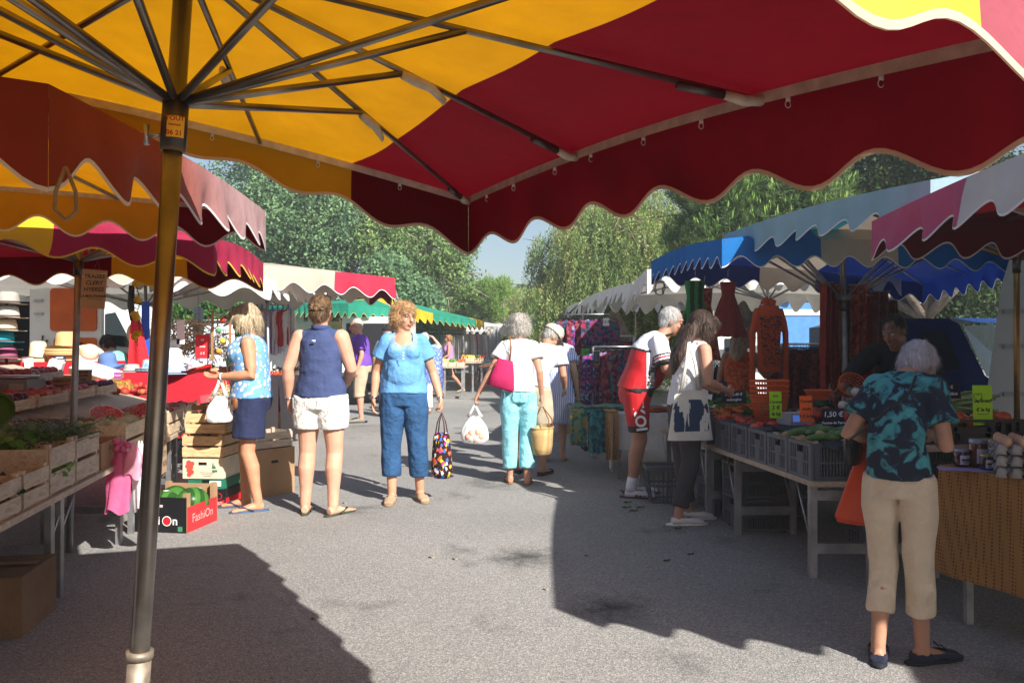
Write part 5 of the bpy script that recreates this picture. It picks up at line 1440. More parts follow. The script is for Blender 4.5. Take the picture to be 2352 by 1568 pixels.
torso_garment(I, "black_shirt", mat("black_cotton", (.012,.012,.014), rough=.9), sleeve=1.5, ease=.02, seed=91)
trousers(I, "trousers", mat("black_cotton", (.012,) * 3), length=1.9, w=1.15, ease=.015, seed=92)
hair_cap(I, hair_mat("black_hair", (.008,.006,.006),(.04,.03,.025)), 'man', seed=93, amp=.006)
shoes(I, M_black)
I = person("blonde woman in orange patterned dress browsing the clothes rack", (2.30,8.05,0), R(150), Hh=1.55, fat=1.0, skin=(.38,.19,.11), voxel=.010, toes=False,
           spine=[V(0,0,.93), V(0,.01,1.08), V(0,-.03,1.26), V(0,-.06,1.40)], head=V(-.01,-.11,1.54), hpitch=16, hyaw=-50,
           arms={-1: dict(elbow=(-.26,-.10,1.14), wrist=(-.30,-.30,1.20)),1: dict(elbow=(.24,-.06,1.10), wrist=(.12,-.28,1.1))})
od = pattern("orange_dress_print", 'noise', [(.35,.05,.015),(.55,.12,.03),(.45,.04,.015)], scale=16, pos=[0,.45,.56])
mb = MB(); sp = I['sp']
mb.tube([V(0,0,.42), V(0,0,.7), sp[0], sp[1], sp[2], sp[3]],[(.20,.16),(.19,.15),(.18,.14),(.15,.12),(.155,.12),(.09,.07)],20, side=(1,0,0))
finish(mb, "dress", [od], I['T'], voxel=.011, wr=.01, seed=95)
hm = hair_mat("blonde_long_hair", (.25,.17,.09),(.55,.42,.25), sc=70, stretch=(1,1,.08))
hair_cap(I, hm, 'bob', seed=96, vol=1.05)
mb = MB(); mb.tube([I['hp'](0,-.06,0), sp[3] + V(0,.10,0), sp[2] + V(0,.12,.06)],[(.08,.05),(.085,.04),(.03,.02)],16, side=(1,0,0)); finish(mb, "hair_length", [hm], I['T'], voxel=.009, wr=.01, wsc=20, wst=(1,1,.15))
g = G(826,969)
I = person("white haired man in purple polo shirt and beige trousers, side view", g, R(-80), Hh=1.83, fat=1.18, belly=1.35, skin=(.56,.26,.18), voxel=.010, toes=False,
           spine=[V(0,.03,.93), V(0,.02,1.08), V(0,.0,1.26), V(0,-.01,1.40)], head=V(0,-.06,1.555), hpitch=8)
pp = mat("purple_pique", (.16,.06,.42), rough=.9, bump=.7, bs=12, bd=.04)
torso_garment(I, "polo_shirt", pp, sleeve=.75, sl_w=1.25, ease=.02, wr=.008, seed=101)
trousers(I, "long_shorts", mat("beige_chino", (.46,.38,.27), rough=.9, bump=.3, bs=60), length=1.15, w=1.15, ease=.018, flare=1.1, seed=102)
hair_cap(I, hair_mat("sandy_white_hair", (.45,.36,.26),(.78,.72,.64)), 'man', seed=103, amp=.004)
glasses(I, mat("red_spectacle_frame", (.5,.05,.05), rough=.4))
shoes(I, mat("grey_walking_shoe", (.20,.19,.16), rough=.9), sole=M_black, high=.06)
sp = I['sp']
MB().tube([sp[0].lerp(sp[1],.42) + V(math.cos(a) * .20, math.sin(a) * .155 - .02,0) for a in [2 * PI * q / 24 for q in range(25)]],[(.004,.014)] * 25,6, side=(0,0,1)).build("belt", M_leather, I['T'])
g = G(868,962)
I = person("man in dark cap and grey shirt behind the man in purple", (g.x + .1, g.y + .5,0), R(175), Hh=1.70, fat=1.05, skin=(.35,.2,.13), voxel=.012, toes=False, fingers=False, face=False)
torso_garment(I, "shirt", mat("slate_shirt", (.13,.16,.22), rough=.9), sleeve=.8, ease=.02, seed=105)
trousers(I, "jeans", jean, length=1.9, w=1.1, seed=106); cap_on(I, mat("black_cap", (.015,.015,.018), rough=.9)); shoes(I, M_black)
hair_cap(I, MATS["short_grey_hair"], 'man', seed=107, amp=.003)
I = person("grey haired woman lifting her arm beside a hanging blue cloth", (-1.72,15.6,0), R(200), Hh=1.60, fat=1.0, skin=(.60,.36,.27), voxel=.012, toes=False, fingers=False, face=False,
           arms={-1: dict(elbow=(-.36,-.05,1.38), wrist=(-.20,-.10,1.60), hand=(.9,-.1,.2)),1: dict(elbow=(.25,-.1,1.1), wrist=(.2,-.25,1.1))})
torso_garment(I, "blouse", mat("pale_blue_blouse", (.20,.32,.55), rough=.9), sleeve=.5, ease=.02, seed=111)
trousers(I, "trousers", MATS["white_denim"], length=1.9, w=1.1, seed=112); hair_cap(I, MATS["grey_hair"], 'curly', seed=113); shoes(I, M_leather)
b = MB()
def cl(u, v): return V(-1.95 + .62 * u - .12 * v + .15 * v * u, 15.1 + .05 * math.sin(u * 14 + v * 3),1.38 - v * (.52 + .28 * u) - .10 * u)
b.grid(cl, 20,14); b.grid(lambda u, v: cl(u, v) + V(0,.006,0),20,14)
o_ = b.build("cloth", pattern("blue_speckled_cloth", 'voronoi', [(.10,.16,.50),(.16,.25,.62),(.6,.65,.8)], scale=60, pos=[0,.4,.88]))
tag(o_, "blue speckled cloth held up by the grey haired woman", "cloth")
g = G(1030,903)
I = person("woman in mauve tank top and black skirt striding to the left", g, R(-80), Hh=1.63, fat=1.05, bust=1.0, skin=(.42,.22,.13), voxel=.012, toes=False, fingers=False, face=False,
           arms={1: dict(elbow=(.24,-.02,1.10), wrist=(.22,-.25,.98)),-1: dict(elbow=(-.24,-.02,1.12), wrist=(-.2,-.25,1.0))},
           legs={1: dict(knee=(.09,.12,.50), ankle=(.09,.42,.15), lift=.4),-1: dict(knee=(-.09,-.10,.48), ankle=(-.09,-.13,.085))})
torso_garment(I, "tank_top", mat("mauve_jersey", (.42,.20,.42), rough=.9), ease=.01, seed=121, shw=.7)
mb = MB(); sp = I['sp']; mb.tube([V(0,.03,.50), V(0,.01,.75), sp[0], sp[0].lerp(sp[1],.5)],[(.15,.17),(.17,.15),(.18,.14),(.15,.12)],18, side=(1,0,0)); finish(mb, "skirt", [M_black], I['T'], voxel=.012, wr=.006)
hair_cap(I, hair_mat("auburn_hair", (.15,.06,.02),(.45,.22,.08)), 'curly', seed=123)
shoes(I, mat("gold_shoe", (.35,.30,.14), rough=.4), high=.035)
g = G(1100,884)
I = person("white haired woman in brown floral dress standing in the distance", g, R(15), Hh=1.63, fat=1.08, bust=1.0, skin=(.62,.38,.27), voxel=.013, toes=False, fingers=False, face=False, hpitch=20,
           arms={-1: dict(elbow=(-.34,-.05,1.25), wrist=(-.20,-.16,1.45), hand=(.5,.1,.8)),1: dict(elbow=(.26,-.02,1.12), wrist=(.20,-.25,1.08))})
mb = MB(); sp = I['sp']; mb.tube([V(0,0,.46), V(0,0,.7), sp[0], sp[1], sp[2], sp[3] - V(0,0,.02)],[(.22,.18),(.20,.16),(.19,.14),(.16,.12),(.17,.13),(.09,.07)],18, side=(1,0,0))
finish(mb, "dress", [pattern("brown_floral", 'voronoi', [(.20,.16,.09),(.38,.26,.18),(.10,.13,.06),(.45,.35,.25)], scale=26)], I['T'], voxel=.013, wr=.008)
hair_cap(I, MATS["white_cropped_hair"], 'short', seed=131); shoes(I, mat("tan_shoe", (.4,.25,.16)), high=.035)
bag_plastic("carrier_bag", "pale blue carrier bag of the woman in the brown floral dress", world_of(I, (.2,-.28,1.05)),.3,.42,.1, mat("pale_blue_plastic", (.6,.7,.8), trans=.3),9)
I = person("dark haired child in a turquoise top bending behind the hat table", (-4.80,9.75,0), R(-115), Hh=1.60, fat=.9, skin=(.36,.19,.11), voxel=.010, toes=False, fingers=False,
           spine=[V(0,.05,.90), V(0,.02,1.05), V(0,-.06,1.20), V(0,-.14,1.33)], head=V(0,-.24,1.43), hpitch=38)
torso_garment(I, "turquoise_top", mat("turquoise_jersey", (.20,.50,.55), rough=.9), ease=.012, seed=141); trousers(I, "trousers", M_navy, length=1.9, seed=142)
hair_cap(I, MATS["black_hair"], 'short', seed=143, vol=1.05); glasses(I, M_black); shoes(I, M_black)
for _i, (_x, _y, _r, _c, _h, _l) in enumerate(((-.25,29.5,170,(.55,.1,.1),1.66, "distant shopper in red top walking away down the aisle"),(1.05,31,20,(.7,.7,.7),1.72, "distant shopper in white shirt coming up the aisle"),(-.9,32.5,-60,(.1,.15,.35),1.7, "distant shopper in dark blue by the white canopy"))):
 I = person(_l, (_x, _y, 0), R(_r), Hh=_h, skin=(.5,.3,.2), voxel=.015, toes=False, fingers=False, face=False)
 torso_garment(I, "top", mat("far_top_%d" % _i, _c, rough=.9), sleeve=.5, ease=.02, seed=160 + _i); trousers(I, "trousers", M_navy if _i != 2 else MATS["beige_chino"], length=1.9, w=1.1, seed=170 + _i); hair_cap(I, MATS["brown_highlighted_hair"], 'short', seed=180 + _i)
I = person("shopper in pale blue shirt and yellow hat beyond the man in the cap", (1.42,15.2,0), R(190), Hh=1.62, fat=1.1, skin=(.5,.3,.2), voxel=.012, toes=False, fingers=False, face=False, hpitch=25)
torso_garment(I, "shirt", mat("pale_blue_shirt", (.50,.58,.75), rough=.9), sleeve=.7, ease=.02, seed=151); trousers(I, "trousers", M_navy, length=1.9, seed=152); shoes(I, M_black)
hair_cap(I, MATS["short_grey_hair"], 'man', seed=153)
b = MB(); hpp = I['hp']
b.lathe([(.17,-.01),(.10,.005),(.09,.06),(.07,.085),(0,.09)], I['hc'] + V(0,0,.04),20, caps=False); b.build("yellow_hat", mat("yellow_hat", (.75,.6,.2), rough=.9), I['T'])
# ================================================================ goods: shared makers
def wood(name, col=(.62,.47,.30), var=.18):
 if name in MATS: return MATS[name]
 m, n, b = _new(name); co = coords(n)
 mp = N(n, "ShaderNodeMapping"); mp.inputs["Scale"].default_value = (3,14,14); n.links.new(co, mp.inputs[0])
 t = N(n, "ShaderNodeTexNoise", Scale=3.0, Detail=6.0); t.inputs["Distortion"].default_value = 1.2; n.links.new(mp.outputs[0], t.inputs["Vector"])
 c = ramp(n, t.outputs[0],[(.3, tuple(q * (1 - var * 1.6) for q in col)),(.5, col),(.7, tuple(min(1, q * (1 + var)) for q in col))])
 c = mul_noise(n, c, .12,2.5)
 n.links.new(c, b.inputs["Base Color"]); b.inputs["Roughness"].default_value = .8
 add_bump(n, b, 60,.2); MATS[name] = m
 return m
W_pale = wood("pale_poplar", (.60,.47,.32)); W_grey = wood("weathered_poplar", (.46,.37,.28)); W_warm = wood("warm_pine", (.64,.42,.22))
W_ply = wood("brown_plywood", (.32,.17,.08))
M_card = mat("brown_cardboard", (.34,.21,.115), rough=.9, var=.10, vs=5, bump=.1)
M_cardl = mat("light_cardboard", (.48,.33,.20), rough=.9, var=.10, vs=5)
M_paper = mat("white_paper", (.72,.71,.68), rough=.8, var=.03)
M_slate = mat("slate_board", (.012,.018,.035), rough=.7, var=.15)
M_chalk = mat("chalk_writing", (.75,.78,.85), rough=.9, var=0)
M_ygold = mat("gold_chalk", (.65,.5,.12), rough=.9, var=0)
def wooden_crate(label, loc, L=.4, D=.3, h=.2, rz=0, slats=2, m=None, group=None, name="wooden_crate", tilt=None):
 """L along local x (the long side), D along y, slatted sides, corner blocks, thin bottom"""
 m = m or W_pale
 T = thing(name, label, "crate", loc, rz, group)
 if tilt: T.rotation_euler = tilt
 sh_ = h / slats; th = .006
 for y, nm in ((-D / 2, "side_panel"),(D / 2, "side_panel")):
  b = MB()
  for i in range(slats): b.box((0, y, sh_ * (i + .5)),(L, th, sh_ * .82))
  b.build(nm, m, T, smooth=False)
 for x in (-L / 2 + th / 2, L / 2 - th / 2):
  b = MB()
  for i in range(slats): b.box((x, 0, sh_ * (i + .5)),(th, D - th * 2.2, sh_ * .82))
  b.build("end_panel", m, T, smooth=False)
 for x in (-1,1):
  for y in (-1,1): MB().box((x * (L / 2 - .022), y * (D / 2 - .017), h / 2 + .004),(.028,.026, h + .008)).build("corner_post", m, T, smooth=False)
 b = MB()
 for i in range(3): b.box((0,(i - 1) * D * .31,.006),(L - .03, D * .27,.005))
 b.build("bottom_boards", m, T, smooth=False)
 return T
def cardboard_box(name, label, loc, L, D, h, rz=0, outer=None, inner=None, flaps=0, group=None, open_top=True, holes=True, tag_cat="box", tilt=None):
 T = thing(name, label, tag_cat, loc, rz, group); o = outer or M_card; inn = inner or M_card
 if tilt: T.rotation_euler = tilt
 b = MB(); th = .006
 for (cx, cy, sx, sy) in ((0,-D / 2, L, th),(0, D / 2, L, th),(-L / 2,0, th, D - th * 2),(L / 2,0, th, D - th * 2)):
  b.box((cx, cy, h / 2),(sx, sy, h))
 b.box((0,0,.004),(L - .01, D - .01,.006))
 if not open_top: b.box((0,0, h - .002),(L - .008, D - .008,.005))
 b.build("box_walls", o, T, smooth=False)
 if holes:
  b = MB()
  for y in (-D / 2 - th / 2 - .001,):
   b.tube([(-.035, y, h * .72),(.035, y, h * .72)],.013,10)
  for v in range(len(b.v)): b.v[v] = (b.v[v][0],-D / 2 - th / 2 - .0012 if b.v[v][1] < y else -D / 2 - .0005, b.v[v][2])
  b.build("hand_hole", M_black, T, smooth=False)
 return T
_protos = {}
def many(name, label, cat, group, pts, builder, jitter=True, size=1.0, seed=0):
 """first one is built, the rest are copies"""
 rng = random.Random(seed)
 first = None
 for p in pts:
  rot = (rng.uniform(-.5,.5), rng.uniform(-.5,.5), rng.uniform(0,6.28)) if jitter else (0,0,0)
  sc = size * rng.uniform(.9,1.08)
  if first is None:
   first = builder(); o = first; tag(o, label, cat, group); o.name = name; o.data.name = name
  else:
   o = first.copy(); COL.objects.link(o)
   for ch in first.children:
    c = ch.copy(); COL.objects.link(c); c.parent = o
  o.location = p; o.rotation_euler = rot; o.scale = (sc, sc, sc)
 return first
def fruit_mat(name, a, b_, c, sc=3.0, rough=.4):
 if name in MATS: return MATS[name]
 m, n, b = _new(name); oi = n.nodes.new("ShaderNodeObjectInfo")
 co = coords(n); ad = n.nodes.new("ShaderNodeVectorMath"); ad.operation = 'ADD'; n.links.new(co, ad.inputs[0]); n.links.new(oi.outputs["Location"], ad.inputs[1])
 t = N(n, "ShaderNodeTexNoise", Scale=sc * 4, Detail=3.0); n.links.new(ad.outputs[0], t.inputs["Vector"])
 col = ramp(n, t.outputs[0],[(.35, a),(.52, b_),(.68, c)])
 n.links.new(col, b.inputs["Base Color"]); b.inputs["Roughness"].default_value = rough
 MATS[name] = m
 return m
F_tom = fruit_mat("tomato_red", (.42,.015,.008),(.55,.03,.012),(.62,.10,.02), rough=.25)
F_pea = fruit_mat("peach_skin", (.28,.012,.015),(.40,.04,.02),(.5,.18,.05), rough=.6)
F_app = fruit_mat("nectarine_skin", (.20,.008,.015),(.32,.015,.02),(.42,.08,.03), rough=.35)
F_pot = fruit_mat("potato_skin", (.40,.27,.12),(.5,.36,.17),(.55,.42,.22), rough=.8)
F_cuc = fruit_mat("cucumber_skin", (.05,.12,.03),(.09,.20,.05),(.2,.32,.12), rough=.5)
F_mel = fruit_mat("melon_rind", (.30,.30,.17),(.42,.40,.24),(.50,.46,.30), rough=.8)
F_egg = fruit_mat("egg_shell", (.55,.30,.18),(.6,.36,.22),(.66,.42,.28), rough=.5)
F_oni = fruit_mat("onion_skin", (.62,.60,.50),(.7,.68,.6),(.5,.6,.35), rough=.4)
def tomato(m=None, r=.038, ribs=True):
 def f():
  b = MB(); nu = 18; nv = 10
  vs = []
  for i in range(nv + 1):
   th = PI * i / nv
   for j in range(nu):
    ph = 2 * PI * j / nu
    k = 1 + (.06 * math.cos(5 * ph) * math.sin(th) if ribs else 0)
    z = math.cos(th) * .78 - (.10 * math.exp(-(th / .35) ** 2))
    vs.append((r * k * math.sin(th) * math.cos(ph), r * k * math.sin(th) * math.sin(ph), r * z))
  fs = [(i * nu + j, (i + 1) * nu + j, (i + 1) * nu + (j + 1) % nu, i * nu + (j + 1) % nu) for i in range(nv) for j in range(nu)]
  b.add(vs, fs); o = b.build("tomato" if ribs else "peach", m or F_tom)
  if ribs:
   c = MB()
   for q in range(5):
    a = q * 2 * PI / 5; c.tube([(0,0, r * .70),(r * .25 * math.cos(a), r * .25 * math.sin(a), r * .74),(r * .5 * math.cos(a), r * .5 * math.sin(a), r * .66)],[.003,.003,.001],5)
   c.build("calyx", mat("calyx_green", (.06,.14,.03)), o)
  return o
 return f
def sphere_obj(name, m, r, bumps=0, seed=0):
 def f(): return MB().ball((0,0,0), r, 16,10, bumps=bumps, seed=seed).build(name, m)
 return f
def leaves_bunch(name, label, cat, loc, r, n, size, m, seed=0, rz=0, group=None, up=.5, parent=None):
 rng = np.random.default_rng(seed)
 T = thing(name, label, cat, loc, rz, group)
 b = MB()
 for i in range(n):
  d = unit(rng.normal(size=(1,3)))[0]; d[2] = abs(d[2]) * up + .1
  p = V(*(rng.normal(size=3) * np.array(r) * .45)); p.z = abs(p.z) * .6
  d = V(*d).normalized(); L = size * rng.uniform(.6,1.3); sd = d.cross(V(*rng.normal(size=3))).normalized(); up_ = sd.cross(d)
  w = L * .38; curl = rng.uniform(.1,.5)
  rows = []
  for q in range(5):
   t = q / 4; c = p + d * L * t - V(0,0, curl * L * t * t); ww = w * math.sin(PI * (t * .85 + .1))
   rows += [c - sd * ww + up_ * ww * .35 * rng.uniform(.5,1.3), c, c + sd * ww + up_ * ww * .35 * rng.uniform(.5,1.3)]
  b.add(rows, [(q * 3 + j, q * 3 + j + 1, q * 3 + j + 4, q * 3 + j + 3) for q in range(4) for j in range(2)])
 b.build("leaves", m, T)
 return T
def stems_bunch(name, label, cat, loc, size, n, L, r, m, seed=0, rz=0, spread=.5, m2=None, group=None):
 rng = random.Random(seed); T = thing(name, label, cat, loc, rz, group); b = MB()
 for i in range(n):
  p = V(rng.uniform(-1,1) * size[0], rng.uniform(-1,1) * size[1], rng.uniform(0, size[2]))
  a = rng.uniform(-spread, spread); l = L * rng.uniform(.6,1.1); d = V(math.cos(a), math.sin(a), rng.uniform(-.12,.25))
  q = p + d * l; mid = p.lerp(q, .5) + V(0,0, rng.uniform(-.01,.02))
  b.tube([p - d * l * .3, mid, q],[r, r, r * .5],4)
 b.build("stems", m, T); return T
G_let = leaf_mat("lettuce_green", (.06,.16,.03),(.12,.28,.05),(.22,.40,.10), trans=.3, scale=14)
G_herb = leaf_mat("herb_green", (.02,.05,.02),(.04,.09,.035),(.07,.14,.05), scale=18)
def price_card(label, loc, w, h, lines, rz=0, m=None, ink=None, tilt=-8, sizes=None, name="price_sign", cat="sign", group=None, bold=.0008, thick=.003):
 T = thing(name, label, cat, loc, 0, group); T.rotation_euler = (R(tilt),0, rz)
 MB().box((0,0, h / 2),(w, thick, h)).build("board", m or M_cardl, T, smooth=False)
 n = len(lines)
 for i, l in enumerate(lines):
  if not l: continue
  z = h * (1 - (i + .75) / (n + .5)); sz = (sizes[i] if sizes else h / (n + .8) * .8)
  writing(l, frame((0,-thick / 2 - .0012, z),(1,0,.03),(0,0,1)), sz, ink or M_ink, T, bold=bold, shear=.15)
 return T
M_clear = None
def clear_plastic():
 if "clear_film" in MATS: return MATS["clear_film"]
 m, n, b = _new("clear_film")
 b.inputs["Base Color"].default_value = (.30,.31,.33,1); b.inputs["Roughness"].default_value = .10
 b.inputs["Specular IOR Level"].default_value = .8
 add_bump(n, b, 22,.8,.02)
 tr = n.nodes.new("ShaderNodeBsdfTransparent"); mx = n.nodes.new("ShaderNodeMixShader"); mx.inputs[0].default_value = .15
 n.links.new(tr.outputs[0], mx.inputs[1]); n.links.new(b.outputs[0], mx.inputs[2]); n.links.new(mx.outputs[0], n.nodes["Material Output"].inputs[0])
 MATS["clear_film"] = m; return m
def trestle(name, label, corners, z, legs, m_top=None, th=.03, leg_w=.035, rails=True, braces=True):
 """corners: plan polygon; legs: list of pairs (foot a, foot b) joined by a low rail"""
 T = thing(name, label, "table", (corners[0][0], corners[0][1],0))
 b = MB(); n = len(corners)
 b.add([(c[0], c[1], z - th) for c in corners] + [(c[0], c[1], z) for c in corners],
          [tuple(range(n - 1,-1,-1)), tuple(range(n, 2 * n))] + [(i, (i + 1) % n, n + (i + 1) % n, n + i) for i in range(n)])
 b.build("table_top", m_top or W_grey, T, smooth=False, world=True)
 for a, c in legs:
  for p in (a, c):
   MB().beam((p[0], p[1],0),(p[0], p[1], z - th - .002), leg_w, leg_w).build("leg", M_alu_d, T, smooth=False, world=True)
  if rails:
   MB().beam((a[0], a[1],.17),(c[0], c[1],.17), leg_w * .9, leg_w * 1.4).build("rail", M_alu_d, T, smooth=False, world=True)
   MB().beam((a[0], a[1], z - .10),(c[0], c[1], z - .10), leg_w * .9, leg_w * 1.4).build("rail", M_alu_d, T, smooth=False, world=True)
  if braces:
   for p in (a, c):
    MB().tube([(p[0] - .02, p[1], z * .42),(p[0] - .02, p[1] + .20, z - .05)],.006,6).build("brace", M_alu, T, world=True)
 return T
# ================================================================ left fruit and vegetable stall
ZT = .60
def Xf(Y): return -2.2 - .205 * (Y - 3.6)
LD = Vector((-.205,1,0)).normalized(); LZ = math.atan2(LD.y, LD.x)      # along the aisle edge
IN = Vector((-LD.y, LD.x, 0))                                             # into the stall
trestle("trestle_table", "long grey metal trestle table under the fruit crates on the left",
  [(Xf(2.6),2.6),(Xf(8.0),8.0),(Xf(8.0) - 1.5,8.0),(Xf(2.6) - 1.5,2.6)], ZT,
  [((Xf(y) - .10, y),(Xf(y) - .62, y + .02)) for y in (4.16,4.30,5.42,5.72,6.9,7.15)])
b = MB()
def LPz(x, y): return .74 + .26 * max(0,(Xf(y) - x - .3))
b.add([(Xf(2.6) - .52,2.6, LPz(Xf(2.6) - .52,2.6)),(Xf(8) - .52,8, LPz(Xf(8) - .52,8)),(Xf(8) - 1.9,8, LPz(Xf(8) - 1.9,8)),(Xf(2.6) - 1.9,2.6, LPz(Xf(2.6) - 1.9,2.6))],[(0,3,2,1)])
k = len(b.v); b.add([(v[0], v[1], v[2] - .02) for v in b.v],[(0,1,2,3)])
for (x, y) in ((-.6,3),(-.6,5.5),(-.6,7.9),(-1.8,3),(-1.8,5.5),(-1.8,7.9)): b.beam((Xf(y) + x, y, ZT if x > -1.5 else 0),(Xf(y) + x, y, LPz(Xf(y) + x, y) - .02),.04,.04)
o_ = b.build("display_board", W_grey, smooth=False); tag(o_, "sloping wooden display board of the left fruit stall", "display board")
def LP(px, py, dz=0.0):
 """point on the sloping display seen at that place of the photo"""
 a = (px - 1176) / F; bb = (py - HY) / F
 best = None
 for i in range(600):
  Y = 3.0 + i * .01
  x = a * Y; z = H - bb * Y
  e = abs(z - (LPz(x, Y) + dz))
  if best is None or e < best[0]: best = (e, Y)
 Y = best[1]; return V(a * Y, Y, H - bb * Y)
crates_l = [(3.24,.37,.17, "front"),(3.63,.31,.17, ""),(3.95,.37,.25, ""),(4.33,.40,.25, ""),(5.28,.60,.23, ""),(5.92,.60,.22, ""),(6.56,.62,.20, ""),(7.22,.62,.20, "")]
cl_lab = ["weathered low wooden crate nearest the left edge of the picture", "low wooden crate holding dark herbs at the front of the stall",
          "deep wooden crate with lettuce leaves poking between its slats", "deep wooden crate of green beans behind the lettuce crate",
          "wooden crate of ribbed melons next to the pink bag", "wooden crate of nectarines half hidden by the shiny pole", "sunlit wooden crate of red nectarines", "sunlit wooden crate at the far end of the fruit stall"]
for (y, L, h, q), lb in zip(crates_l, cl_lab):
 yc = y + L / 2; p = V(Xf(yc), yc, ZT + .001) + IN * .26
 wooden_crate(lb, p, L=L * .99, D=.48, h=h, rz=LZ, m=W_grey if y < 5 else W_pale)
def incrate(y, d, z): return V(Xf(y), y, z) + IN * d
rng = random.Random(4)
wooden_crate("open wooden crate of leafy greens at the lower left, set on the first row", incrate(3.35,.80, ZT + .12), L=.6, D=.4, h=.16, rz=LZ + R(6), m=W_ply)
wooden_crate("long plywood crate lying across the herbs at the left", incrate(4.1,.72, ZT + .14), L=.62, D=.34, h=.13, rz=LZ, m=W_ply)
leaves_bunch("lettuce_heap", "fresh lettuce heaped at the left edge of the stall", "lettuce", LP(35,1015,.05) + V(.0,-.1,-.02),(.24,.20,.13),420,.06, G_let, 1)
leaves_bunch("spinach_heap", "dark green leaves in the near low crate", "leafy greens", incrate(3.55,.22, ZT + .08),(.20,.20,.08),260,.055, G_herb, 2)
leaves_bunch("herb_bunch", "dark herbs in the second low crate", "herbs", incrate(3.8,.25, ZT + .07),(.16,.16,.08),200,.05, G_herb, 3)
leaves_bunch("lettuce_bunch", "bright lettuce pushing through the slats of a deep crate", "lettuce", incrate(4.13,.06, ZT + .09),(.16,.04,.05),90,.045, G_let, 4, rz=LZ)
stems_bunch("green_beans", "heap of thin green beans under clear film", "green beans", incrate(4.45,.30, ZT + .20),(.22,.28,.10),330,.13,.0035, mat("bean_green", (.05,.11,.05), rough=.6, var=.3),5, rz=LZ, spread=.7)
stems_bunch("green_beans", "second heap of beans beside the lime green bowl", "green beans", LP(110,985,.0) + V(0,-.05,-.03),(.22,.2,.08),220,.13,.0035, MATS["bean_green"],6, rz=LZ + .3, spread=.9)
_k = 0
for _q, yy in enumerate((4.75,5.40,6.05,6.70,7.35)):
 for dd in (.92,1.38):
  p_ = incrate(yy, dd, 0); p_.z = LPz(p_.x, p_.y) + .004
  wooden_crate("low crate %s on the sloping board, %s in the %s row" % (("of nectarines", "of peaches", "of dark plums")[_k % 3],("nearest", "second nearest", "middle one", "second farthest", "farthest")[_q], "front" if dd < 1 else "back"), p_, L=.60, D=.42, h=.085, rz=LZ, slats=1, m=(W_pale, W_grey)[_k % 2])
  rg = random.Random(_k + 90)
  many(("nectarine", "peach", "plum")[_k % 3], "%s in a low crate on the sloping board" % ("nectarine", "peach", "dark plum")[_k % 3],("nectarine", "peach", "plum")[_k % 3], "%ss in the low crates of the board" % ("nectarine", "peach", "plum")[_k % 3],
             [p_ + LD * (-.24 + .082 * (i % 7) + rg.uniform(-.01,.01)) + IN * (-.15 + .085 * (i // 7) + rg.uniform(-.01,.01)) + V(0,0,.075 + rg.uniform(0,.02)) for i in range(26)], tomato((F_app, F_pea, mat("plum_skin", (.07,.012,.04), rough=.35, var=.3))[_k % 3],.037, False), seed=_k)
  _k += 1
b = MB(); b.lathe([(.07,.0),(.15,.05),(.21,.12),(.235,.17),(.24,.172),(.21,.13),(.14,.06),(.0,.02)], n=40, caps=False)
T = thing("bowl", "large lime green plastic bowl tilted at the left edge", "bowl", LP(-45,985,.03)); T.scale = (.8,.8,.8); T.rotation_euler = (R(38), R(18),0); b.build("bowl_shell", mat("lime_plastic", (.05,.13,.005), rough=.35), T)
def crumple(name, label, loc, sx, sy, sz, seed, sub="film"):
 T = thing(name, label, "plastic bag", loc); b = MB()
 def fn(u, v):
  a = 2 * PI * u; z = v * sz; r = 1 - .35 * v + .5 * max(0, v - .6)
  q = 1 + .35 * mnoise.noise(V(math.cos(a) * 1.7 + seed, math.sin(a) * 1.7, v * 2.2))
  return V(sx * r * q * math.cos(a), sy * r * q * math.sin(a), z + .04 * mnoise.noise(V(a * 1.2, v * 3, seed)))
 b.grid(fn, 44,18); b.build(sub, clear_plastic(), T); return T
crumple("clear_bag", "open clear plastic bag of almonds standing among the fruit", LP(180,985),.20,.15,.27,1)
crumple("clear_bag", "crumpled clear plastic bag lying left of the tall open one", LP(95,960),.22,.14,.16,5)
crumple("clear_bag", "clear film pulled over the green beans", incrate(4.5,.35, ZT + .20),.25,.24,.14,9)
T = thing("scale", "grey plastic market scale at the left edge", "scale", LP(30,905,.02) + V(0,0,.0), R(8))
gm = mat("grey_scale_plastic", (.22,.22,.21), rough=.5)
b = MB(); b.box((0,0,.06),(.36,.34,.12), taper=.92); b.build("housing", gm, T, smooth=False)
MB().lathe([(.15,.12),(.16,.13),(.16,.145),(.0,.147)], sx=1.15, n=30).build("weighing_pan", M_alu, T)
MB().box((.10,-.172,.065),(.10,.004,.05), Matrix.Rotation(R(-6),3, 'X')).build("display_window", mat("glassy_display", (.35,.36,.30), rough=.1), T, smooth=False)
def heap(px0, px1, py0, py1, n, seed, r=.035):
 rg = random.Random(seed); out = []
 for i in range(n):
  for t in range(60):
   p = LP(rg.uniform(px0, px1), rg.uniform(py0, py1), r)
   if all((p - q).length > r * 1.75 for q in out): out.append(p); break
 return out
many("nectarine", "red nectarine loose on the sloping fruit stall", "nectarine", "nectarines spread on the left stall", heap(66,120,865,895,12,1) + heap(150,200,862,892,10,2), tomato(F_app, .036, False), seed=1)
many("peach", "blushed peach behind the watermelon halves", "peach", "peaches behind the watermelon halves", heap(205,345,868,900,22,3) + heap(318,350,868,900,4,33), tomato(F_pea, .040, False), seed=2)
many("strawberry_punnet_fruit", "dark red fruit at the left behind the film bag", "fruit", "dark red fruit by the scale", heap(0,48,915,945,16,5,.028), tomato(F_app, .028, False), seed=3)
pts = []
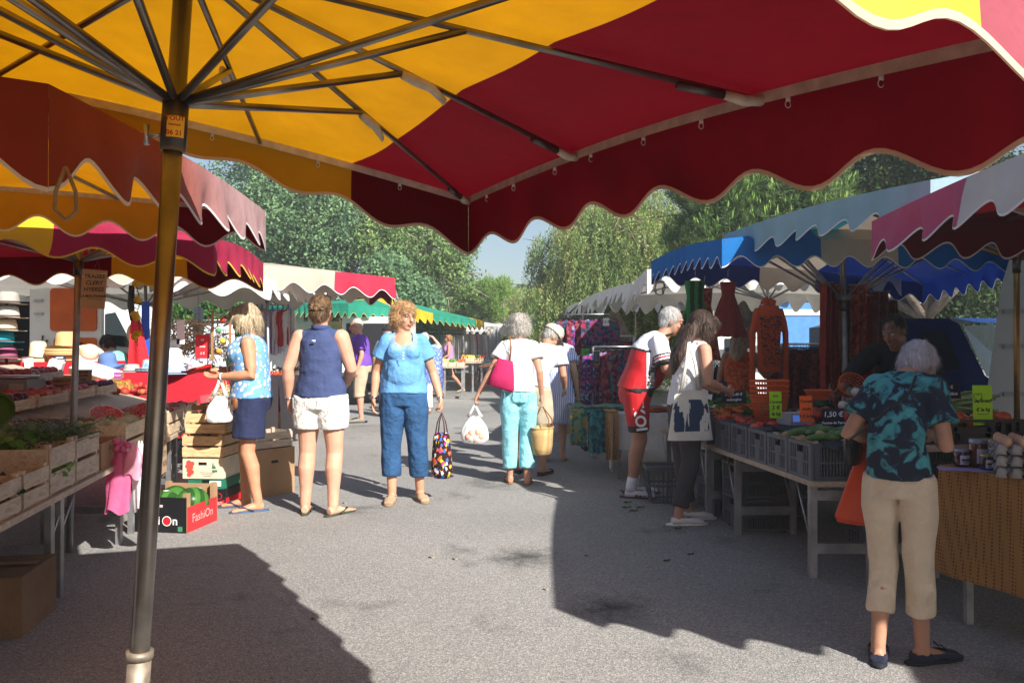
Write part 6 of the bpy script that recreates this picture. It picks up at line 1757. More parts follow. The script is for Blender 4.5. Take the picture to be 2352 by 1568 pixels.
for y0, y1 in ((5.95,6.5),(6.6,7.15),(7.26,7.8)):
 rg = random.Random(int(y0 * 10))
 for i in range(18):
  for t in range(40):
   p = incrate(rg.uniform(y0 + .02, y1 - .02), rg.uniform(.08,.44), ZT + .175 + rg.uniform(0,.02))
   if all((p - q).length > .062 for q in pts): pts.append(p); break
many("nectarine", "nectarine in the sunlit crates at the far end of the stall", "nectarine", "nectarines in the sunlit crates", pts, tomato(F_app, .036, False), seed=4)
def melon():
 b = MB(); nu, nv = 30,14; vs = []
 for i in range(nv + 1):
  th = PI * i / nv
  for j in range(nu):
   ph = 2 * PI * j / nu; k = 1 - .05 * abs(math.cos(5 * ph)) ** 6
   vs.append((.065 * k * math.sin(th) * math.cos(ph),.065 * k * math.sin(th) * math.sin(ph),.058 * math.cos(th)))
 b.add(vs, [(i * nu + j, (i + 1) * nu + j, (i + 1) * nu + (j + 1) % nu, i * nu + (j + 1) % nu) for i in range(nv) for j in range(nu)])
 o = b.build("melon", F_mel); MB().tube([(0,0,.055),(.004,0,.075),(.016,0,.085)],[.006,.005,.006],6).build("stalk", mat("melon_stalk", (.2,.26,.1)), o); return o
many("melon", "pale ribbed melon in the crate beside the pink bag", "melon", "melons in the crate by the pink bag", [incrate(5.38 + .145 * (i % 4),.12 + .14 * (i // 4), ZT + .19) for i in range(10)], melon, seed=6)
def water_half(label, loc, rot, rx=.12, rz_=.17):
 T = thing("cut_watermelon", label, "watermelon", loc); T.rotation_euler = rot
 b = MB(); nu, nv = 30,10; vs = []
 for i in range(nv + 1):
  th = PI / 2 * i / nv
  for j in range(nu):
   ph = 2 * PI * j / nu; vs.append((rz_ * math.cos(th) * math.cos(ph), rx * math.cos(th) * math.sin(ph),-rx * math.sin(th)))
 b.add(vs, [(i * nu + j, (i + 1) * nu + j, (i + 1) * nu + (j + 1) % nu, i * nu + (j + 1) % nu) for i in range(nv) for j in range(nu)])
 b.build("rind", mat("watermelon_rind", (.012,.03,.012), rough=.35, var=.5, vs=20), T)
 b = MB(); b.add([(rz_ * math.cos(a) * q, rx * math.sin(a) * q, .001) for q in (1.0,.93) for a in [2 * PI * j / nu for j in range(nu)]],[(j, (j + 1) % nu, nu + (j + 1) % nu, nu + j) for j in range(nu)])
 b.build("white_rim", mat("melon_white_rind", (.62,.68,.52)), T)
 b = MB(); b.add([(0,0,.002)] + [(rz_ * .93 * math.cos(a), rx * .93 * math.sin(a),.001) for a in [2 * PI * j / nu for j in range(nu)]],[(0,1 + j, 1 + (j + 1) % nu) for j in range(nu)])
 b.build("flesh", pattern("watermelon_flesh", 'noise', [(.55,.07,.09),(.66,.22,.22),(.50,.05,.07)], scale=26, pos=[0,.47,.55], rough=.35, bump=.2), T)
 MB().ball((0,0,.003),(.01,.01,.002)).build("seed", M_black, T)
 return T
p = LP(250,955,.10); water_half("cut watermelon half with long pale red face, left of the two", p, (R(50), R(22), R(12)),.085,.135)
p = LP(318,948,.10); water_half("cut watermelon quarter with rounded pink face, next to the shiny pole", p, (R(60), R(-38), R(0)),.075,.098)
T = thing("pineapple", "pineapple lying behind the peaches", "pineapple", LP(283,888,.05),0); T.rotation_euler = (0, R(-78), R(20))
b = MB(); b.lathe([(.0,-.10),(.04,-.09),(.062,-.04),(.066,.02),(.055,.08),(.03,.105),(0,.11)], n=26, caps=False)
pm_ = pattern("pineapple_skin", 'voronoi', [(.28,.13,.03),(.40,.22,.05),(.16,.08,.02)], scale=60, bump=.9, bs=120); b.build("fruit_body", pm_, T)
b = MB(); rg = random.Random(3)
for q in range(26):
 a = q * 2.4; l = .05 + .06 * rg.random(); b.tube([(0,0,.10),(.02 * math.cos(a),.02 * math.sin(a),.10 + l * .6),(.045 * math.cos(a),.045 * math.sin(a),.10 + l)],[(.008,.003),(.006,.002),(.001,.001)],5)
b.build("leaf_tuft", mat("pineapple_leaf", (.06,.10,.05)), T)
T = cardboard_box("carton", "white topped fruit carton with upside down lettering, tilted behind the peaches", LP(222,862,.04),.50,.22,.07, rz=R(-10), outer=M_card, holes=False, tilt=(R(24), R(15), R(-12)))
MB().box((0,0,.073),(.495,.215,.004)).build("white_lid", mat("white_print_card", (.55,.55,.6), rough=.7), T, smooth=False)
writing("AUOUX", frame((.08,.0,.0762),(-1,0,0),(0,-1,0)),.085, mat("blue_grey_print", (.20,.24,.38)), T, bold=.001)
T = cardboard_box("carton", "small white ended carton tipped up on its side", LP(125,850,.05),.12,.10,.10, outer=M_paper, holes=False, tilt=(R(10), R(20), R(15)))
cardboard_box("carton", "low brown carton standing behind the handwritten cards", LP(168,880,.02),.26,.18,.08, holes=False, rz=R(5), outer=M_cardl)
price_card("dark slate card leaning against the tipped carton", LP(135,838,.05),.13,.10,["CERISES", "BIGARREAU", "FRANCE"], m=M_slate, ink=M_chalk, rz=R(12), tilt=-15)
price_card("small brown cardboard card with a price in the film bag", LP(140,908,.06),.14,.15,["ABRICOT", "FRANCE", "3,50 €"], m=M_card, rz=R(8), tilt=-10)
price_card("brown cardboard card for peaches behind the thin pole", LP(190,892,.06),.15,.17,["PECHES", "JAUNES", "le kg", "PÊCHES", "3 €"], m=M_card, rz=R(2), tilt=-6)
price_card("purple and pink card on the pineapple", LP(270,868,.10),.09,.06,["Ananas"], m=mat("violet_card", (.35,.06,.40)), ink=mat("yellow_ink", (.8,.6,.1)), rz=R(-10))
sg = W(218,622,5.05)
T = thing("hanging_sign", "brown cardboard strawberry sign hanging from the thin pole", "sign", sg); T.rotation_euler = (0, R(4), R(6))
MB().box((0,0,-.115),(.15,.004,.245)).build("board", M_cardl, T, smooth=False)
MB().tube([(.03,0,.0),(.012,0,.07),(-.01,0,.0)],.0015,4).build("string", M_rope, T)
for i, (t_, sz) in enumerate((("FRAISES", .036),("CLERY", .036),("HYERES", .036),("LA MOUTONNE", .022))):
 writing(t_, frame((0,-.0035,-.035 - .042 * i),(1,0,.06),(0,0,1)), sz, M_ink, T, bold=.0006, shear=.2)
MB().box((.01,-.0035,-.178),(.09,.0008,.002)).build("underline", M_ink, T, smooth=False)
nc = V(Xf(6.1),6.1, ZT + .18) - IN * .02
T = thing("notice_board", "tall cardboard notice with handwritten lines hanging on the crates beside the shiny pole", "sign", nc, LZ)
T.rotation_euler = (0,0, LZ)
MB().box((0,-.004,-.19),(.36,.004,.46)).build("board", M_cardl, T, smooth=False)
for i, t_ in enumerate(("MELONS", "EXTRAS", "DE NOUS", "FRAIS !!!", "POUR VOUS")):
 writing(t_, frame((.03,-.0072,-.03 - .08 * i),(1,0,0),(0,0,1)),.062, M_ink, T, bold=.0005, shear=.2)
p = V(Xf(5.0),5.0, ZT + .001) + IN * .22
T = cardboard_box("cardboard_carton", "brown carton with punched holes behind the pink bags", p, .40,.38,.16, rz=LZ, holes=True)
many("cherry", "dark cherry in the carton beside the pink bag", "cherry", "cherries in the carton", [V(Xf(5.0),5.0, ZT + .15) + IN * random.Random(i).uniform(.06,.4) + LD * random.Random(i + 50).uniform(-.17,.17) for i in range(26)], tomato(mat("cherry_skin", (.25,.01,.02), rough=.2),.013, False), seed=7)
M_pink = mat("pink_plastic_film", (.78,.18,.38), rough=.35, trans=.35, tcol=(.85,.2,.42), bump=.5, bs=25, bd=.01)
hk = V(Xf(5.0),5.0, ZT + .15) - IN * .03
T = thing("bag_bundle", "bundle of pink plastic bags hanging from a hook on the crates", "plastic bags", hk)
def drape(sx, L, seed, off=V(0,0,0), tw=0):
 b = MB()
 def fn(u, v):
  a = 2 * PI * u; r = (.25 + .75 * min(1, v * 2.2)) * (1 + .15 * v)
  q = 1 + .22 * math.sin(a * 4 + seed + v * 2) + .2 * mnoise.noise(V(u * 6, v * 3, seed))
  return V(sx * r * math.cos(a) * q, .03 * r * math.sin(a) * q, -L * v + .02 * math.cos(a * 3)) + off + V(.05 * v * tw, 0,0)
 b.grid(fn, 40,16); return b
drape(.062,.44,1, tw=-.5).build("pink_bags", M_pink, T)
b = MB(); b.tube([(0,0,.03),(.012,0,.045),(.02,0,.02),(.005,0,-.01),(-.01,0,.01)],.003,6); b.build("hook", M_alu, T)
b = MB(); rg = random.Random(8)
for q in range(9): b.ball((rg.uniform(-.03,.05), rg.uniform(-.03,.01), rg.uniform(-.06,.0)),(.025,.02,.022),8,6, bumps=.5, seed=q)
b.build("pink_knot", MATS["pink_plastic_film"], T)
o_ = drape(.05,.20,4, off=V(.085,0,-.02)).build("pale_pink_bags", mat("pale_pink_film", (.85,.42,.55), rough=.35, trans=.35), T)
T = thing("bag_bundle", "bundle of white plastic bags hanging behind the pink ones", "plastic bags", hk + V(.09,.06,-.02))
drape(.05,.42,7, tw=.6).build("white_bags", M_bagw, T)
T = cardboard_box("cardboard_box", "worn brown cardboard box on the ground at lower left", V(-2.62,3.85,0),.62,.42,.28, rz=R(10), open_top=False, outer=mat("dull_brown_cardboard", (.19,.115,.065), rough=.95, var=.2, vs=4, bump=.4, bs=9, bd=.03))  # darker cardboard copy, the deep shade is put into its colour
MB().tube([V(.10 + .07 * math.cos(a),-.2145,.10 + .035 * math.sin(a)) for a in [2 * PI * q / 20 for q in range(21)]],.004,6).build("printed_ring", mat("brown_print", (.10,.04,.02)), T)
MB().box((-.0,0,.2955),(.6,.05,.002)).build("packing_tape", mat("brown_tape", (.22,.12,.06), rough=.3), T, smooth=False)
bx = G(385,1222)
Mb = mat("black_print_carton", (.012,.012,.014), rough=.45); Mr = mat("red_print_carton", (.45,.03,.035), rough=.5)
T = thing("fruit_box", "open black and red fruit box with white lettering, on the ground by the shiny pole", "box", (bx.x - .02, bx.y + .22,0), R(-8))
b = MB(); L_, D_, h_ = .40,.44,.255
b.box((0,-D_ / 2, h_ / 2),(L_, .007, h_)); b.build("front_wall", Mb, T, smooth=False)
MB().box((L_ / 2,0, h_ * .36),(.007, D_ - .02, h_ * .72)).build("side_wall", Mr, T, smooth=False)
MB().box((-L_ / 2,0, h_ * .36),(.007, D_ - .02, h_ * .72)).build("side_wall", Mr, T, smooth=False)
MB().box((0, D_ / 2, h_ * .55),(L_, .007, h_ * 1.1)).build("back_wall", M_card, T, smooth=False)
MB().box((0,0,.005),(L_ - .01, D_ - .01,.008)).build("box_floor", M_card, T, smooth=False)
for x in (-1,1):
 MB().box((x * (L_ / 2 - .015),-D_ / 2 + .03, h_ * .55),(.03,.05, h_ * 1.1)).build("corner_post", M_card, T, smooth=False)
 MB().box((x * (L_ / 2 - .015), D_ / 2 - .03, h_ * .58),(.03,.05, h_ * 1.16)).build("corner_post", M_card, T, smooth=False)
wpr = mat("white_print_flat", (.72,.72,.72)); rpr = mat("red_print_flat", (.62,.01,.02))
y = -D_ / 2 - .0048
writing("Fashi", frame((-.085, y, .085),(1,0,0),(0,0,1)),.085, wpr, T, bold=.0015)
b = MB()
for r0, m_ in ((.036, wpr),(.030, Mb),(.026, rpr)):
 b.tube([(.052, y - .0004 * (.04 - r0) * 100,.085),(.052, y - .0006 - .0006 * (.04 - r0) * 100,.085)], r0,28, m=m_, side=(1,0,0))
b.build("logo_disc", None, T, smooth=False)
writing("n", frame((.115, y, .085),(1,0,0),(0,0,1)),.085, wpr, T, bold=.0015)
writing("FashiOn", frame((L_ / 2 + .0045,.0,.09),(0,1,0),(0,0,1)),.09, mat("pale_red_print", (.75,.35,.33)), T)
MB().tube([(-.03, y, .19),(.02, y, .19)],.011,10).build("hand_hole", mat("hole_shadow", (.30,.28,.26)), T)
MB().box((.155, y, .03),(.035,.001,.035)).build("printed_square", mat("green_print", (.05,.2,.1)), T, smooth=False)
wm = pattern("watermelon_striped", 'wave', [(.02,.07,.015),(.05,.16,.03)], scale=4, pos=[0,.55], stretch=(1,1,.15), rough=.3, bump=0)
for i, (x, yy) in enumerate(((-.06,-.08),(.09,.06),(-.09,.12))):
 o_ = MB().ball((0,0,0),(.125,.115,.115),26,18).build("watermelon", wm); o_.location = world_of({'T': T}, V(x, yy, .165 if i < 2 else .16)); o_.rotation_euler = (0,.3 * i, i)
 tag(o_, "whole green watermelon in the black box", "watermelon", "watermelons in the black box")
 b = MB(); b.lathe([(0,.1155),(.018,.1135),(.022,.112)], n=14, caps=False, c=(.02,-.01,.0)); s_ = b.build("fruit_sticker", mat("sticker_white", (.75,.7,.7)), o_)
sx = G(478,1162); sx = V(sx.x, sx.y + .19,0); rzs = R(-4)
def stk_box(name, label, z, L, D, h, outer, x=0, y=0, rz=0):
 return cardboard_box(name, label, (sx.x + x, sx.y + y, z), L, D, h, rz=rzs + rz, outer=outer)
T = stk_box("pepper_box", "black and red pepper box at the bottom of the stack", 0.0,.31,.36,.145, Mb)
writing("ANPER", frame((-.05,-.1865,.082),(1,0,0),(0,0,1)),.062, mat("yellow_print", (.75,.5,.03)), T, bold=.002)
MB().tube([V(.105 + .026 * math.cos(a),-.1865,.085 + .024 * math.sin(a)) for a in [2 * PI * q / 18 for q in range(19)]],.0025,6).build("pepper_outline", rpr, T)
b = MB(); b.add([(.0,-.1862,.003),(.152,-.1862,.003),(.152,-.1862,.055),(.07,-.1862,.035)],[(0,1,2,3)]); b.build("red_corner", rpr, T, smooth=False)
writing("Producido\nen ESPAÑA", frame((.105,-.1870,.026),(1,0,0),(0,0,1)),.016, wpr, T)
MB().box((.1585,0,.035),(.001,.33,.06)).build("red_side_band", rpr, T, smooth=False)
T = stk_box("green_box", "dark green fruit box, second from the bottom of the stack", .146,.31,.36,.085, mat("green_print_carton", (.02,.15,.09), rough=.5), x=-.005)
MB().box((.08,-.1855,.045),(.10,.001,.045)).build("paper_label", M_paper, T, smooth=False)
T = stk_box("tomato_box", "cream cardboard box printed with red tomatoes in the stack", .232,.345,.38,.175, mat("cream_print_carton", (.66,.58,.42), rough=.7), x=-.03)
b = MB()
for (x, z) in ((-.12,.135),(-.09,.125),(-.13,.105),(-.10,.095),(-.12,.07),(-.095,.055),(-.115,.035)): b.tube([(x, -.1938, z),(x, -.1950 - .0004 * (z * 100 % 7), z)],.020,16, side=(1,0,0))
b.build("printed_tomatoes", mat("tomato_print", (.55,.07,.05)), T, smooth=False)
b = MB()
for x in (.09,.105): b.add([(x - .012,-.195,.085),(x + .012,-.195,.085),(x, -.195,.145 if x < .1 else .12)],[(0,1,2)])
b.box((.105,-.1945,.066),(.045,.001,.018)); b.build("printed_cypress", mat("cypress_print", (.05,.16,.08)), T, smooth=False)
for i in range(3): MB().box((.04,-.1937,.052 - .015 * i),(.13 - .03 * i, .001,.004)).build("print_line", M_ink, T, smooth=False)
zc = .409
for i, (h, L, x, r_) in enumerate(((.19,.345,-.025,0),(.18,.335,-.01,3))):
 wooden_crate(("lower of the two sunlit pine crates on the stack of boxes", "upper of the two sunlit pine crates on the stack, its rim in shadow")[i],(sx.x + x, sx.y, zc), L=L, D=.42, h=h, rz=rzs + R(r_), m=W_warm)
 zc += h + .009
wooden_crate("plywood crate topping the stack beside the blonde woman", (sx.x + .02, sx.y + .06, zc), L=.36, D=.36, h=.05, rz=rzs, slats=1, m=W_ply)
wooden_crate("grey weathered crate on the ground behind the stack", (sx.x + .28, sx.y + .42,.42), L=.4, D=.3, h=.15, rz=R(50), m=W_grey)
cardboard_box("cardboard_box", "plain brown box under the grey crate behind the stack", (sx.x + .28, sx.y + .42,0),.42,.34,.42, rz=R(50))
T = thing("plastic_tub", "clear plastic tub with a red packet at the end of the fruit stall", "tub", V(Xf(7.95) + .12,8.15,.72), R(0))
b = MB(); b.box((0,0,.06),(.34,.2,.12), taper=1.05); b.build("tub_walls", clear_plastic(), T, smooth=False)
MB().box((.05,-.06,-.04),(.16,.06,.16)).build("red_packet", mat("red_packet", (.6,.02,.02), rough=.4), T, smooth=False)
MB().box((.08,-.092,-.02),(.07,.002,.06), Matrix.Rotation(.3,3, 'Y')).build("blue_emblem", mat("blue_print", (.03,.1,.5)), T, smooth=False)
T = thing("stool", "small folding stool carrying the plastic tub", "stool", V(Xf(7.95) + .12,8.15,0))
MB().box((0,0,.615),(.36,.24,.02)).build("seat", W_grey, T, smooth=False)
for x in (-.15,.15):
 for y in (-.09,.09): MB().beam((x, y, 0),(x, y, .604),.02,.02).build("leg", M_alu_d, T, smooth=False)
def fibres(name, label, cat, loc, r, n, L, m, seed, w=.006):
 rg = random.Random(seed); T = thing(name, label, cat, loc); b = MB()
 for i in range(n):
  p = V(*[max(-1.5, min(1.5, rg.gauss(0,1))) * q for q in r]); p.z = abs(p.z); d = V(rg.gauss(0,1), rg.gauss(0,.6), rg.gauss(.3,.8)).normalized() * L * rg.uniform(.5,1.2)
  b.tube([p, p + d * .5 + V(0,0,.01), p + d],[w, w * .7, w * .3],4)
 b.build("dried_stalks", m, T); return T
M_straw = mat("dry_straw", (.55,.40,.20), rough=.9, var=.35, vs=20)
fibres("garlic_bundle", "dry garlic stalks standing at the blonde woman's knees", "garlic", V(-3.05,8.45,.62),(.07,.07,.16),160,.16, M_straw, 2)
T = thing("crate_stand", "low stand of stacked crates holding the garlic", "stand", V(-3.05,8.45,0))
MB().box((0,0,.30),(.34,.34,.60)).build("stand_body", W_grey, T, smooth=False)
# ================================================================ hat stall behind
Mrc = mat("red_tablecloth", (.50,.015,.03), rough=.85, bump=.25, bs=20, bd=.02, var=.08, vs=2)
def cloth_table(name, label, x0, x1, y0, depth, z, m, drop, right_curve=True, seed=0, rz=0):
 T = thing(name, label, "tablecloth", (x0, y0,0), rz)
 W_ = x1 - x0; b = MB()
 b.grid(lambda u, v: V(W_ * u, depth * v, z + .003 * mnoise.noise(V(u * 6, v * 3, seed))),40,10)
 def fr(u, v): return V(W_ * u, -.02 * v - .025 * (1 + math.sin(u * W_ * 11 + seed)) * v * .5 + .02 * mnoise.noise(V(u * W_ * 3, v, seed)) * v, z - drop * v)
 b.grid(fr, 90,8)
 def sd_(u, v): return V(W_ + .04 * v + .03 * (1 + math.sin(u * depth * 10 + seed)) * v * .5, depth * u, z - drop * v)
 b.grid(sd_, 30,8)
 def sl_(u, v): return V(-.04 * v - .03 * (1 + math.sin(u * depth * 10 + seed)) * v * .5, depth * u, z - drop * v)
 b.grid(sl_, 30,8)
 b.build("cloth", m, T)
 for x in (.08, W_ - .08):
  for y in (.06, depth - .06): MB().beam((x, y, 0),(x, y, z - .012),.04,.04).build("table_leg", M_alu_d, T, smooth=False)
 MB().box((W_ / 2, depth / 2, z - .012),(W_ - .02, depth - .02,.014)).build("table_board", W_grey, T, smooth=False)
 return T
yH = 8.75
def hz(py): return H - (py - HY) / F * yH
cloth_table("draped_table", "red draped hat table behind the fruit stall, lower right part", (215 - 1176) / F * yH, (500 - 1176) / F * yH, yH, .9, hz(855), Mrc, .72, seed=1)
cloth_table("draped_table", "brighter red draped hat table, raised left part", (-60 - 1176) / F * yH, (212 - 1176) / F * yH, yH - .05,.8, hz(831), Mrc, .85, seed=2)
def hat(label, loc, m, band=None, r=.15, h=.11, rim=.0, rz=0, tilt=(0,0), name="straw_hat", cat="hat", group=None, dent=True, stack=0):
 T = thing(name, label, cat, loc, rz, group); T.rotation_euler = (tilt[0], tilt[1], rz)
 b = MB(); n = 36; prof = [(r, .0),(r * .85,-.004),(r * .58,.0),(r * .545,.02),(r * .53, h * .5),(r * .47, h * .9),(r * .30, h * 1.0),(0, h * (.93 if dent else 1.0))]
 vs = []
 for i, (q, z) in enumerate(prof):
  for j in range(n):
   a = 2 * PI * j / n; zz = z + (rim * abs(math.sin(a)) ** 2 * (1 if i == 0 else .4 if i == 1 else 0)); vs.append((q * math.cos(a), q * 1.12 * math.sin(a), zz))
 b.add(vs, [(i * n + j, i * n + (j + 1) % n, (i + 1) * n + (j + 1) % n, (i + 1) * n + j) for i in range(len(prof) - 1) for j in range(n)])
 b.build("hat_body", m, T)
 if band: MB().lathe([(r * .562,.006),(r * .562,.03)], n=n, sy=1.12, caps=False).build("hat_band", band, T)
 for k in range(stack):
  z = -.014 * (k + 1); MB().lathe([(r * .5, z),(r * .98, z - .002),(r * (1.02 + .02 * (k % 2)), z + .004 + rim * .3),(r * 1.02, z - .004),(r * .5, z - .008)], n=n, sy=1.12, caps=False).build("stacked_brim", m, T)
 return T
S1 = pattern("pale_woven_straw", 'wave', [(.72,.62,.44),(.64,.53,.35)], scale=30, bump=.5, bs=150, stretch=(1,1,3)); S2 = pattern("golden_straw", 'wave', [(.60,.42,.20),(.50,.33,.14)], scale=30, bump=.5, bs=150, stretch=(1,1,3))
Mbl = mat("blue_denim_hat", (.10,.17,.36), rough=.9, bump=.4, bs=80); Mgr = mat("grey_cotton_hat", (.38,.37,.35), rough=.95, bump=.3, bs=60); Mwh = mat("white_cotton_hat", (.78,.77,.78), rough=.95, bump=.3, bs=60)
def hp2(px, py, y=8.95): return W(px, py, y)
hat("pale straw hat with tan band at the left edge of the hat table", hp2(12,826), S1, mat("tan_band", (.35,.26,.18)), r=.20, h=.13, rim=.01, stack=4)
hat("stack of cream panama hats in front of the white van", hp2(88,822), S1, mat("cream_band", (.6,.52,.38)), r=.16, h=.19, rim=.02, stack=6)
hat("golden straw hat with red and white band on a tall pile", hp2(152,800), S2, mat("red_white_band", (.55,.08,.07)), r=.20, h=.19, rim=.035, stack=5)
T = thing("hat_riser", "pile of flat golden hats under the banded straw hat", "hat pile", hp2(152,829,8.97))
MB().lathe([(.10,0),(.19,.004),(.20,.015),(.17,.03),(.19,.045),(.20,.06),(.17,.075),(.1,.09)], n=30).build("hat_pile_body", S2, T)
hat("cream hat with a pink and white scarf band lying on its side", hp2(205,815), S1, mat("pink_band", (.6,.25,.35)), r=.17, h=.10, rz=.4, tilt=(.6,.3))
hat("denim blue sun hat with a white tag", hp2(248,838), Mbl, None, r=.17, h=.14, dent=False, rim=-.02, tilt=(.15,0), name="sun_hat", stack=2)
hat("grey cotton cap hat lying flat beside the denim one", hp2(303,850), Mgr, None, r=.15, h=.07, dent=False, name="sun_hat", stack=1)
hat("checked blue and white sun hat behind the shiny pole", hp2(345,845), pattern("blue_check", 'dots', [(.6,.68,.72),(.15,.3,.45)], scale=50, pos=[0,.45]), None, r=.15, h=.10, dent=False, name="sun_hat", stack=2)
hat("wide white cotton sun hat right of the shiny pole", hp2(395,838), Mwh, None, r=.21, h=.19, dent=False, rim=-.03, name="sun_hat")
hat("pale blue brimmed hat under the white sun hat", hp2(400,854,8.85), mat("pale_blue_hat", (.35,.45,.65), rough=.9), None, r=.22, h=.08, dent=False, name="sun_hat", stack=1)
hat("pink and white checked cloth hat near the red wallet", hp2(452,850,8.9), pattern("pink_check", 'voronoi', [(.6,.3,.35),(.72,.62,.62)], scale=60), None, r=.17, h=.08, dent=False, name="sun_hat")
hat("beige round hat behind the child at the hat stall", hp2(318,770,9.9), S1, None, r=.16, h=.14, tilt=(-1.2,.5))
T = thing("price_tag", "white paper tag hanging over the edge of the red cloth", "tag", hp2(68,826,8.66));
b = MB(); b.grid(lambda u, v: V((u - .5) * .10 + .04 * v, -.02 - .02 * math.sin(v * 3),.02 - .20 * v),6,8); b.build("tag_paper", M_paper, T)
lb_ = [("grey felt hat at the top of the hat rack", (.33,.31,.28),690,30),("brown and white striped cap hat on the rack", (.50,.46,.38),722,30),("cream hat with orange brim on the rack", (.55,.45,.33),752,25),
       ("turquoise hat on the rack", (.02,.30,.36),778,18),("striped turquoise and brown hat under it on the rack", (.12,.25,.27),795,15),("mauve hat low on the rack", (.28,.07,.14),815,25)]
for (l_, c_, py, px) in lb_: hat(l_, W(px - 12, py + 8,8.3), mat("hat_%d" % py, c_, rough=.9, bump=.3), mat("hatband_dark", (.08,.05,.04)), r=.19, h=.13, rim=.01)
T = thing("hat_rack", "dark metal rack behind the tower of hats", "rack", V(-5.3,8.35,0))
MB().tube([(0,0,0),(0,0,1.9)],.015,8).build("rack_post", M_steel_d, T)
for z in (1.32,1.45,1.58,1.72): MB().tube([(0,0, z - .02),(.12,-.03, z)],.006,6).build("rack_arm", M_steel_d, T)
# ================================================================ vans on the left
Mvw = mat("white_van_paint", (.78,.79,.80), rough=.3, var=.02, spec=.5); Mor = mat("orange_door_panel", (.62,.13,.03), rough=.7, var=.12, vs=4, bump=.2)
Mgl = mat("dark_glass", (.03,.04,.045), rough=.08, var=0, spec=.7); Mdk = mat("dark_interior", (.012,.012,.014), rough=.8, var=0)
yV = 11.5
def pv(px, py, y=yV): return W(px, py, y)
T = thing("delivery_van", "white delivery van with open rear door showing an orange panel", "van", (pv(180,800).x, yV, 0),0)
def door_plate(px0, py0, px1, py1, y, m, name, th=.05, r=.06, parent=None, world=True):
 a = pv(px0, py0, y); c = pv(px1, py1, y); cx, cz = (a.x + c.x) / 2,(a.z + c.z) / 2; w, h = abs(c.x - a.x), abs(a.z - c.z)
 b = MB(); n = 6; out = []
 for (sx_, sz_, a0) in ((1,1,0),(-1,1, PI / 2),(-1,-1, PI),(1,-1,1.5 * PI)):
  for q in range(n + 1):
   an = a0 + PI / 2 * q / n; out.append((cx + sx_ * (w / 2 - r) + r * math.cos(an), cz + sz_ * (h / 2 - r) + r * math.sin(an)))
 k = len(out)
 b.add([(p[0], y - th / 2, p[1]) for p in out] + [(p[0], y + th / 2, p[1]) for p in out],[tuple(range(k)), tuple(range(2 * k - 1, k - 1,-1))] + [(i, k + i, k + (i + 1) % k, (i + 1) % k) for i in range(k)])
 return b.build(name, m, parent, smooth=False, world=world)
d_ = door_plate(72,655,236,905, yV, Mvw, "rear_door", th=.08, parent=T)
door_plate(116,662,222,760, yV - .05, Mor, "door_panel", th=.03, r=.05, parent=T)
door_plate(124,775,222,880, yV - .05, Mor, "door_panel", th=.03, r=.05, parent=T)
door_plate(168,786,190,796, yV - .055, M_black, "door_handle", th=.04, r=.005, parent=T)
for py in (690,720,800): MB().beam(pv(78, py, yV - .06), pv(98, py, yV - .06),.02,.03).build("door_hinge", M_alu, T, smooth=False, world=True)
MB().tube([pv(98,770, yV - .06), pv(96,790, yV - .07), pv(104,795, yV - .08), pv(108,780, yV - .06)],.012,6).build("check_strap", M_steel_d, T, world=True)
b = MB(); a = pv(236,660); b.box((a.x - 2.6, yV + 1.9,1.25),(2.0,3.4,1.9)); b.build("cargo_body", Mvw, T, smooth=False, world=True)
a = pv(-40,700); b = MB(); b.box((a.x - .1, yV + .12,1.2),(1.5,.1,1.55)); b.build("cargo_opening", Mdk, T, smooth=False, world=True)
T = thing("parked_van", "white van cab with black mirror parked behind the open door", "van", (pv(280,760,13).x, 13,0))
b = MB(); x0 = pv(238,700,13).x; prof = [(0,.35),(0,1.95),(.25,2.05),(.55,1.75),(.95,1.15),(1.45,1.02),(1.6,.85),(1.62,.35)]
k = len(prof)
b.add([(x0 + p[0] * .62,13, p[1]) for p in prof] + [(x0 + p[0] * .62,14.7, p[1]) for p in prof],[tuple(range(k)), tuple(range(2 * k - 1, k - 1,-1))] + [(i, k + i, k + (i + 1) % k, (i + 1) % k) for i in range(k)])
b.build("cab_body", Mvw, T, smooth=False, world=True)
b = MB(); b.add([(x0 + .03,12.985,1.35),(x0 + .03,12.985,1.85),(x0 + .20,12.985,1.88),(x0 + .50,12.985,1.30)],[(0,1,2,3)]); b.build("side_window", Mgl, T, smooth=False, world=True)
MB().box((x0 + .08,12.9,1.33),(.10,.12,.24)).build("wing_mirror", M_black, T, smooth=False, world=True)
for x in (.35,): MB().tube([(x0 + x, 12.96,.33),(x0 + x, 13.18,.33)],.33,24).build("wheel", M_black, T, world=True)
MB().box((x0 + .85,12.985,.8),(.12,.03,.14)).build("headlight", M_silver, T, smooth=False, world=True)
T = thing("parked_van", "white van with dark windows behind the woman in navy", "van", (-5.6,19,0))
a, c = W(640,690,19), W(785,860,19); b = MB()
prof = [(a.x - 1.6,.35),(a.x - 1.6,2.0),(a.x + .2,2.28),(c.x - .45,2.05),(c.x - .1,1.55),(c.x + .05,1.2),(c.x + .08,.35)]; k = len(prof)
b.add([(p[0],19, p[1]) for p in prof] + [(p[0],20.8, p[1]) for p in prof],[tuple(range(k)), tuple(range(2 * k - 1, k - 1,-1))] + [(i, k + i, k + (i + 1) % k, (i + 1) % k) for i in range(k)])
b.build("van_body", Mvw, T, smooth=False, world=True)
for (p0, p1) in ((698,706),(760,778)): q0, q1 = W(p0,712,18.98), W(p1,738,18.98); MB().box(((q0.x + q1.x) / 2,18.985,(q0.z + q1.z) / 2),(q1.x - q0.x, .02, q0.z - q1.z)).build("side_window", Mgl, T, smooth=False, world=True)
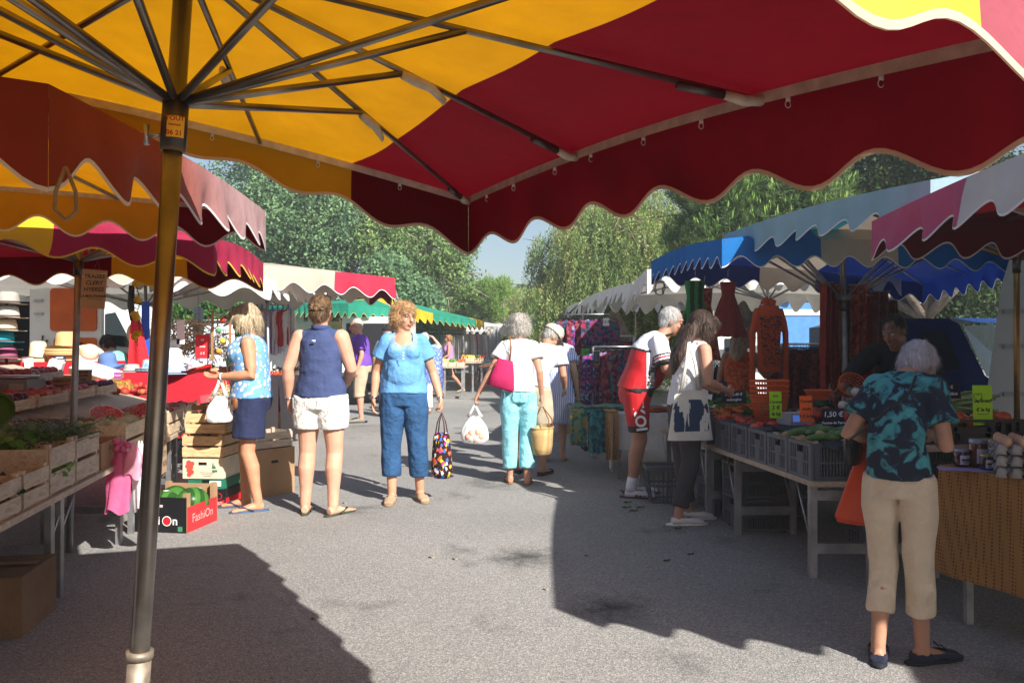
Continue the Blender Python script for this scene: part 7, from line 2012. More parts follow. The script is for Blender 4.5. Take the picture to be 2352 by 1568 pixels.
MB().tube([(a.x, 18.96,.33),(a.x, 19.2,.33)],.33,20).build("wheel", M_black, T, world=True); MB().tube([(c.x - .5,18.96,.33),(c.x - .5,19.2,.33)],.33,20).build("wheel", M_black, T, world=True)
T = thing("open_van", "van with its dark side door open behind the man in purple", "van", (-3.2,17.8,0))
a, c = W(790,726,17.8), W(905,726,17.8)
MB().box(((a.x + c.x) / 2 + .1,18.8,1.35),(c.x - a.x + .3,1.9,1.25)).build("van_body", Mvw, T, smooth=False, world=True)
MB().box(((a.x + c.x) / 2 + .1,17.83,1.15),(c.x - a.x + .1,.05,1.35)).build("door_opening", Mdk, T, smooth=False, world=True)
MB().tube([(a.x + .2,17.8,.3),(a.x + .2,18.1,.3)],.3,20).build("wheel", M_black, T, world=True); MB().box(((a.x + c.x) / 2,18.8,.45),(1.3,1.6,.35)).build("chassis", M_black, T, smooth=False, world=True)
# ================================================================ lemon garland, red apron, small things between 380 and 700
T = thing("lemon_garland", "hanging garland of artificial lemons and leaves", "garland", W(318,612,6.6))
b = MB(); z0 = 0; L = .66; rg = random.Random(5); lm = MB(); lf = MB()
MB().tube([(0.0 + .012 * math.sin(i * .9),0,-L * i / 20) for i in range(21)],.004,6).build("cord", mat("garland_stem", (.05,.09,.03)), T)
for i in range(70):
 t = i / 70; a = rg.uniform(0,6.28); p = V(.012 * math.sin(t * 18),0,-L * t); d = V(math.cos(a), math.sin(a) * .6, rg.uniform(-.5,.3)).normalized() * rg.uniform(.03,.06)
 sd__ = d.cross(V(0,0,1)).normalized() * .013; lf.add([p, p + d * .5 + sd__, p + d, p + d * .5 - sd__],[(0,1,2,3)])
lf.build("garland_leaves", leaf_mat("garland_green", (.10,.17,.04),(.2,.3,.07),(.42,.48,.16)), T)
for i, t in enumerate((.22,.42,.60,.64,.84,.88)): MB().ball((-.01 + .015 * math.sin(i * 2.1),-.02,-L * t),(.030,.026,.030) if i % 2 else (.036,.028,.027),12,8).build("lemon", mat("lemon_yellow", (.78,.50,.02), rough=.45), T)
T = thing("apron", "red and black strapped garment hanging behind the garland", "apron", W(310,720,9.6))
b = MB(); b.grid(lambda u, v: V((u - .5) * (.10 + .18 * v) + .05 * v, .02 * math.sin(u * 8),-.05 - .62 * v),14,14); b.build("apron_cloth", mat("red_cotton", (.5,.02,.03), rough=.9), T)
b = MB(); b.tube([(-.04,0,.34),(-.05,0,.1),(-.03,0,-.08)],[(.035,.01),(.045,.01),(.03,.01)],8); b.build("black_strap", M_black, T)
b = MB(); b.grid(lambda u, v: V(.10 + (u - .5) * .10,.06,.15 - .75 * v),4,6); b.build("blue_cloth", mat("royal_blue_cloth", (.03,.10,.5), rough=.9), T)
fibres("garlic_heap", "large heap of dried garlic braids on the stall beyond the shiny pole", "garlic", W(425,815,10.6),(.30,.22,.26),520,.17, mat("pale_dry_stalks", (.62,.48,.27), rough=.9, var=.4, vs=10),3, w=.010)
cloth_table("draped_table", "dark cloth covered stall carrying the garlic heap", W(350,0,10.2).x, W(640,0,10.2).x, 10.2,1.0,.93, mat("dark_cloth", (.03,.025,.03)),.8, seed=4)
price_card("red house shaped sign with a white card on the garlic stall", W(465,823,10.1),.18,.30,["AIL", "ROSE", "3 €"], m=mat("red_sign", (.6,.02,.03)), ink=wpr, tilt=0, sizes=[.03,.03,.04])
for i, (px, py, w_, h_) in enumerate(((402,818,.12,.22),(415,790,.10,.30))): price_card(("small grey tag stake left of the red sign", "tall grey label stake in front of the garlic")[i], W(px, py, 10.0), w_, h_, ["", "", ""], m=M_paper if i else M_alu, tilt=0)
T = thing("trinket_stand", "small wooden ladder shaped display with colourful trinkets", "display stand", W(508,828,10.0))
for x in (-.11,.11): MB().box((x, 0,.32),(.025,.03,.64)).build("upright", W_ply, T, smooth=False)
for i in range(6): MB().box((0,0,.08 + .1 * i),(.2,.02,.012)).build("rung", M_alu, T, smooth=False)
for i, c_ in enumerate(((.7,.3,.02),(.75,.6,.05),(.1,.3,.1),(.5,.03,.02))): MB().ball((-.02 + .05 * (i % 2),-.03,.12 + .13 * i),.035,10,8).build("trinket", mat("trinket_%d" % i, c_), T)
def garment(parent, name, x, z, w, L, m, seed=0, kind='shirt', y=0, open_=.5):
 b = MB()
 def fn(u, v):
  x_ = (u - .5) * w * ((.75 + .25 * min(1, v * 4)) if kind == 'shirt' else (.35 + .65 * v ** .7) if kind == 'skirt' else 1)
  return V(x + x_, y + .025 * math.sin(u * 17 + seed) * (.3 + v) + .02 * mnoise.noise(V(u * 3, v * 3, seed)), z - L * v + (-.05 * abs(u - .5) * 2 if v < .08 else 0) - .02 * math.sin(u * 9 + seed) * v)
 b.grid(fn, 18,12)
 return b.build(name, m, parent)
def rail(name, label, p0, p1, z, clothes, seed=0, w=.26, L=.5, legs=True, group=None, cat="clothes rack", hangers=True, rot=55, kind='shirt'):
 """clothes: list of materials hung along the rail"""
 T = thing(name, label, cat, (p0[0], p0[1],0), group=group)
 a = V(p0[0], p0[1], z); c = V(p1[0], p1[1], z); rg = random.Random(seed)
 MB().tube([a, c],.012,8).build("rail", M_alu, T, world=True)
 if legs:
  for p in (a, c):
   MB().tube([(p.x, p.y, 0),(p.x, p.y, z)],.014,8).build("upright", M_alu, T, world=True)
   MB().beam((p.x, p.y - .2,.03),(p.x, p.y + .2,.03),.03,.03).build("foot", M_alu, T, smooth=False, world=True)
 n = len(clothes); d = (c - a)
 for i, m in enumerate(clothes):
  t = (i + .5) / n + rg.uniform(-.2,.2) / n; q = a + d * t - T.location; ang = R(rot + rg.uniform(-12,12))
  o = garment(T, "hanging_garment", 0,-.06, w * rg.uniform(.85,1.15), L * rg.uniform(.8,1.15), m, seed + i, kind)
  o.location = q; o.rotation_euler = (0,0, ang + math.atan2(d.y, d.x))
  if hangers:
   hg = MB().tube([(-w * .4,0,-.075),(0,0,-.03),(w * .4,0,-.075)],.004,5); hg.tube([(0,0,-.03),(0,0,.0),(.012,0,.016)],.003,5); h = hg.build("hanger", M_black, o)
 return T
cols = [mat("cloth_%d" % i, c, rough=.9, trans=.15, bump=.2, bs=40) for i, c in enumerate(((.45,.58,.75),(.7,.72,.76),(.72,.25,.06),(.75,.74,.76),(.48,.36,.66),(.42,.33,.62),(.75,.72,.74),(.55,.02,.03),(.5,.03,.05),(.7,.7,.72),(.25,.3,.12),(.35,.42,.6)))]
T = rail("clothes_rail", "rail of pastel baby clothes on blue hangers between the two women", W(570,700,12.2)[:2], W(668,700,12.2)[:2], W(600,700,12.2).z, [cols[i] for i in (10,0,0,1,2,3,4,5,6,7,8,9)],3, w=.22, L=.62, rot=35)
for i in range(7): MB().tube([W(590 + 12 * i, 712,12.1) - T.location, W(590 + 12 * i, 700,12.15) - T.location],.012,6).build("blue_clip", mat("blue_hanger", (.08,.2,.6), rough=.4), T)
rail("clothes_rail", "long rail of white and grey clothes in front of the hedge", W(400,740,15.5)[:2], W(530,740,15.5)[:2], W(450,735,15.5).z, [mat("pale_cloth_%d" % (i % 3),((.6,.64,.7),(.7,.7,.7),(.45,.5,.6))[i % 3], rough=.9) for i in range(26)],5, w=.2, L=.75, rot=50)
T = thing("blue_dungarees", "small pale blue dungarees hanging in front of the hedge", "child clothes", W(455,700,11.5)); garment(T, "dungarees_cloth", 0,0,.14,.5, cols[0],3, 'plain')
MB().tube([(0,0,.0),(0,0,.2)],.003,5).build("hanger_hook", M_black, T)
T = trestle("trestle_table", "table with boxes of tomatoes behind the blonde woman", [W(600,0,11.2)[:2], W(682,0,11.2)[:2], W(690,0,12.2)[:2], W(600,0,12.2)[:2]],.78,[(W(612,0,11.4)[:2], W(612,0,12)[:2]),(W(676,0,11.4)[:2], W(676,0,12)[:2])])
wooden_crate("wooden crate full of red tomatoes behind the blonde woman", W(640,0,11.35) * 1.0 + V(0,0,.78 - W(640,0,11.35).z + .001), L=.42, D=.3, h=.13, m=W_grey)
cc = W(640,0,11.35)
many("tomato", "red tomato in the crate behind the blonde woman", "tomato", "tomatoes behind the blonde woman", [V(cc.x + -.17 + .07 * (i % 6), cc.y - .1 + .07 * ((i // 6) % 3),.92 + .03 * (i // 12)) for i in range(20)], tomato(F_tom, .035), seed=11)
wooden_crate("crate of dark vegetables beside the tomatoes", V(W(672,0,11.6).x, 11.75,.781), L=.4, D=.5, h=.13, m=W_grey)
leaves_bunch("melon_pile", "greyish vegetables piled above the tomatoes", "vegetables", V(W(660,0,11.9).x, 11.9,.93),(.25,.15,.12),80,.09, leaf_mat("grey_green_veg", (.10,.12,.08),(.22,.22,.16),(.4,.38,.3)),8)
Mmr = mat("maroon_tablecloth", (.22,.012,.03), rough=.85, bump=.25, bs=20, bd=.02)
cloth_table("draped_table", "maroon draped table behind the blonde woman", W(602,0,13.2).x, W(664,0,13.2).x, 13.2,1.0, W(640,872,13.2).z, Mmr, .55, seed=6)
T = cardboard_box("white_box", "white carton with black lettering on the table behind the blonde woman", V(W(672,0,12.6).x, 12.7,.70),.30,.3,.16, outer=M_paper, holes=False)
T = cloth_table("draped_table", "bright red draped table under the white carton", W(660,0,12.5).x, W(692,0,12.5).x, 12.5,.6,.70, Mrc, .45, seed=7)
T = thing("wicker_hamper", "wicker hamper on the ground behind the woman in navy", "hamper", V(W(668,0,13).x, 13,0)); MB().box((0,0,.13),(.35,.3,.26)).build("hamper_body", straw, T, smooth=False)
T = thing("bread_loaf", "golden loaf shaped display beside the woman in navy", "bread", W(752,742,12)); MB().tube([(-.05,0,-.12),(-.02,0,0),(.04,0,.10),(.06,0,.13)],[.03,.055,.05,.02],10).build("loaf", mat("bread_crust", (.5,.28,.1)), T)
# ================================================================ far centre stalls
yF = 20.0
for i, (p0, p1, y, zt) in enumerate(((975,1068,19.6,.80),(1060,1112,22.5,.85))):
 lb2 = ("white trestle table of fruit under the green canopy", "second fruit table farther back under the green canopy")[i]
 trestle("trestle_table", lb2,[W(p0,0, y)[:2], W(p1,0, y)[:2], W(p1 + 8,0, y + 1.3)[:2], W(p0,0, y + 1.3)[:2]], zt, [(W(p0 + 6 + k * (p1 - p0 - 12),0, y + .1)[:2], W(p0 + 6 + k * (p1 - p0 - 12),0, y + 1)[:2]) for k in (0,.5,1)], leg_w=.05)
 for k in range(5):
  px = p0 + (p1 - p0) * (k + .5) / 5; c_ = ((.7,.28,.03),(.75,.55,.05),(.72,.62,.15),(.1,.25,.05),(.6,.08,.03))[k]
  q = W(px, 0, y + .35); wooden_crate("pale crate of %s fruit on the %s" % (("orange", "yellow", "pale yellow", "green", "red")[k],("near fruit table under the green canopy", "far fruit table under the green canopy")[i]), V(q.x, q.y, zt + .001), L=(p1 - p0) / 5 / F * y * .93, D=.5, h=.12, m=W_pale, slats=1)
  fm = mat("farfruit_%d" % k, c_, rough=.5, var=.3, vs=30); rg = random.Random(k)
  many("fruit", "small round %s fruit in its crate on the %s" % (("orange", "yellow", "pale yellow", "green", "red")[k],("near fruit table", "far fruit table")[i]), "fruit", "%s fruit on the %s" % (("orange", "yellow", "pale yellow", "green", "red")[k],("near table", "far table")[i]),
             [V(q.x + rg.uniform(-.06,.06), q.y + rg.uniform(-.2,.2), zt + .12 + rg.uniform(0,.04)) for _ in range(7)], sphere_obj("fruit", fm, .05), seed=k)
pal = [mat("dress_%d" % i, c, rough=.9, trans=.1) for i, c in enumerate(((.02,.4,.33),(.6,.02,.15),(.55,.53,.52),(.35,.35,.36),(.62,.60,.58),(.45,.25,.08),(.18,.18,.19),(.7,.68,.66)))]
rail("clothes_rail", "rail of dresses under the green canopy", W(985,0,23.5)[:2], W(1062,0,24.5)[:2],1.72,[pal[i % 8] for i in (0,5,1,3,0,7,7,4,3,2,2,4,2,3,2,2,6,4)],7, w=.4, L=1.0, rot=70)
rail("clothes_rail", "rail of grey and white clothes behind the woman in the floral dress", W(1064,0,25)[:2], W(1120,0,27)[:2],1.75,[pal[i % 8] for i in (2,3,4,7,2,1,4,3,2,7,3,4)],8, w=.4, L=1.1, rot=70)
T = rail("clothes_rail", "linen dresses hanging tall beyond the floral dress woman", W(1118,0,27)[:2], W(1142,0,27)[:2],1.95,[mat("linen_%d" % i, c, rough=.9) for i, c in enumerate(((.5,.46,.4),(.42,.39,.35),(.55,.5,.43),(.3,.31,.32)))],9, w=.5, L=1.2, rot=30, kind='skirt')
T = thing("wicker_tub", "round straw tub on the ground by the far fruit table", "basket", G(1071,884)); MB().lathe([(.28,0),(.30,.02),(.36,.25),(.40,.38),(.38,.38),(.33,.2),(0,.05)], n=30, caps=False).build("tub_body", straw, T)
# ================================================================ right vegetable stall
ZR = .58
def Xr(Y): return 1.70 - .118 * (Y - 4.55)          # aisle edge of the vegetable tables
RD = Vector((-.118,1,0)).normalized(); RZ = math.atan2(RD.y, RD.x); RI = Vector((RD.y, -RD.x, 0))
trestle("trestle_table", "grey metal trestle table carrying the grey vegetable crates, nearest part", [(Xr(4.52),4.52),(3.3,4.52),(3.2,6.1),(Xr(6.1),6.1)], ZR,
  [((Xr(4.66) + .07,4.66),(Xr(4.66) + .78,4.66)),((Xr(5.70) + .05,5.70),(Xr(5.70) + .45,5.72)),((2.75,4.70),(3.15,4.70))], leg_w=.042)
trestle("trestle_table", "second grey trestle table farther along the right side", [(Xr(6.14),6.14),(3.2,6.14),(3.2,7.4),(Xr(7.4),7.4)], ZR, [((Xr(6.3) + .06,6.3),(Xr(6.3) + .6,6.3)),((Xr(7.3) + .06,7.3),(Xr(7.3) + .6,7.3))], leg_w=.042)
M_pg = mat("grey_crate_plastic", (.115,.125,.145), rough=.55, var=.15, vs=12)
def plastic_crate(label, loc, L=.58, D=.28, h=.21, rz=0, m=None, cat="crate", name="plastic_crate", group=None, bars=13):
 """L runs into the stall (local x), D along the aisle (local y); the end panel with the hand hole faces -x"""
 m = m or M_pg; T = thing(name, label, cat, loc, rz, group); th = .012
 def slatted(b, p, q, n, label_plate=False):
  p = V(*p); q = V(*q); d = (q - p); Lh = d.length; d.normalize(); nrm = d.cross(V(0,0,1))
  def bar(u0, u1, z0, z1, t=th):
   c = p + d * ((u0 + u1) / 2) + V(0,0,(z0 + z1) / 2); b.box(c, (u1 - u0, t, z1 - z0), Matrix((d, -nrm, V(0,0,1))).transposed())
  bar(0, Lh, h * .90, h, th * 1.7); bar(0, Lh, 0, h * .09, th * 1.4); bar(th, Lh - th, h * .44, h * .50)
  bar(0,.03, h * .09, h * .9, th * 1.3); bar(Lh - .03, Lh, h * .09, h * .9, th * 1.3)
  u = .03; st = (Lh - .06) / n
  for i in range(n):
   c = .03 + st * (i + .5)
   if label_plate and abs(c - Lh / 2) < Lh * .17: continue
   bar(c - st * .22, c + st * .22, h * .09, h * .90, th * .7)
  if label_plate:
   bar(Lh * .32, Lh * .68, h * .50, h * .70, th * .8); bar(Lh * .32, Lh * .36, h * .5, h * .9, th * .8); bar(Lh * .64, Lh * .68, h * .5, h * .9, th * .8); bar(Lh * .38, Lh * .62, h * .09, h * .44, th * .8)
 b = MB(); slatted(b, (-L / 2, D / 2,0),(-L / 2,-D / 2,0),9, True); b.build("end_panel", m, T, smooth=False)
 b = MB(); slatted(b, (L / 2,-D / 2,0),(L / 2, D / 2,0),9, True); b.build("end_panel", m, T, smooth=False)
 b = MB(); slatted(b, (-L / 2 + .01,-D / 2,0),(L / 2 - .01,-D / 2,0), bars * 2); b.build("side_panel", m, T, smooth=False)
 b = MB(); slatted(b, (L / 2 - .01, D / 2,0),(-L / 2 + .01, D / 2,0), bars * 2); b.build("side_panel", m, T, smooth=False)
 MB().box((0,0,.008),(L - .02, D - .02,.008)).build("crate_floor", m, T, smooth=False)
 return T
def onR(Y, d, z): return V(Xr(Y), Y, z) + RI * d
names = ["nearest grey plastic crate, of potatoes and cucumbers, at the table corner", "second grey plastic crate of potatoes from the table corner", "third grey plastic crate from the table corner", "fourth grey plastic crate, in front of the tomatoes",
         "fifth grey plastic crate, beside the tote bag", "sixth grey plastic crate, half hidden by the tote bag", "grey plastic crate behind the long haired woman"]
ys = [4.55,4.845,5.14,5.44,5.74,6.20,6.50]
for y, lb in zip(ys, names):
 yc = y + .145; plastic_crate(lb, onR(yc, .31, ZR + .001), L=.58, D=.285, rz=RZ - PI / 2)
for i, (yc, d, lb) in enumerate(((4.70,.93, "grey crate in the second row behind the potatoes"),(5.3,.93, "grey crate in the second row under the tomatoes"),(5.9,.93, "grey crate in the second row under the carrots"),(6.5,0.93, "grey crate in the second row by the cabbages"),
                                 (4.72,1.53, "grey crate hidden behind the elderly woman"))):
 plastic_crate(lb, onR(yc, d, ZR + .001), L=.58, D=.5, rz=RZ - PI / 2, h=.22)
b = MB(); b.box(V(2.55,5.6,.79),(1.55,2.5,.02)); o_ = b.build("display_board", M_slate, smooth=False); tag(o_, "dark display board behind the front crates of the vegetable stall", "display board")
zt = .80
def pile(y0, y1, d0, d1, z, n, r, seed, k=1.7):
 rg = random.Random(seed); out = []
 for i in range(n):
  for t in range(50):
   p = onR(rg.uniform(y0, y1), rg.uniform(d0, d1), z + rg.uniform(0, r * .5))
   if all((p - q).length > r * k for q in out): out.append(p); break
  else:
   p = onR(rg.uniform(y0, y1), rg.uniform(d0, d1), z + r * 1.3)
   if all((p - q).length > r * 1.3 for q in out): out.append(p)
 return out
many("tomato", "large red tomato in the crates and board of the right stall", "tomato", "tomatoes on the right hand stall", pile(5.45,6.3,.10,.55,.775,26,.045,1) + pile(5.1,5.9,.62,.95,.84,22,.045,2), tomato(F_tom, .047), seed=21)
many("tomato", "red tomato by the orange price card", "tomato", "tomatoes by the orange price card", pile(4.95,5.12,.55,.85,.83,9,.042,3), tomato(F_tom, .046), seed=22)
def potato():
 return MB().ball((0,0,0),(.045,.032,.030),14,9, bumps=.2, seed=3).build("potato", F_pot)
many("potato", "yellow potato in the near grey crates", "potato", "potatoes in the near grey crates", pile(4.60,5.10,.05,.56,.765,46,.036,4), potato, seed=23)
def cucumber():
 b = MB(); b.tube([(-.11,0,-.01),(-.095,0,-.003),(-.05,0,.004),(0,.004,.007),(.05,.002,.004),(.095,0,-.004),(.108,0,-.01)],[.006,.017,.022,.023,.022,.016,.004],12); return b.build("cucumber", F_cuc)
many("cucumber", "green cucumber on top of the potatoes", "cucumber", "cucumbers in the near grey crates", pile(4.62,5.02,.10,.55,.81,17,.05,5,1.2), cucumber, seed=24, jitter=True)
for o_ in list(COL.objects):
 if o_.name.startswith("cucumber"): o_.rotation_euler = (0, random.Random(o_.name).uniform(-.12,.12), random.Random(o_.name).uniform(-.5,.5))
Mob = mat("orange_basket_plastic", (.65,.10,.01), rough=.45, var=.08)
def basket_lattice(r0, r1, z0, z1, n=34, rows=7, cx=0, cy=0, sy=.85, th=.003, b=None):
 b = b or MB()
 for i in range(n):
  a = 2 * PI * i / n; p = V(cx + r0 * math.cos(a), cy + r0 * sy * math.sin(a), z0); q = V(cx + r1 * math.cos(a), cy + r1 * sy * math.sin(a), z1); b.tube([p, q], th, 4)
 for k in range(rows + 1):
  t = k / rows; r = r0 + (r1 - r0) * t; z = z0 + (z1 - z0) * t
  b.tube([V(cx + r * math.cos(2 * PI * j / 40), cy + r * sy * math.sin(2 * PI * j / 40), z) for j in range(41)], th * (1.0 if 0 < k < rows else 2.2),4)
 return b
bx_ = W(1767,958,5.75)
T = thing("basket_stack", "stack of nested orange plastic baskets on the vegetable stall", "baskets", V(bx_.x, bx_.y, .80))
basket_lattice(.095,.13,.0,.17).build("basket", Mob, T)
for i in range(4): basket_lattice(.125,.137,.155 + .035 * i, .19 + .035 * i, rows=1, n=40).build("basket_rim", Mob, T)
MB().lathe([(0,.002),(.095,.002)], n=30, sy=.85, caps=False).build("basket_floor", Mob, T)
q = W(1945,893,6.0); T = thing("orange_basket", "orange plastic basket tilted in the stall keeper's hand", "basket", q, 0); T.rotation_euler = (R(70), R(15),0); basket_lattice(.07,.11,0,.10, n=26, rows=4).build("basket", Mob, T)
q = W(1880,915,5.9); T = thing("orange_basket", "low orange basket behind the orange price card", "basket", q); basket_lattice(.07,.10,0,.06, n=26, rows=3).build("basket", Mob, T)
def carrot():
 b = MB(); b.tube([(-.07,0,0),(-.06,0,0),(0,.003,0),(.06,0,0),(.09,0,0)],[.006,.015,.013,.008,.002],10); return b.build("carrot", mat("carrot_orange", (.62,.16,.02), rough=.6, var=.15))
many("carrot", "orange carrot lying in a bunch beside the tote bag", "carrot", "carrots beside the tote bag", [onR(6.15 + .03 * (i % 5),.12 + .05 * (i // 5) + .01 * i, .83 + .02 * (i // 5)) for i in range(15)], carrot, seed=31)
def cabbage(seed=0):
 b = MB(); rg = random.Random(seed)
 b.ball((0,0,.07),(.085,.085,.07),18,12, bumps=.15, seed=seed)
 for q in range(7):
  a = q * .9; b.grid(lambda u, v: V(math.cos(a + (u - .5) * 1.3) * (.088 + .02 * v), math.sin(a + (u - .5) * 1.3) * (.088 + .02 * v),.0 + .10 * v + .012 * math.sin(u * 14)),10,5)
 return b
for i, (y, d, s_, lb) in enumerate(((6.3,.50,1.0, "pale green cabbage beside the chalk salad sign"),(6.55,.75,.9, "green cabbage at the back of the vegetable stall"),(6.1,.9,.9, "dark leafy cabbage behind the aubergine sign"))):
 T = thing("cabbage", lb, "cabbage", onR(y, d, .80)); T.scale = (s_,) * 3; cabbage(i).build("cabbage_head", (G_let, G_let, G_herb)[i], T)
leaves_bunch("lettuce_heap", "dark lettuce heap behind the carrots", "lettuce", onR(6.7,.55,.80),(.25,.3,.12),120,.12, G_let, 41)
leaves_bunch("parsley_heap", "fine green herbs in front of the orange baskets", "herbs", onR(6.0,.50,.80),(.25,.22,.06),260,.05, G_herb, 42)
leaves_bunch("herb_heap", "dark green herbs between the baskets and the scale", "herbs", onR(5.9,1.05,.80),(.25,.25,.08),200,.07, G_herb, 43)
leaves_bunch("salad_heap", "dark salad at the far end of the vegetable stall", "salad", onR(7.1,.4,.60),(.3,.3,.15),120,.12, G_herb, 44)
many("courgette", "dark courgette in the rear black tray", "courgette", "courgettes in the rear tray", [onR(6.2,1.45,.86) + V(.09 * i, .03 * (i % 3),.02 * (i % 2)) for i in range(7)], cucumber, seed=33, size=1.1)
plastic_crate("black tray of courgettes behind the orange baskets", onR(6.2,1.6,.80), L=.7, D=.4, h=.09, rz=0, m=M_black)
plastic_crate("black tray at the back beside the pole", onR(6.3,2.05,.80), L=.4, D=.4, h=.09, rz=0, m=M_black)
b_ = fibres("onion_roots", "tangled straw coloured roots of the spring onions", "onions", onR(5.35,1.03,.84),(.14,.14,.07),260,.09, mat("onion_roots", (.48,.38,.24), rough=.95, var=.3),51, w=.003)
def onion():
 b = MB(); b.lathe([(0,-.03),(.018,-.026),(.030,-.01),(.031,.004),(.022,.022),(.010,.034),(.006,.06)], n=14); o = b.build("onion", F_oni)
 s2 = MB(); s2.tube([(0,0,.05),(.01,0,.14),(.05,.0,.24)],[.006,.006,.003],6); s2.build("onion_stem", mat("onion_green", (.16,.32,.10), rough=.6), o); return o
ob = onR(5.35,1.05,.86); rg = random.Random(6)
many("spring_onion", "white spring onion in the heaped bunches", "onion", "spring onions heaped on the stall", [ob + V(rg.gauss(0,.13), rg.gauss(0,.12), rg.uniform(.03,.17)) for i in range(34)], onion, seed=41)
for o_ in list(COL.objects):
 if o_.name.startswith("spring_onion"): r_ = random.Random(o_.name); o_.rotation_euler = (r_.uniform(-.5,.5), r_.uniform(1.1,1.7), r_.uniform(-.5,.5))
stems_bunch("onion_greens", "thick green and white onion stalks beside the bulbs", "onions", onR(5.1,1.25,.93),(.05,.10,.08),26,.26,.013, mat("leek_green", (.30,.42,.18), rough=.5, var=.3, vs=14),45, rz=0, spread=.35)
leaves_bunch("onion_leaves", "green leaves under the spring onions", "onions", onR(5.4,.85,.82),(.16,.12,.06),70,.10, G_herb, 46)
q = W(1826,950,5.6); T = thing("scale", "grey electronic scale with a blue lit display between the two price cards", "scale", V(q.x, q.y, .80), R(18))
MB().box((0,0,.04),(.20,.16,.08), taper=.9).build("housing", mat("pale_grey_plastic", (.4,.4,.42), rough=.5), T, smooth=False)
m, n, b0_ = _new("blue_display"); b0_.inputs["Base Color"].default_value = (.03,.08,.3,1); b0_.inputs["Emission Color"].default_value = (.10,.22,.7,1); b0_.inputs["Emission Strength"].default_value = .25
MB().box((0,-.077,.045),(.15,.004,.045), Matrix.Rotation(R(-8),3, 'X')).build("display", m, T, smooth=False)
Mng = mat("neon_green_card", (.42,.80,.03), rough=.7, var=.02); Mno = mat("neon_orange_card", (.90,.14,.02), rough=.7, var=.02)
q = W(1782,960,5.55); price_card("neon green price card in front of the orange baskets", q, .085,.185,["ferme", "Cornue", "3 €", "le kg"], m=Mng, rz=R(0), tilt=-4, sizes=[.014,.026,.04,.032], thick=.002)
q = W(1852,968,5.1); price_card("neon orange price card standing in the tomatoes", q, .082,.165,["Tomate", "ronde", "2 € le kg"], m=Mno, tilt=-4, sizes=[.024,.024,.026], thick=.002)
q = W(2258,976,4.3); T = price_card("neon green price card with a drawn heart by the honey table", q, .105,.215,["", "de Boeuf", "€ le kg", ""], m=Mng, tilt=-3, sizes=[.03,.026,.026,.03], thick=.002)
hb_ = MB(); hb_.tube([V(-.025 + .022 * math.sin(a) ** 3,-.0035,.15 + .0018 * (13 * math.cos(a) - 5 * math.cos(2 * a) - 2 * math.cos(3 * a) - math.cos(4 * a))) for a in [2 * PI * i / 26 for i in range(27)]],.0012,5); hb_.build("drawn_heart", M_ink, T)
hb_ = MB(); hb_.tube([V(-.03,-.0035,.06), V(.03,-.0035,.06)],.0012,5); hb_.build("underline", M_ink, T)
q = W(1650,905,6.55); price_card("slate sign with chalk price for salad", q, .17,.11,["0,80 €", "Salade"], m=M_slate, ink=M_chalk, rz=R(5), tilt=-18)
q = W(1686,926,6.2); price_card("slate sign with chalk price for aubergines", q, .19,.10,["Prix 2,40 €", "aubergine"], m=M_slate, ink=M_chalk, rz=R(-4), tilt=-15)
q = W(1915,985,4.95); price_card("slate sign with chalk price for potatoes", q, .13,.13,["1,50 €", "Pomme de Terre"], m=M_slate, ink=M_chalk, rz=R(-8), tilt=-12, sizes=[.045,.02])
q = W(2185,915,4.9); price_card("slate sign behind the elderly woman", q, .13,.10,["2 €", "la pièce"], m=M_slate, ink=M_chalk, rz=R(8), tilt=-12)
q = W(2215,1015,4.35)
plastic_crate("black plastic crate of orange tomatoes by the neon green card", V(q.x, q.y + .1, q.z), L=.34, D=.56, h=.13, rz=PI / 2, m=M_black)
T = trestle("trestle_table", "small trestle table under the black crate", [(1.95,4.2),(2.9,4.2),(2.9,4.50),(1.95,4.50)], q.z - .002,[((2.0,4.25),(2.0,4.45)),((2.85,4.25),(2.85,4.45))])
many("beef_tomato", "large orange red tomato in the black crate", "tomato", "orange tomatoes in the black crate", [V(q.x - .20 + .085 * (i % 6), q.y + .02 + .09 * (i // 6), q.z + .105 + .012 * (i % 3)) for i in range(15)], tomato(fruit_mat("orange_tomato", (.5,.05,.01),(.62,.12,.02),(.7,.2,.03), rough=.3),.045), seed=51)
for i, (y, d, z, lb) in enumerate(((5.95,.35,0, "grey crate on the ground under the table, lowest"),(5.95,.35,.24, "grey crate under the table, second from the ground"),(5.95,.36,.0, ""), )):
 if lb: plastic_crate(lb, onR(y, d + .05, z + .001), L=.56, D=.38, h=.232, rz=RZ - PI / 2)
for i, (y, z, lb) in enumerate(((6.5,.0, "lower crate of the stack behind the white shoes"),(6.5,.24, "upper crate of the stack behind the white shoes"))): plastic_crate(lb, onR(y, .40, z + .001), L=.56, D=.38, h=.232, rz=RZ - PI / 2)
plastic_crate("grey crate deep in the shade under the vegetable table", V(2.6,5.3,.001), L=.56, D=.38, h=.24, rz=.1)
plastic_crate("pale crate catching sunlight behind the vegetable stall", V(3.15,7.35,.001), L=.56, D=.38, h=.24, rz=.3, m=mat("pale_crate_plastic", (.4,.4,.36)))
q = G(1530,1160); T = thing("laundry_basket", "tapered grey basket on the ground behind the cyclist's shoes", "basket", V(q.x + .03, q.y + .2,0))
b = MB(); L_ = .42
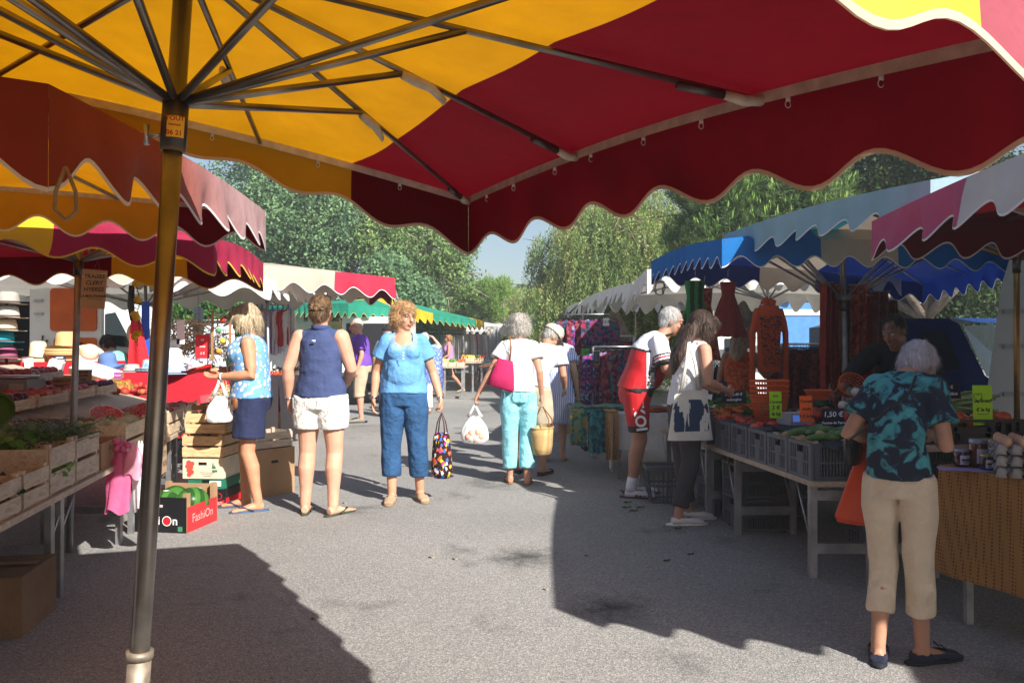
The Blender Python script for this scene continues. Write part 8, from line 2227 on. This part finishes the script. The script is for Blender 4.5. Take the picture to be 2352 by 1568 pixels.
for (x0, y0, x1, y1) in ((-1,-1,1,-1),(1,-1,1,1),(1,1,-1,1),(-1,1,-1,-1)):
 for i in range(9):
  t = i / 8; bx0 = V((x0 + (x1 - x0) * t) * .13,(y0 + (y1 - y0) * t) * .10,.0); bx1 = V((x0 + (x1 - x0) * t) * .18,(y0 + (y1 - y0) * t) * .14,.30); b.beam(bx0, bx1,.010,.006)
 for z, k in ((.01,.0),(.15,.5),(.30,1.0)):
  sx_, sy_ = .13 + .05 * k, .10 + .04 * k; b.beam((x0 * sx_, y0 * sy_, z),(x1 * sx_, y1 * sy_, z),.014,.018 if k < 1 else .03)
b.box((0,0,.008),(.25,.19,.008)); b.build("basket_body", M_pg, T, smooth=False)
# ================================================================ honey table
HA = V(2.12,3.96,0); HB = V(2.30,3.40,0); zh = .762
hd_ = (HB - HA).normalized(); hin = V(-hd_.y, hd_.x, 0)
if hin.x < 0: hin = -hin
prov = pattern("provencal_cloth", 'dots', [(.17,.04,.015),(.34,.17,.045),(.34,.17,.045)], scale=60, pos=[0,.32,.7], rough=.7, bump=.1)
T = thing("draped_table", "table under a golden patterned cloth carrying the honey jars, right edge", "tablecloth", (HA.x, HA.y, 0))
b = MB(); LT = 1.25
b.grid(lambda u, v: HA + hd_ * (LT * u) + hin * (1.1 * v) + V(0,0, zh),10,6)
def fr_(u, v): return HA + hd_ * (LT * u) - hin * (.012 * math.sin(u * 14) * v + .03 * v + .015 * mnoise.noise(V(u * 5, v, 0)) * v) + V(0,0, zh - .52 * v)
b.grid(fr_, 40,10)
def bk_(u, v): return HA + hin * (1.1 * u) - hd_ * (.03 * v + .012 * math.sin(u * 13) * v) + V(0,0, zh - .52 * v)
b.grid(bk_, 30,10)
b.build("cloth", prov, T, world=True)
MB().box(HA + hd_ * LT / 2 + hin * .55 + V(0,0, zh - .018),(LT - .04,1.06,.02), math.atan2(hd_.y, hd_.x)).build("table_board", W_grey, T, smooth=False, world=True)
for (a_, c_) in ((.10,.08),(.10,1.0),(LT - .1,.08)): p = HA + hd_ * a_ + hin * c_; MB().beam((p.x, p.y, 0),(p.x, p.y, zh - .03),.032,.032).build("table_leg", M_alu_d, T, smooth=False, world=True)
p0 = HA + hd_ * .10 + hin * .08; p1 = HA + hd_ * .10 + hin * 1.0; MB().beam((p0.x, p0.y, .28),(p1.x, p1.y, .28),.028,.03).build("rail", M_alu_d, T, smooth=False, world=True)
def onH(px, py=None, u=None, w=None):
 a = (px - 1176) / F; Y = (H - zh) * F / (py - HY); return V(a * Y, Y, zh + .001)
Mhon = {}
def jar(label, loc, r, h, honey, lid, rz=0):
 T = thing("honey_jar", label, "jar", loc, rz)
 g = mat("honey_%d_%d" % (int(honey[0] * 100), int(honey[1] * 1000)), honey, rough=.06, var=.1, spec=.8)
 MB().lathe([(r * .85,.0),(r, .006),(r, h * .80),(r * .9, h * .86),(r * .86, h * .88)], n=26).build("jar_glass", g, T)
 MB().lathe([(r * .93, h * .86),(r * .95, h * .875),(r * .95, h * .985),(r * .9, h)], n=26).build("lid", lid, T)
 b = MB(); b.grid(lambda u, v: V(r * 1.012 * math.sin((u - .5) * 1.8),-r * 1.012 * math.cos((u - .5) * 1.8), h * (.16 + .52 * v)),12,1); b.build("label", mat("honey_label", (.62,.62,.68), rough=.6, var=.02), T)
 b = MB(); b.grid(lambda u, v: V(r * 1.022 * math.sin((u - .5) * 1.3),-r * 1.022 * math.cos((u - .5) * 1.3), h * (.36 + .13 * v)),10,1); b.build("label_band", mat("label_dark", (.05,.03,.02)), T)
 for i in range(3):
  b = MB(); b.grid(lambda u, v: V(r * 1.022 * math.sin((u - .5) * 1.1),-r * 1.022 * math.cos((u - .5) * 1.1), h * (.21 + .045 * i + .02 * v)),8,1); b.build("label_line", M_ink, T)
 return T
Mlg = mat("gold_lid", (.55,.40,.15), rough=.35, metal=.7, var=.1); Mlb = mat("bee_lid", (.35,.38,.50), rough=.4, metal=.5)
for (px, py, r, h, c, l, lb) in ((2208,1071,.034,.085,(.05,.008,.012), Mlb, "short jar of dark red jam with blue lid at the left end of the row"),(2247,1072,.044,.135,(.10,.018,.004), Mlb, "tall jar of amber honey with blue patterned lid"),
                                 (2266,1079,.030,.075,(.02,.008,.02), Mlg, "small dark jar with gold lid in front of the tall amber one"),(2302,1082,.036,.120,(.018,.006,.004), Mlb, "tall very dark honey jar next to the egg trays"),
                                 (2275,1062,.040,.120,(.14,.03,.006), Mlg, "amber honey jar with gold lid behind the others"),(2300,1061,.040,.115,(.16,.035,.008), Mlg, "second amber honey jar with gold lid at the back by the eggs")):
 jar(lb, onH(px, py), r, h, c, l, rz=R(12))
T = thing("leaflets", "printed leaflets lying flat under the honey jars", "leaflets", onH(2235,1079)); MB().box((0,0,.001),(.30,.10,.002), R(-20)).build("leaflet", mat("lilac_paper", (.35,.33,.7), rough=.5), T, smooth=False); MB().box((.22,-.08,.003),(.2,.09,.002), R(-28)).build("leaflet", M_paper, T, smooth=False)
T = thing("egg_trays", "stack of grey cardboard egg trays at the right edge", "egg trays", onH(2352,1092) + V(.05,.03,0), R(-20)); Mtr = mat("egg_carton_pulp", (.36,.34,.33), rough=.95, bump=.4, bs=90)
for k in range(3):
 b = MB(); b.grid(lambda u, v: V((u - .5) * .30,(v - .5) * .30,.052 * k + .025 + .018 * math.sin(u * 5 * 2 * PI) * math.sin(v * 5 * 2 * PI)),50,50); b.grid(lambda u, v: V((u - .5) * .30,(v - .5) * .30,.052 * k + .018 + .018 * math.sin(u * 5 * 2 * PI) * math.sin(v * 5 * 2 * PI)),50,50)
 b.build("egg_tray", Mtr, T)
 for i in range(6): b = MB(); b.tube([V(-.15 + .06 * (i + .0),-.152,.052 * k + .002), V(-.15 + .06 * i + .0,-.150,.052 * k + .045)],[(.024,.012),(.012,.006)],10, side=(1,0,0)); b.build("tray_cup", Mtr, T)
tl = T.location.copy(); tz = T.rotation_euler.z
many("egg", "brown egg sitting in the top egg tray", "egg", "eggs in the top egg tray", [tl + Matrix.Rotation(tz, 3, 'Z') @ V(-.12 + .06 * (i % 5),-.12 + .06 * (i // 5),.158) for i in range(20)], lambda: MB().ball((0,0,0),(.021,.021,.027),14,10).build("egg", F_egg), seed=61, jitter=False)
# ================================================================ vehicles on the right
Mbv = mat("blue_van_paint", (.010,.045,.20), rough=.25, var=.03, spec=.6); Mgv = mat("grey_white_van_paint", (.42,.44,.47), rough=.4, var=.04)
T = thing("parked_van", "dark blue van with its window and windscreen, behind the vegetable stall", "van", (4.6,8.2,0))
yB = 8.2
def bv(px, py, y=yB): return W(px, py, y)
prof = [(2000,1005),(2000,745),(2055,731),(2180,731),(2204,745),(2262,862),(2300,888),(2302,1010)]
pts_ = [bv(*p) for p in prof]; k = len(pts_)
b = MB(); b.add([(p.x, yB, p.z) for p in pts_] + [(p.x, yB + 1.7, p.z) for p in pts_],[tuple(range(k - 1,-1,-1)), tuple(range(k, 2 * k))] + [(i, (i + 1) % k, k + (i + 1) % k, k + i) for i in range(k)])
b.build("van_body", Mbv, T, smooth=False, world=True)
b = MB(); q_ = [bv(2112,850, yB - .012), bv(2110,775, yB - .012), bv(2122,760, yB - .012), bv(2172,760, yB - .012), bv(2210,850, yB - .012)]; b.add(q_, [tuple(range(5))]); b.build("side_window", Mgl, T, smooth=False, world=True)
b = MB(); q_ = [bv(2212,748, yB + .02), bv(2330,744, yB + .9), bv(2350,876, yB + .9), bv(2266,864, yB + .02)]; b.add(q_, [(0,1,2,3)]); b.build("windscreen", mat("greenish_glass", (.01,.045,.05), rough=.25, var=.8, vs=9, spec=.25), T, smooth=False, world=True)
b = MB(); q_ = [bv(2200,742, yB + .01), bv(2330,742, yB + .9), bv(2330,731, yB + 1.7), bv(2180,730, yB + .3)]; b.add(q_, [(0,1,2,3)]); b.build("roof_edge", Mbv, T, smooth=False, world=True)
b = MB(); q_ = [bv(2262,866, yB + .01), bv(2352,880, yB + .9), bv(2370,960, yB + .9), bv(2302,1000, yB + .01)]; b.add(q_, [(0,1,2,3)]); b.build("bonnet", Mbv, T, smooth=False, world=True)
MB().box(bv(2120,862, yB - .06),(.16,.08,.13)).build("wing_mirror", M_black, T, smooth=False, world=True)
MB().tube([bv(2225,965, yB - .03), bv(2225,965, yB + .15)],.32,24).build("wheel", M_black, T, world=True)
T = thing("panel_van", "large pale grey van filling the right edge behind the pole", "van", (4.4,6.3,0))
pr = [(2262,930),(2272,860),(2300,655),(2330,560),(2352,520),(2620,500),(2620,1020),(2262,1000)]; yW = 6.6; pts_ = [W(p[0], p[1], yW) for p in pr]; k = len(pts_)
b = MB(); b.add([(p.x, yW, p.z) for p in pts_] + [(p.x + .95, yW + 1.2, p.z) for p in pts_],[tuple(range(k - 1,-1,-1)), tuple(range(k, 2 * k))] + [(i, (i + 1) % k, k + (i + 1) % k, k + i) for i in range(k)]); b.build("van_body", Mgv, T, smooth=False, world=True)
for py in (715,795,905): MB().beam(W(2305, py, yW - .01), W(2600, py - 4, yW - .01),.02,.035).build("pressed_rib", mat("van_rib", (.30,.32,.35), rough=.4), T, smooth=False, world=True)
MB().tube([W(2480,965, yW - .02), W(2480,965, yW + .15)],.32,22).build("wheel", M_black, T, world=True)
T = thing("blue_truck", "light blue truck side behind the clothes stall", "truck", (4.9,13.6,0)); a, c = W(1775,708,13.6), W(1905,930,13.6)
MB().box(((a.x + c.x) / 2,14.3,(a.z + .35) / 2 + .1),(c.x - a.x, 1.4, a.z - .35)).build("truck_body", mat("sky_blue_paint", (.08,.22,.48), rough=.4), T, smooth=False, world=True)
MB().tube([V(a.x + .4,13.58,.33), V(a.x + .4,13.8,.33)],.33,20).build("wheel", M_black, T, world=True); MB().box(((a.x + c.x) / 2,13.59, a.z - .07),(c.x - a.x, .02,.1)).build("white_band", Mvw, T, smooth=False, world=True)
T = thing("parked_van", "white van behind the blonde woman in the orange dress", "van", (4.0,13,0)); a, c = W(1640,770,12.8), W(1760,960,12.8)
MB().box(((a.x + c.x) / 2,13.5,.95),(c.x - a.x, 1.4,1.2)).build("van_body", Mvw, T, smooth=False, world=True); MB().tube([V(a.x + .3,12.78,.3), V(a.x + .3,13,.3)],.3,20).build("wheel", M_black, T, world=True)
MB().box((a.x + .35,12.79,1.3),(.35,.02,.3)).build("side_window", Mgl, T, smooth=False, world=True)
# ================================================================ clothes stall
def pz(name, cols, sc=16, kind='noise', st=(1,1,1)): return pattern(name, kind, cols, scale=sc, trans=.12, stretch=st, bump=.3)
Pred = pz("dark_red_print", [(.16,.01,.012),(.26,.02,.015),(.12,.008,.01)],14); Pgrn = pattern("green_black_stripe", 'wave', [(.02,.16,.03),(.006,.02,.008)], scale=14, pos=[0,.5], stretch=(.3,.3,3), bump=.3)
Pfl = pz("red_floral_print", [(.30,.02,.015),(.45,.10,.04),(.25,.015,.02),(.40,.03,.02)],20); Por = pz("orange_floral_print", [(.42,.10,.02),(.18,.03,.01),(.50,.16,.03),(.36,.07,.02)],9, 'swirl')
Prs = pz("red_scarf_print", [(.30,.02,.015),(.42,.06,.02),(.14,.015,.02),(.36,.02,.02)],12, 'swirl'); Pbn = pattern("zebra_print", 'wave', [(.03,.05,.03),(.20,.22,.13)], scale=10, stretch=(1,1,.35), bump=.2)
Pbr = pz("brown_scarf_print", [(.12,.03,.02),(.25,.10,.06),(.08,.03,.05),(.30,.16,.10)],10, 'swirl')
def dress(name, label, x, y, ztop, w0, w1, L, m, seed=0, cat="dress", waist=.25, rz=0):
 T = thing(name, label, cat, V(x, y, ztop), rz)
 b = MB()
 def fn(u, v):
  a = 2 * PI * u; w = (w0 * (1 - v / waist) + w0 * .75 * (v / waist)) if v < waist else w0 * .75 + (w1 - w0 * .75) * ((v - waist) / (1 - waist)) ** .8
  rr = 1 + .16 * math.sin(a * 7 + seed + 2 * v) * v + .12 * mnoise.noise(V(math.cos(a) * 2, math.sin(a) * 2, v * 3 + seed))
  return V(w / 2 * math.cos(a) * rr, w * .28 * math.sin(a) * rr, -L * v + .04 * mnoise.noise(V(math.cos(a) * 2, math.sin(a) * 2, seed)) * v)
 b.grid(fn, 56,22); b.build("dress_cloth", m, T)
 MB().tube([(-w0 * .4,0,-.0),(0,0,.05),(w0 * .4,0,0)],.004,5).build("hanger", M_black, T); MB().tube([(0,0,.05),(0,0,.11),(.012,0,.12)],.003,5).build("hanger_hook", M_alu, T)
 return T
yD = 7.6
def D_(px, py, y): return W(px, py, y)
p = D_(1597,645, yD); dress("hanging_dress", "green and black striped dress hanging above the long haired woman", p.x, yD, p.z, .20,.26,.63, Pgrn, 1)
p = D_(1618,662, yD + .2); dress("hanging_dress", "red floral dress hanging between the green and the dark red one", p.x, yD + .2, p.z, .16,.30,.70, Pfl, 2)
p = D_(1672,648, yD); dress("hanging_dress", "plain dark red dress hanging right of the green one", p.x, yD, p.z, .16,.34,.52, Pred, 3)
p = D_(1766,697,7.0)
T = thing("hanging_hoodie", "orange long sleeved hooded top with black print hanging from the pole", "top", p)
Moh = mat("orange_cotton", (.42,.055,.012), rough=.95, var=.12, vs=8, bump=.5, bs=16, bd=.03)
mb = MB()
mb.tube([V(0,0,-.02), V(0,0,-.08), V(0,0,-.30), V(0,0,-.60)],[(.08,.035),(.105,.045),(.10,.05),(.095,.045)],20, side=(1,0,0))
for k in (-1,1): mb.tube([V(.09 * k, 0,-.05), V(.145 * k, 0,-.25), V(.145 * k, -.01,-.50), V(.15 * k, 0,-.72)],[(.035,.03),(.028,.024),(.024,.02),(.028,.02)],10)
mb.tube([V(-.05,.0,-.0), V(0,.03,.03), V(.05,.0,.0)],[.03,.035,.03],10)
finish(mb, "hoodie_body", [Moh], T, voxel=.010, smooth=3, wr=.006, wsc=12, wst=(1,1,.3), seed=5)
b = MB(); b.grid(lambda u, v: V((u - .5) * (.19 - .05 * v),-.056 - .002 * math.sin(u * 9),-.11 - .44 * v),8,10); b.build("black_print", pattern("black_lace_print", 'noise', [(.02,.012,.01),(.42,.055,.012),(.04,.015,.01)], scale=55, pos=[0,.47,.6]), T)
MB().tube([(-.09,0,-.03),(0,0,.02),(0,0,.08),(.015,0,.095)],.004,5).build("hanger", M_white_cloth, T)
def scarf(name, label, px0, px1, py0, py1, y, m, seed, cat="scarf"):
 a, c = W(px0, py0, y), W(px1, py1, y); T = thing(name, label, cat, V((a.x + c.x) / 2, y, a.z)); w = c.x - a.x; L = a.z - c.z
 b = MB(); b.grid(lambda u, v: V((u - .5) * w * (1 + .15 * v * math.sin(seed)),.05 * math.sin(u * 15 + seed + v * 1.5) + .03 * mnoise.noise(V(u * 4, v * 4, seed)),-L * v - .05 * math.sin(u * 5 + seed) * v),30,30)
 b.build("scarf_cloth", m, T); MB().tube([(-w / 2,0,.005),(w / 2,0,.005)],.006,6).build("hanging_rod", M_alu, T); return T
scarf("hanging_scarf", "red patterned scarf, leftmost of the curtain of scarves", 1888,1915,650,885,7.3, Prs, 1); scarf("hanging_scarf", "orange flowered scarf left of the blue stall's pole", 1908,1938,655,885,7.35, Por, 2)
scarf("hanging_scarf", "green zebra striped scarf beside the blue stall's pole", 1928,1962,665,880,7.5, Pbn, 3); scarf("hanging_scarf", "bright red and orange scarf right of the blue stall's pole", 1950,1990,655,840,7.3, Pfl, 4)
scarf("hanging_scarf", "dark red scarf in the middle of the curtain", 1975,2005,680,900,7.4, Prs, 5); scarf("hanging_scarf", "brown paisley scarf, right end of the curtain", 1998,2045,670,900,7.5, Pbr, 6)
scarf("hanging_scarf", "dark patterned cloth hanging behind the stall keeper", 2030,2062,690,900,7.9, Pbr, 7)
dk = [pz("garment_print_%d" % i, c, 22, 'noise') for i, c in enumerate(([(.16,.03,.03),(.28,.06,.05)],[(.05,.10,.08),(.16,.22,.16)],[(.20,.08,.04),(.10,.03,.02)],[(.22,.03,.04),(.10,.02,.03)],[(.10,.05,.12),(.20,.10,.16)]))]
rail("clothes_rack", "long rack of dark patterned clothes behind the orange hooded top", W(1795,0,9.2)[:2], W(1905,0,8.6)[:2],1.36,[dk[i % 5] for i in (0,2,1,3,0,2,3,1,0,3,2,0,4,3,0,3,2,0)],11, w=.4, L=.85, rot=75)
rail("clothes_rack", "rack of dark trousers and denim behind the long haired woman", W(1640,0,9.6)[:2], W(1725,0,9.6)[:2],1.18,[mat("dark_garment_%d" % i, c, rough=.9) for i, c in enumerate(((.03,.02,.03),(.06,.12,.18),(.02,.02,.025),(.04,.03,.05),(.015,.015,.02),(.02,.02,.03),(.03,.02,.04)))],12, w=.35, L=.8, rot=60)
fl = [pz("flower_cloth_%d" % i, c, s_, k_) for i, (c, s_, k_) in enumerate((([(.03,.03,.08),(.30,.03,.06),(.03,.12,.16),(.2,.05,.15)],30, 'voronoi'),([(.20,.15,.18),(.45,.42,.42),(.12,.08,.1)],55, 'voronoi'),([(.02,.15,.13),(.10,.30,.25),(.3,.25,.08)],30, 'voronoi'),
      ([(.06,.04,.20),(.35,.05,.18),(.02,.02,.06),(.25,.28,.4)],36, 'voronoi'),([(.22,.02,.05),(.35,.10,.10),(.08,.01,.03)],26, 'voronoi'),([(.03,.22,.24),(.02,.08,.1)],18, 'noise')))]
yk = 11.0
rail("clothes_rack", "rack of small flowered skirts behind the man in the cap", W(1265,0,11.4)[:2], W(1345,0,10.6)[:2], W(1300,822,11).z, [fl[i] for i in (1,1,5,2,2,5,2,0,2)],13, w=.34, L=.5, kind='skirt', rot=30)
T = rail("clothes_rack", "high stand of dark embroidered shorts over the racks", W(1292,0,10.4)[:2], W(1400,0,10.2)[:2], W(1345,722,10.3).z, [fl[i] for i in (0,0,4,3,0,0)],14, w=.40, L=.42, legs=False, rot=12)
MB().tube([(.26,0,0),(.26,0, W(1345,700,10.3).z)],.018,8).build("stand_post", M_steel_d, T); MB().tube([(.26,.0, W(1345,690,10.3).z),(.05,.05, W(1300,725,10.3).z)],.012,8).build("stand_arm", M_steel_d, T)
price_card("white tag with black writing on the high stand of shorts", W(1392,748,10.15),.08,.10,["15 €"], m=M_paper, tilt=0)
rail("clothes_rack", "double rack of colourful hanging dresses left of the cyclist", W(1362,0,9.6)[:2], W(1452,0,9.5)[:2], W(1400,796,9.6).z, [fl[i] for i in (3,3,3,4,4,5,4,0)],15, w=.36, L=.78, rot=28)
rail("clothes_rack", "rear rack of dark dresses behind the double rack", W(1352,0,10.3)[:2], W(1455,0,10.2)[:2], W(1400,772,10.2).z, [fl[i] for i in (4,3,0,4,5,4,3,4,0,4)],16, w=.36, L=1.0, rot=40)
p = W(1345,800,10.0); dress("long_dress", "bright green long dress hanging at the end of the racks", p.x, 10.0, p.z, .10,.20,.92, pz("vivid_green_print", [(.02,.25,.03),(.05,.35,.06),(.01,.15,.02)],18),6)
p = W(1362,800,10.15); dress("long_dress", "deep purple long dress beside the green one", p.x, 10.15, p.z, .14,.22,.88, mat("deep_purple", (.05,.02,.12), rough=.9, trans=.1),7)
price_card("small wooden framed blackboard hanging on the double rack", W(1370,838,9.45),.075,.17,["", "", ""], m=mat("chalk_board_frame", (.32,.18,.08)), tilt=0)
T = thing("blackboard", "tiny blackboard panel inside the wooden frame", "sign", W(1370,836,9.44)); MB().box((0,-.004,.085),(.058,.003,.145)).build("panel", M_slate, T, smooth=False)
for i in range(5): MB().box((-.004,-.0062,.04 + .022 * i),(.035,.0008,.003)).build("chalk_line", M_chalk, T, smooth=False)
for i, (px, lb) in enumerate(((1283, "left wicker basket of scarves on the carton"),(1308, "right wicker basket of scarves on the carton"))):
 q = W(px, 930,11.6); T = thing("wicker_basket", lb, "basket", q); MB().lathe([(.12,0),(.17,.13),(.18,.14),(.165,.13),(.11,.02)], n=26, caps=False).build("basket_body", straw, T)
 MB().ball((0,0,.12),(.15,.15,.05),14,8, bumps=.5, seed=i).build("folded_cloth", dk[i], T)
q = G(1303,995); cardboard_box("cardboard_box", "tall brown carton under the wicker baskets", V(q.x + .06, q.y + .2,0),.36,.4,.52, open_top=False); cardboard_box("white_box", "white carton with yellow marks beside the brown one", V(q.x - .22, q.y + .3,0),.22,.4,.5, outer=M_paper, open_top=False, holes=False)
Mwc = mat("grey_white_tablecloth", (.62,.62,.60), rough=.9, bump=.5, bs=12, bd=.03)
T = cloth_table("draped_table", "white cloth covered table with folded scarves behind the cyclist", 1.0,2.5,8.0,1.25,.665, Mwc, .36, seed=9, rz=R(-3))
b = MB(); b.grid(lambda u, v: V(.0 - .02 * v + .03 * math.sin(u * 3),-.03 - .05 * v + .25 * (u - .3),.66 - .56 * v),14,10); b.build("hanging_corner", Mwc, T)
for i, (x0, x1, y, m, lb, L) in enumerate(((.80,.98,8.25, fl[5], "blue patterned scarf hanging over the table end", .48),(.62,.80,8.55, fl[2], "brown and blue scarf hanging at the far table end", .44),(.93,1.06,7.985, pattern("leopard_print", 'flowers', [(.05,.025,.012),(.40,.24,.10),(.35,.20,.08)], scale=60, pos=[0,.28,.6]), "leopard print scarf hanging over the table corner", .52))):
 T = thing("scarf", lb, "scarf", V((x0 + x1) / 2, y - .03,.675)); w = x1 - x0
 b = MB(); b.grid(lambda u, v: V((u - .5) * w, -.03 * math.sin(u * 12 + i) * v - .03 * min(1, v * 6),(.01 if v < .08 else .01 - L * (v - .08)) + .0),20,18); b.grid(lambda u, v: V((u - .5) * w, .6 * v - .02,.012 + .006 * math.sin(u * 12 + v * 5)),16,14); b.build("scarf_cloth", m, T)
for i, (x, y, m, lb) in enumerate(((1.35,8.6, mat("turquoise_scarf", (.03,.30,.42), rough=.9), "folded turquoise scarf on the white table"),(1.5,8.25, mat("rust_scarf", (.35,.07,.03), rough=.9), "folded rust red scarf on the white table"),(1.9,8.2, fl[5], "folded dark patterned scarf on the white table"),(1.1,8.5, fl[2], "folded blue patterned scarf on the white table corner"))):
 T = thing("folded_scarf", lb, "scarf", V(x, y, .675)); MB().ball((0,0,.012),(.28,.20,.03),22,8, bumps=.6, seed=i).build("scarf_cloth", m, T)
T = thing("rack_base", "chrome castor base of the clothes rack behind the white table", "rack base", G(1385,1035)); MB().beam((-.25,0,.06),(.25,.1,.06),.03,.03).build("base_bar", M_alu, T, smooth=False); MB().beam((-.1,-.3,.03),(.02,.1,.03),.05,.04).build("foot_bar", M_alu, T, smooth=False)
for x in (-.22,.2): MB().tube([(x, -.015,.035),(x, .015,.035)],.035,14).build("castor_wheel", M_black, T)
rg = random.Random(12); Mlit = [mat("leaf_litter", (.10,.16,.04), rough=.9), mat("brown_litter", (.10,.06,.03), rough=.9), mat("paper_litter", (.28,.25,.2), rough=.9)]
def scrap(m, sz):
 def f(): b = MB(); b.grid(lambda u, v: V((u - .5) * sz * 1.6,(v - .5) * sz * (1 - abs(u - .5)),.004 + .010 * math.sin(u * 5) * math.sin(v * 4 + 1)),6,4); return b.build("leaf_scrap", m)
 return f
for i, (n_, x0, x1, y0, y1, lb) in enumerate(((12,1430,1580,1095,1180, "green leaf scrap on the ground near the cyclist's shoes"),(14,1500,2000,1150,1300, "brown scrap on the shaded asphalt"),(6,700,1500,1050,1500, "pale scrap on the open asphalt"))):
 many("leaf_scrap", lb, "litter", ("green scraps by the cyclist", "brown scraps in the shade", "pale scraps on the open asphalt")[i],[G(rg.uniform(x0, x1), rg.uniform(y0, y1)) for _ in range(n_)], scrap(Mlit[i],(.05,.03,.025)[i]), seed=70 + i, jitter=False)
M_st = stain_mat()
stain("oil_stain", G(1205,1280),.60,.50, M_st, "dark oil stain in the middle of the aisle", 1)
stain("oil_stain", G(1405,1398),.45,.35, M_st, "small dark stain at the shadow edge", 2)
b = MB(); b.add([(-.95,12.9,.005),(2.0,12.2,.005),(2.0,12.23,.005),(-.95,12.93,.005)],[(0,1,2,3)]); o_ = b.build("tar_seam", mat("tar", (.03,.03,.03), rough=.6), smooth=False); tag(o_, "thin dark tar seam across the aisle", kind="structure")
T = thing("rope_loop", "loop of rope hanging from the corner of the faded pink canopy", "rope", Zp(150,383,1.72)); MB().tube([(0,0,0),(-.02,0,-.05),(-.022,0,-.085),(0,0,-.108),(.022,0,-.09),(.02,0,-.05),(.0,0,0)],.004,7).build("cord", M_rope, T)
T = thing("rope_coil", "coil of cord hanging from the corner of the blue canopy", "rope", W(1515,642,8.0)); b = MB(); rg = random.Random(3)
for i in range(5): b.tube([V(.05 * math.cos(a) + rg.uniform(-.02,.02),.01 * i, -.08 + .07 * math.sin(a)) for a in [2 * PI * q / 12 for q in range(13)]],.004,5)
b.build("cord", M_rope, T)
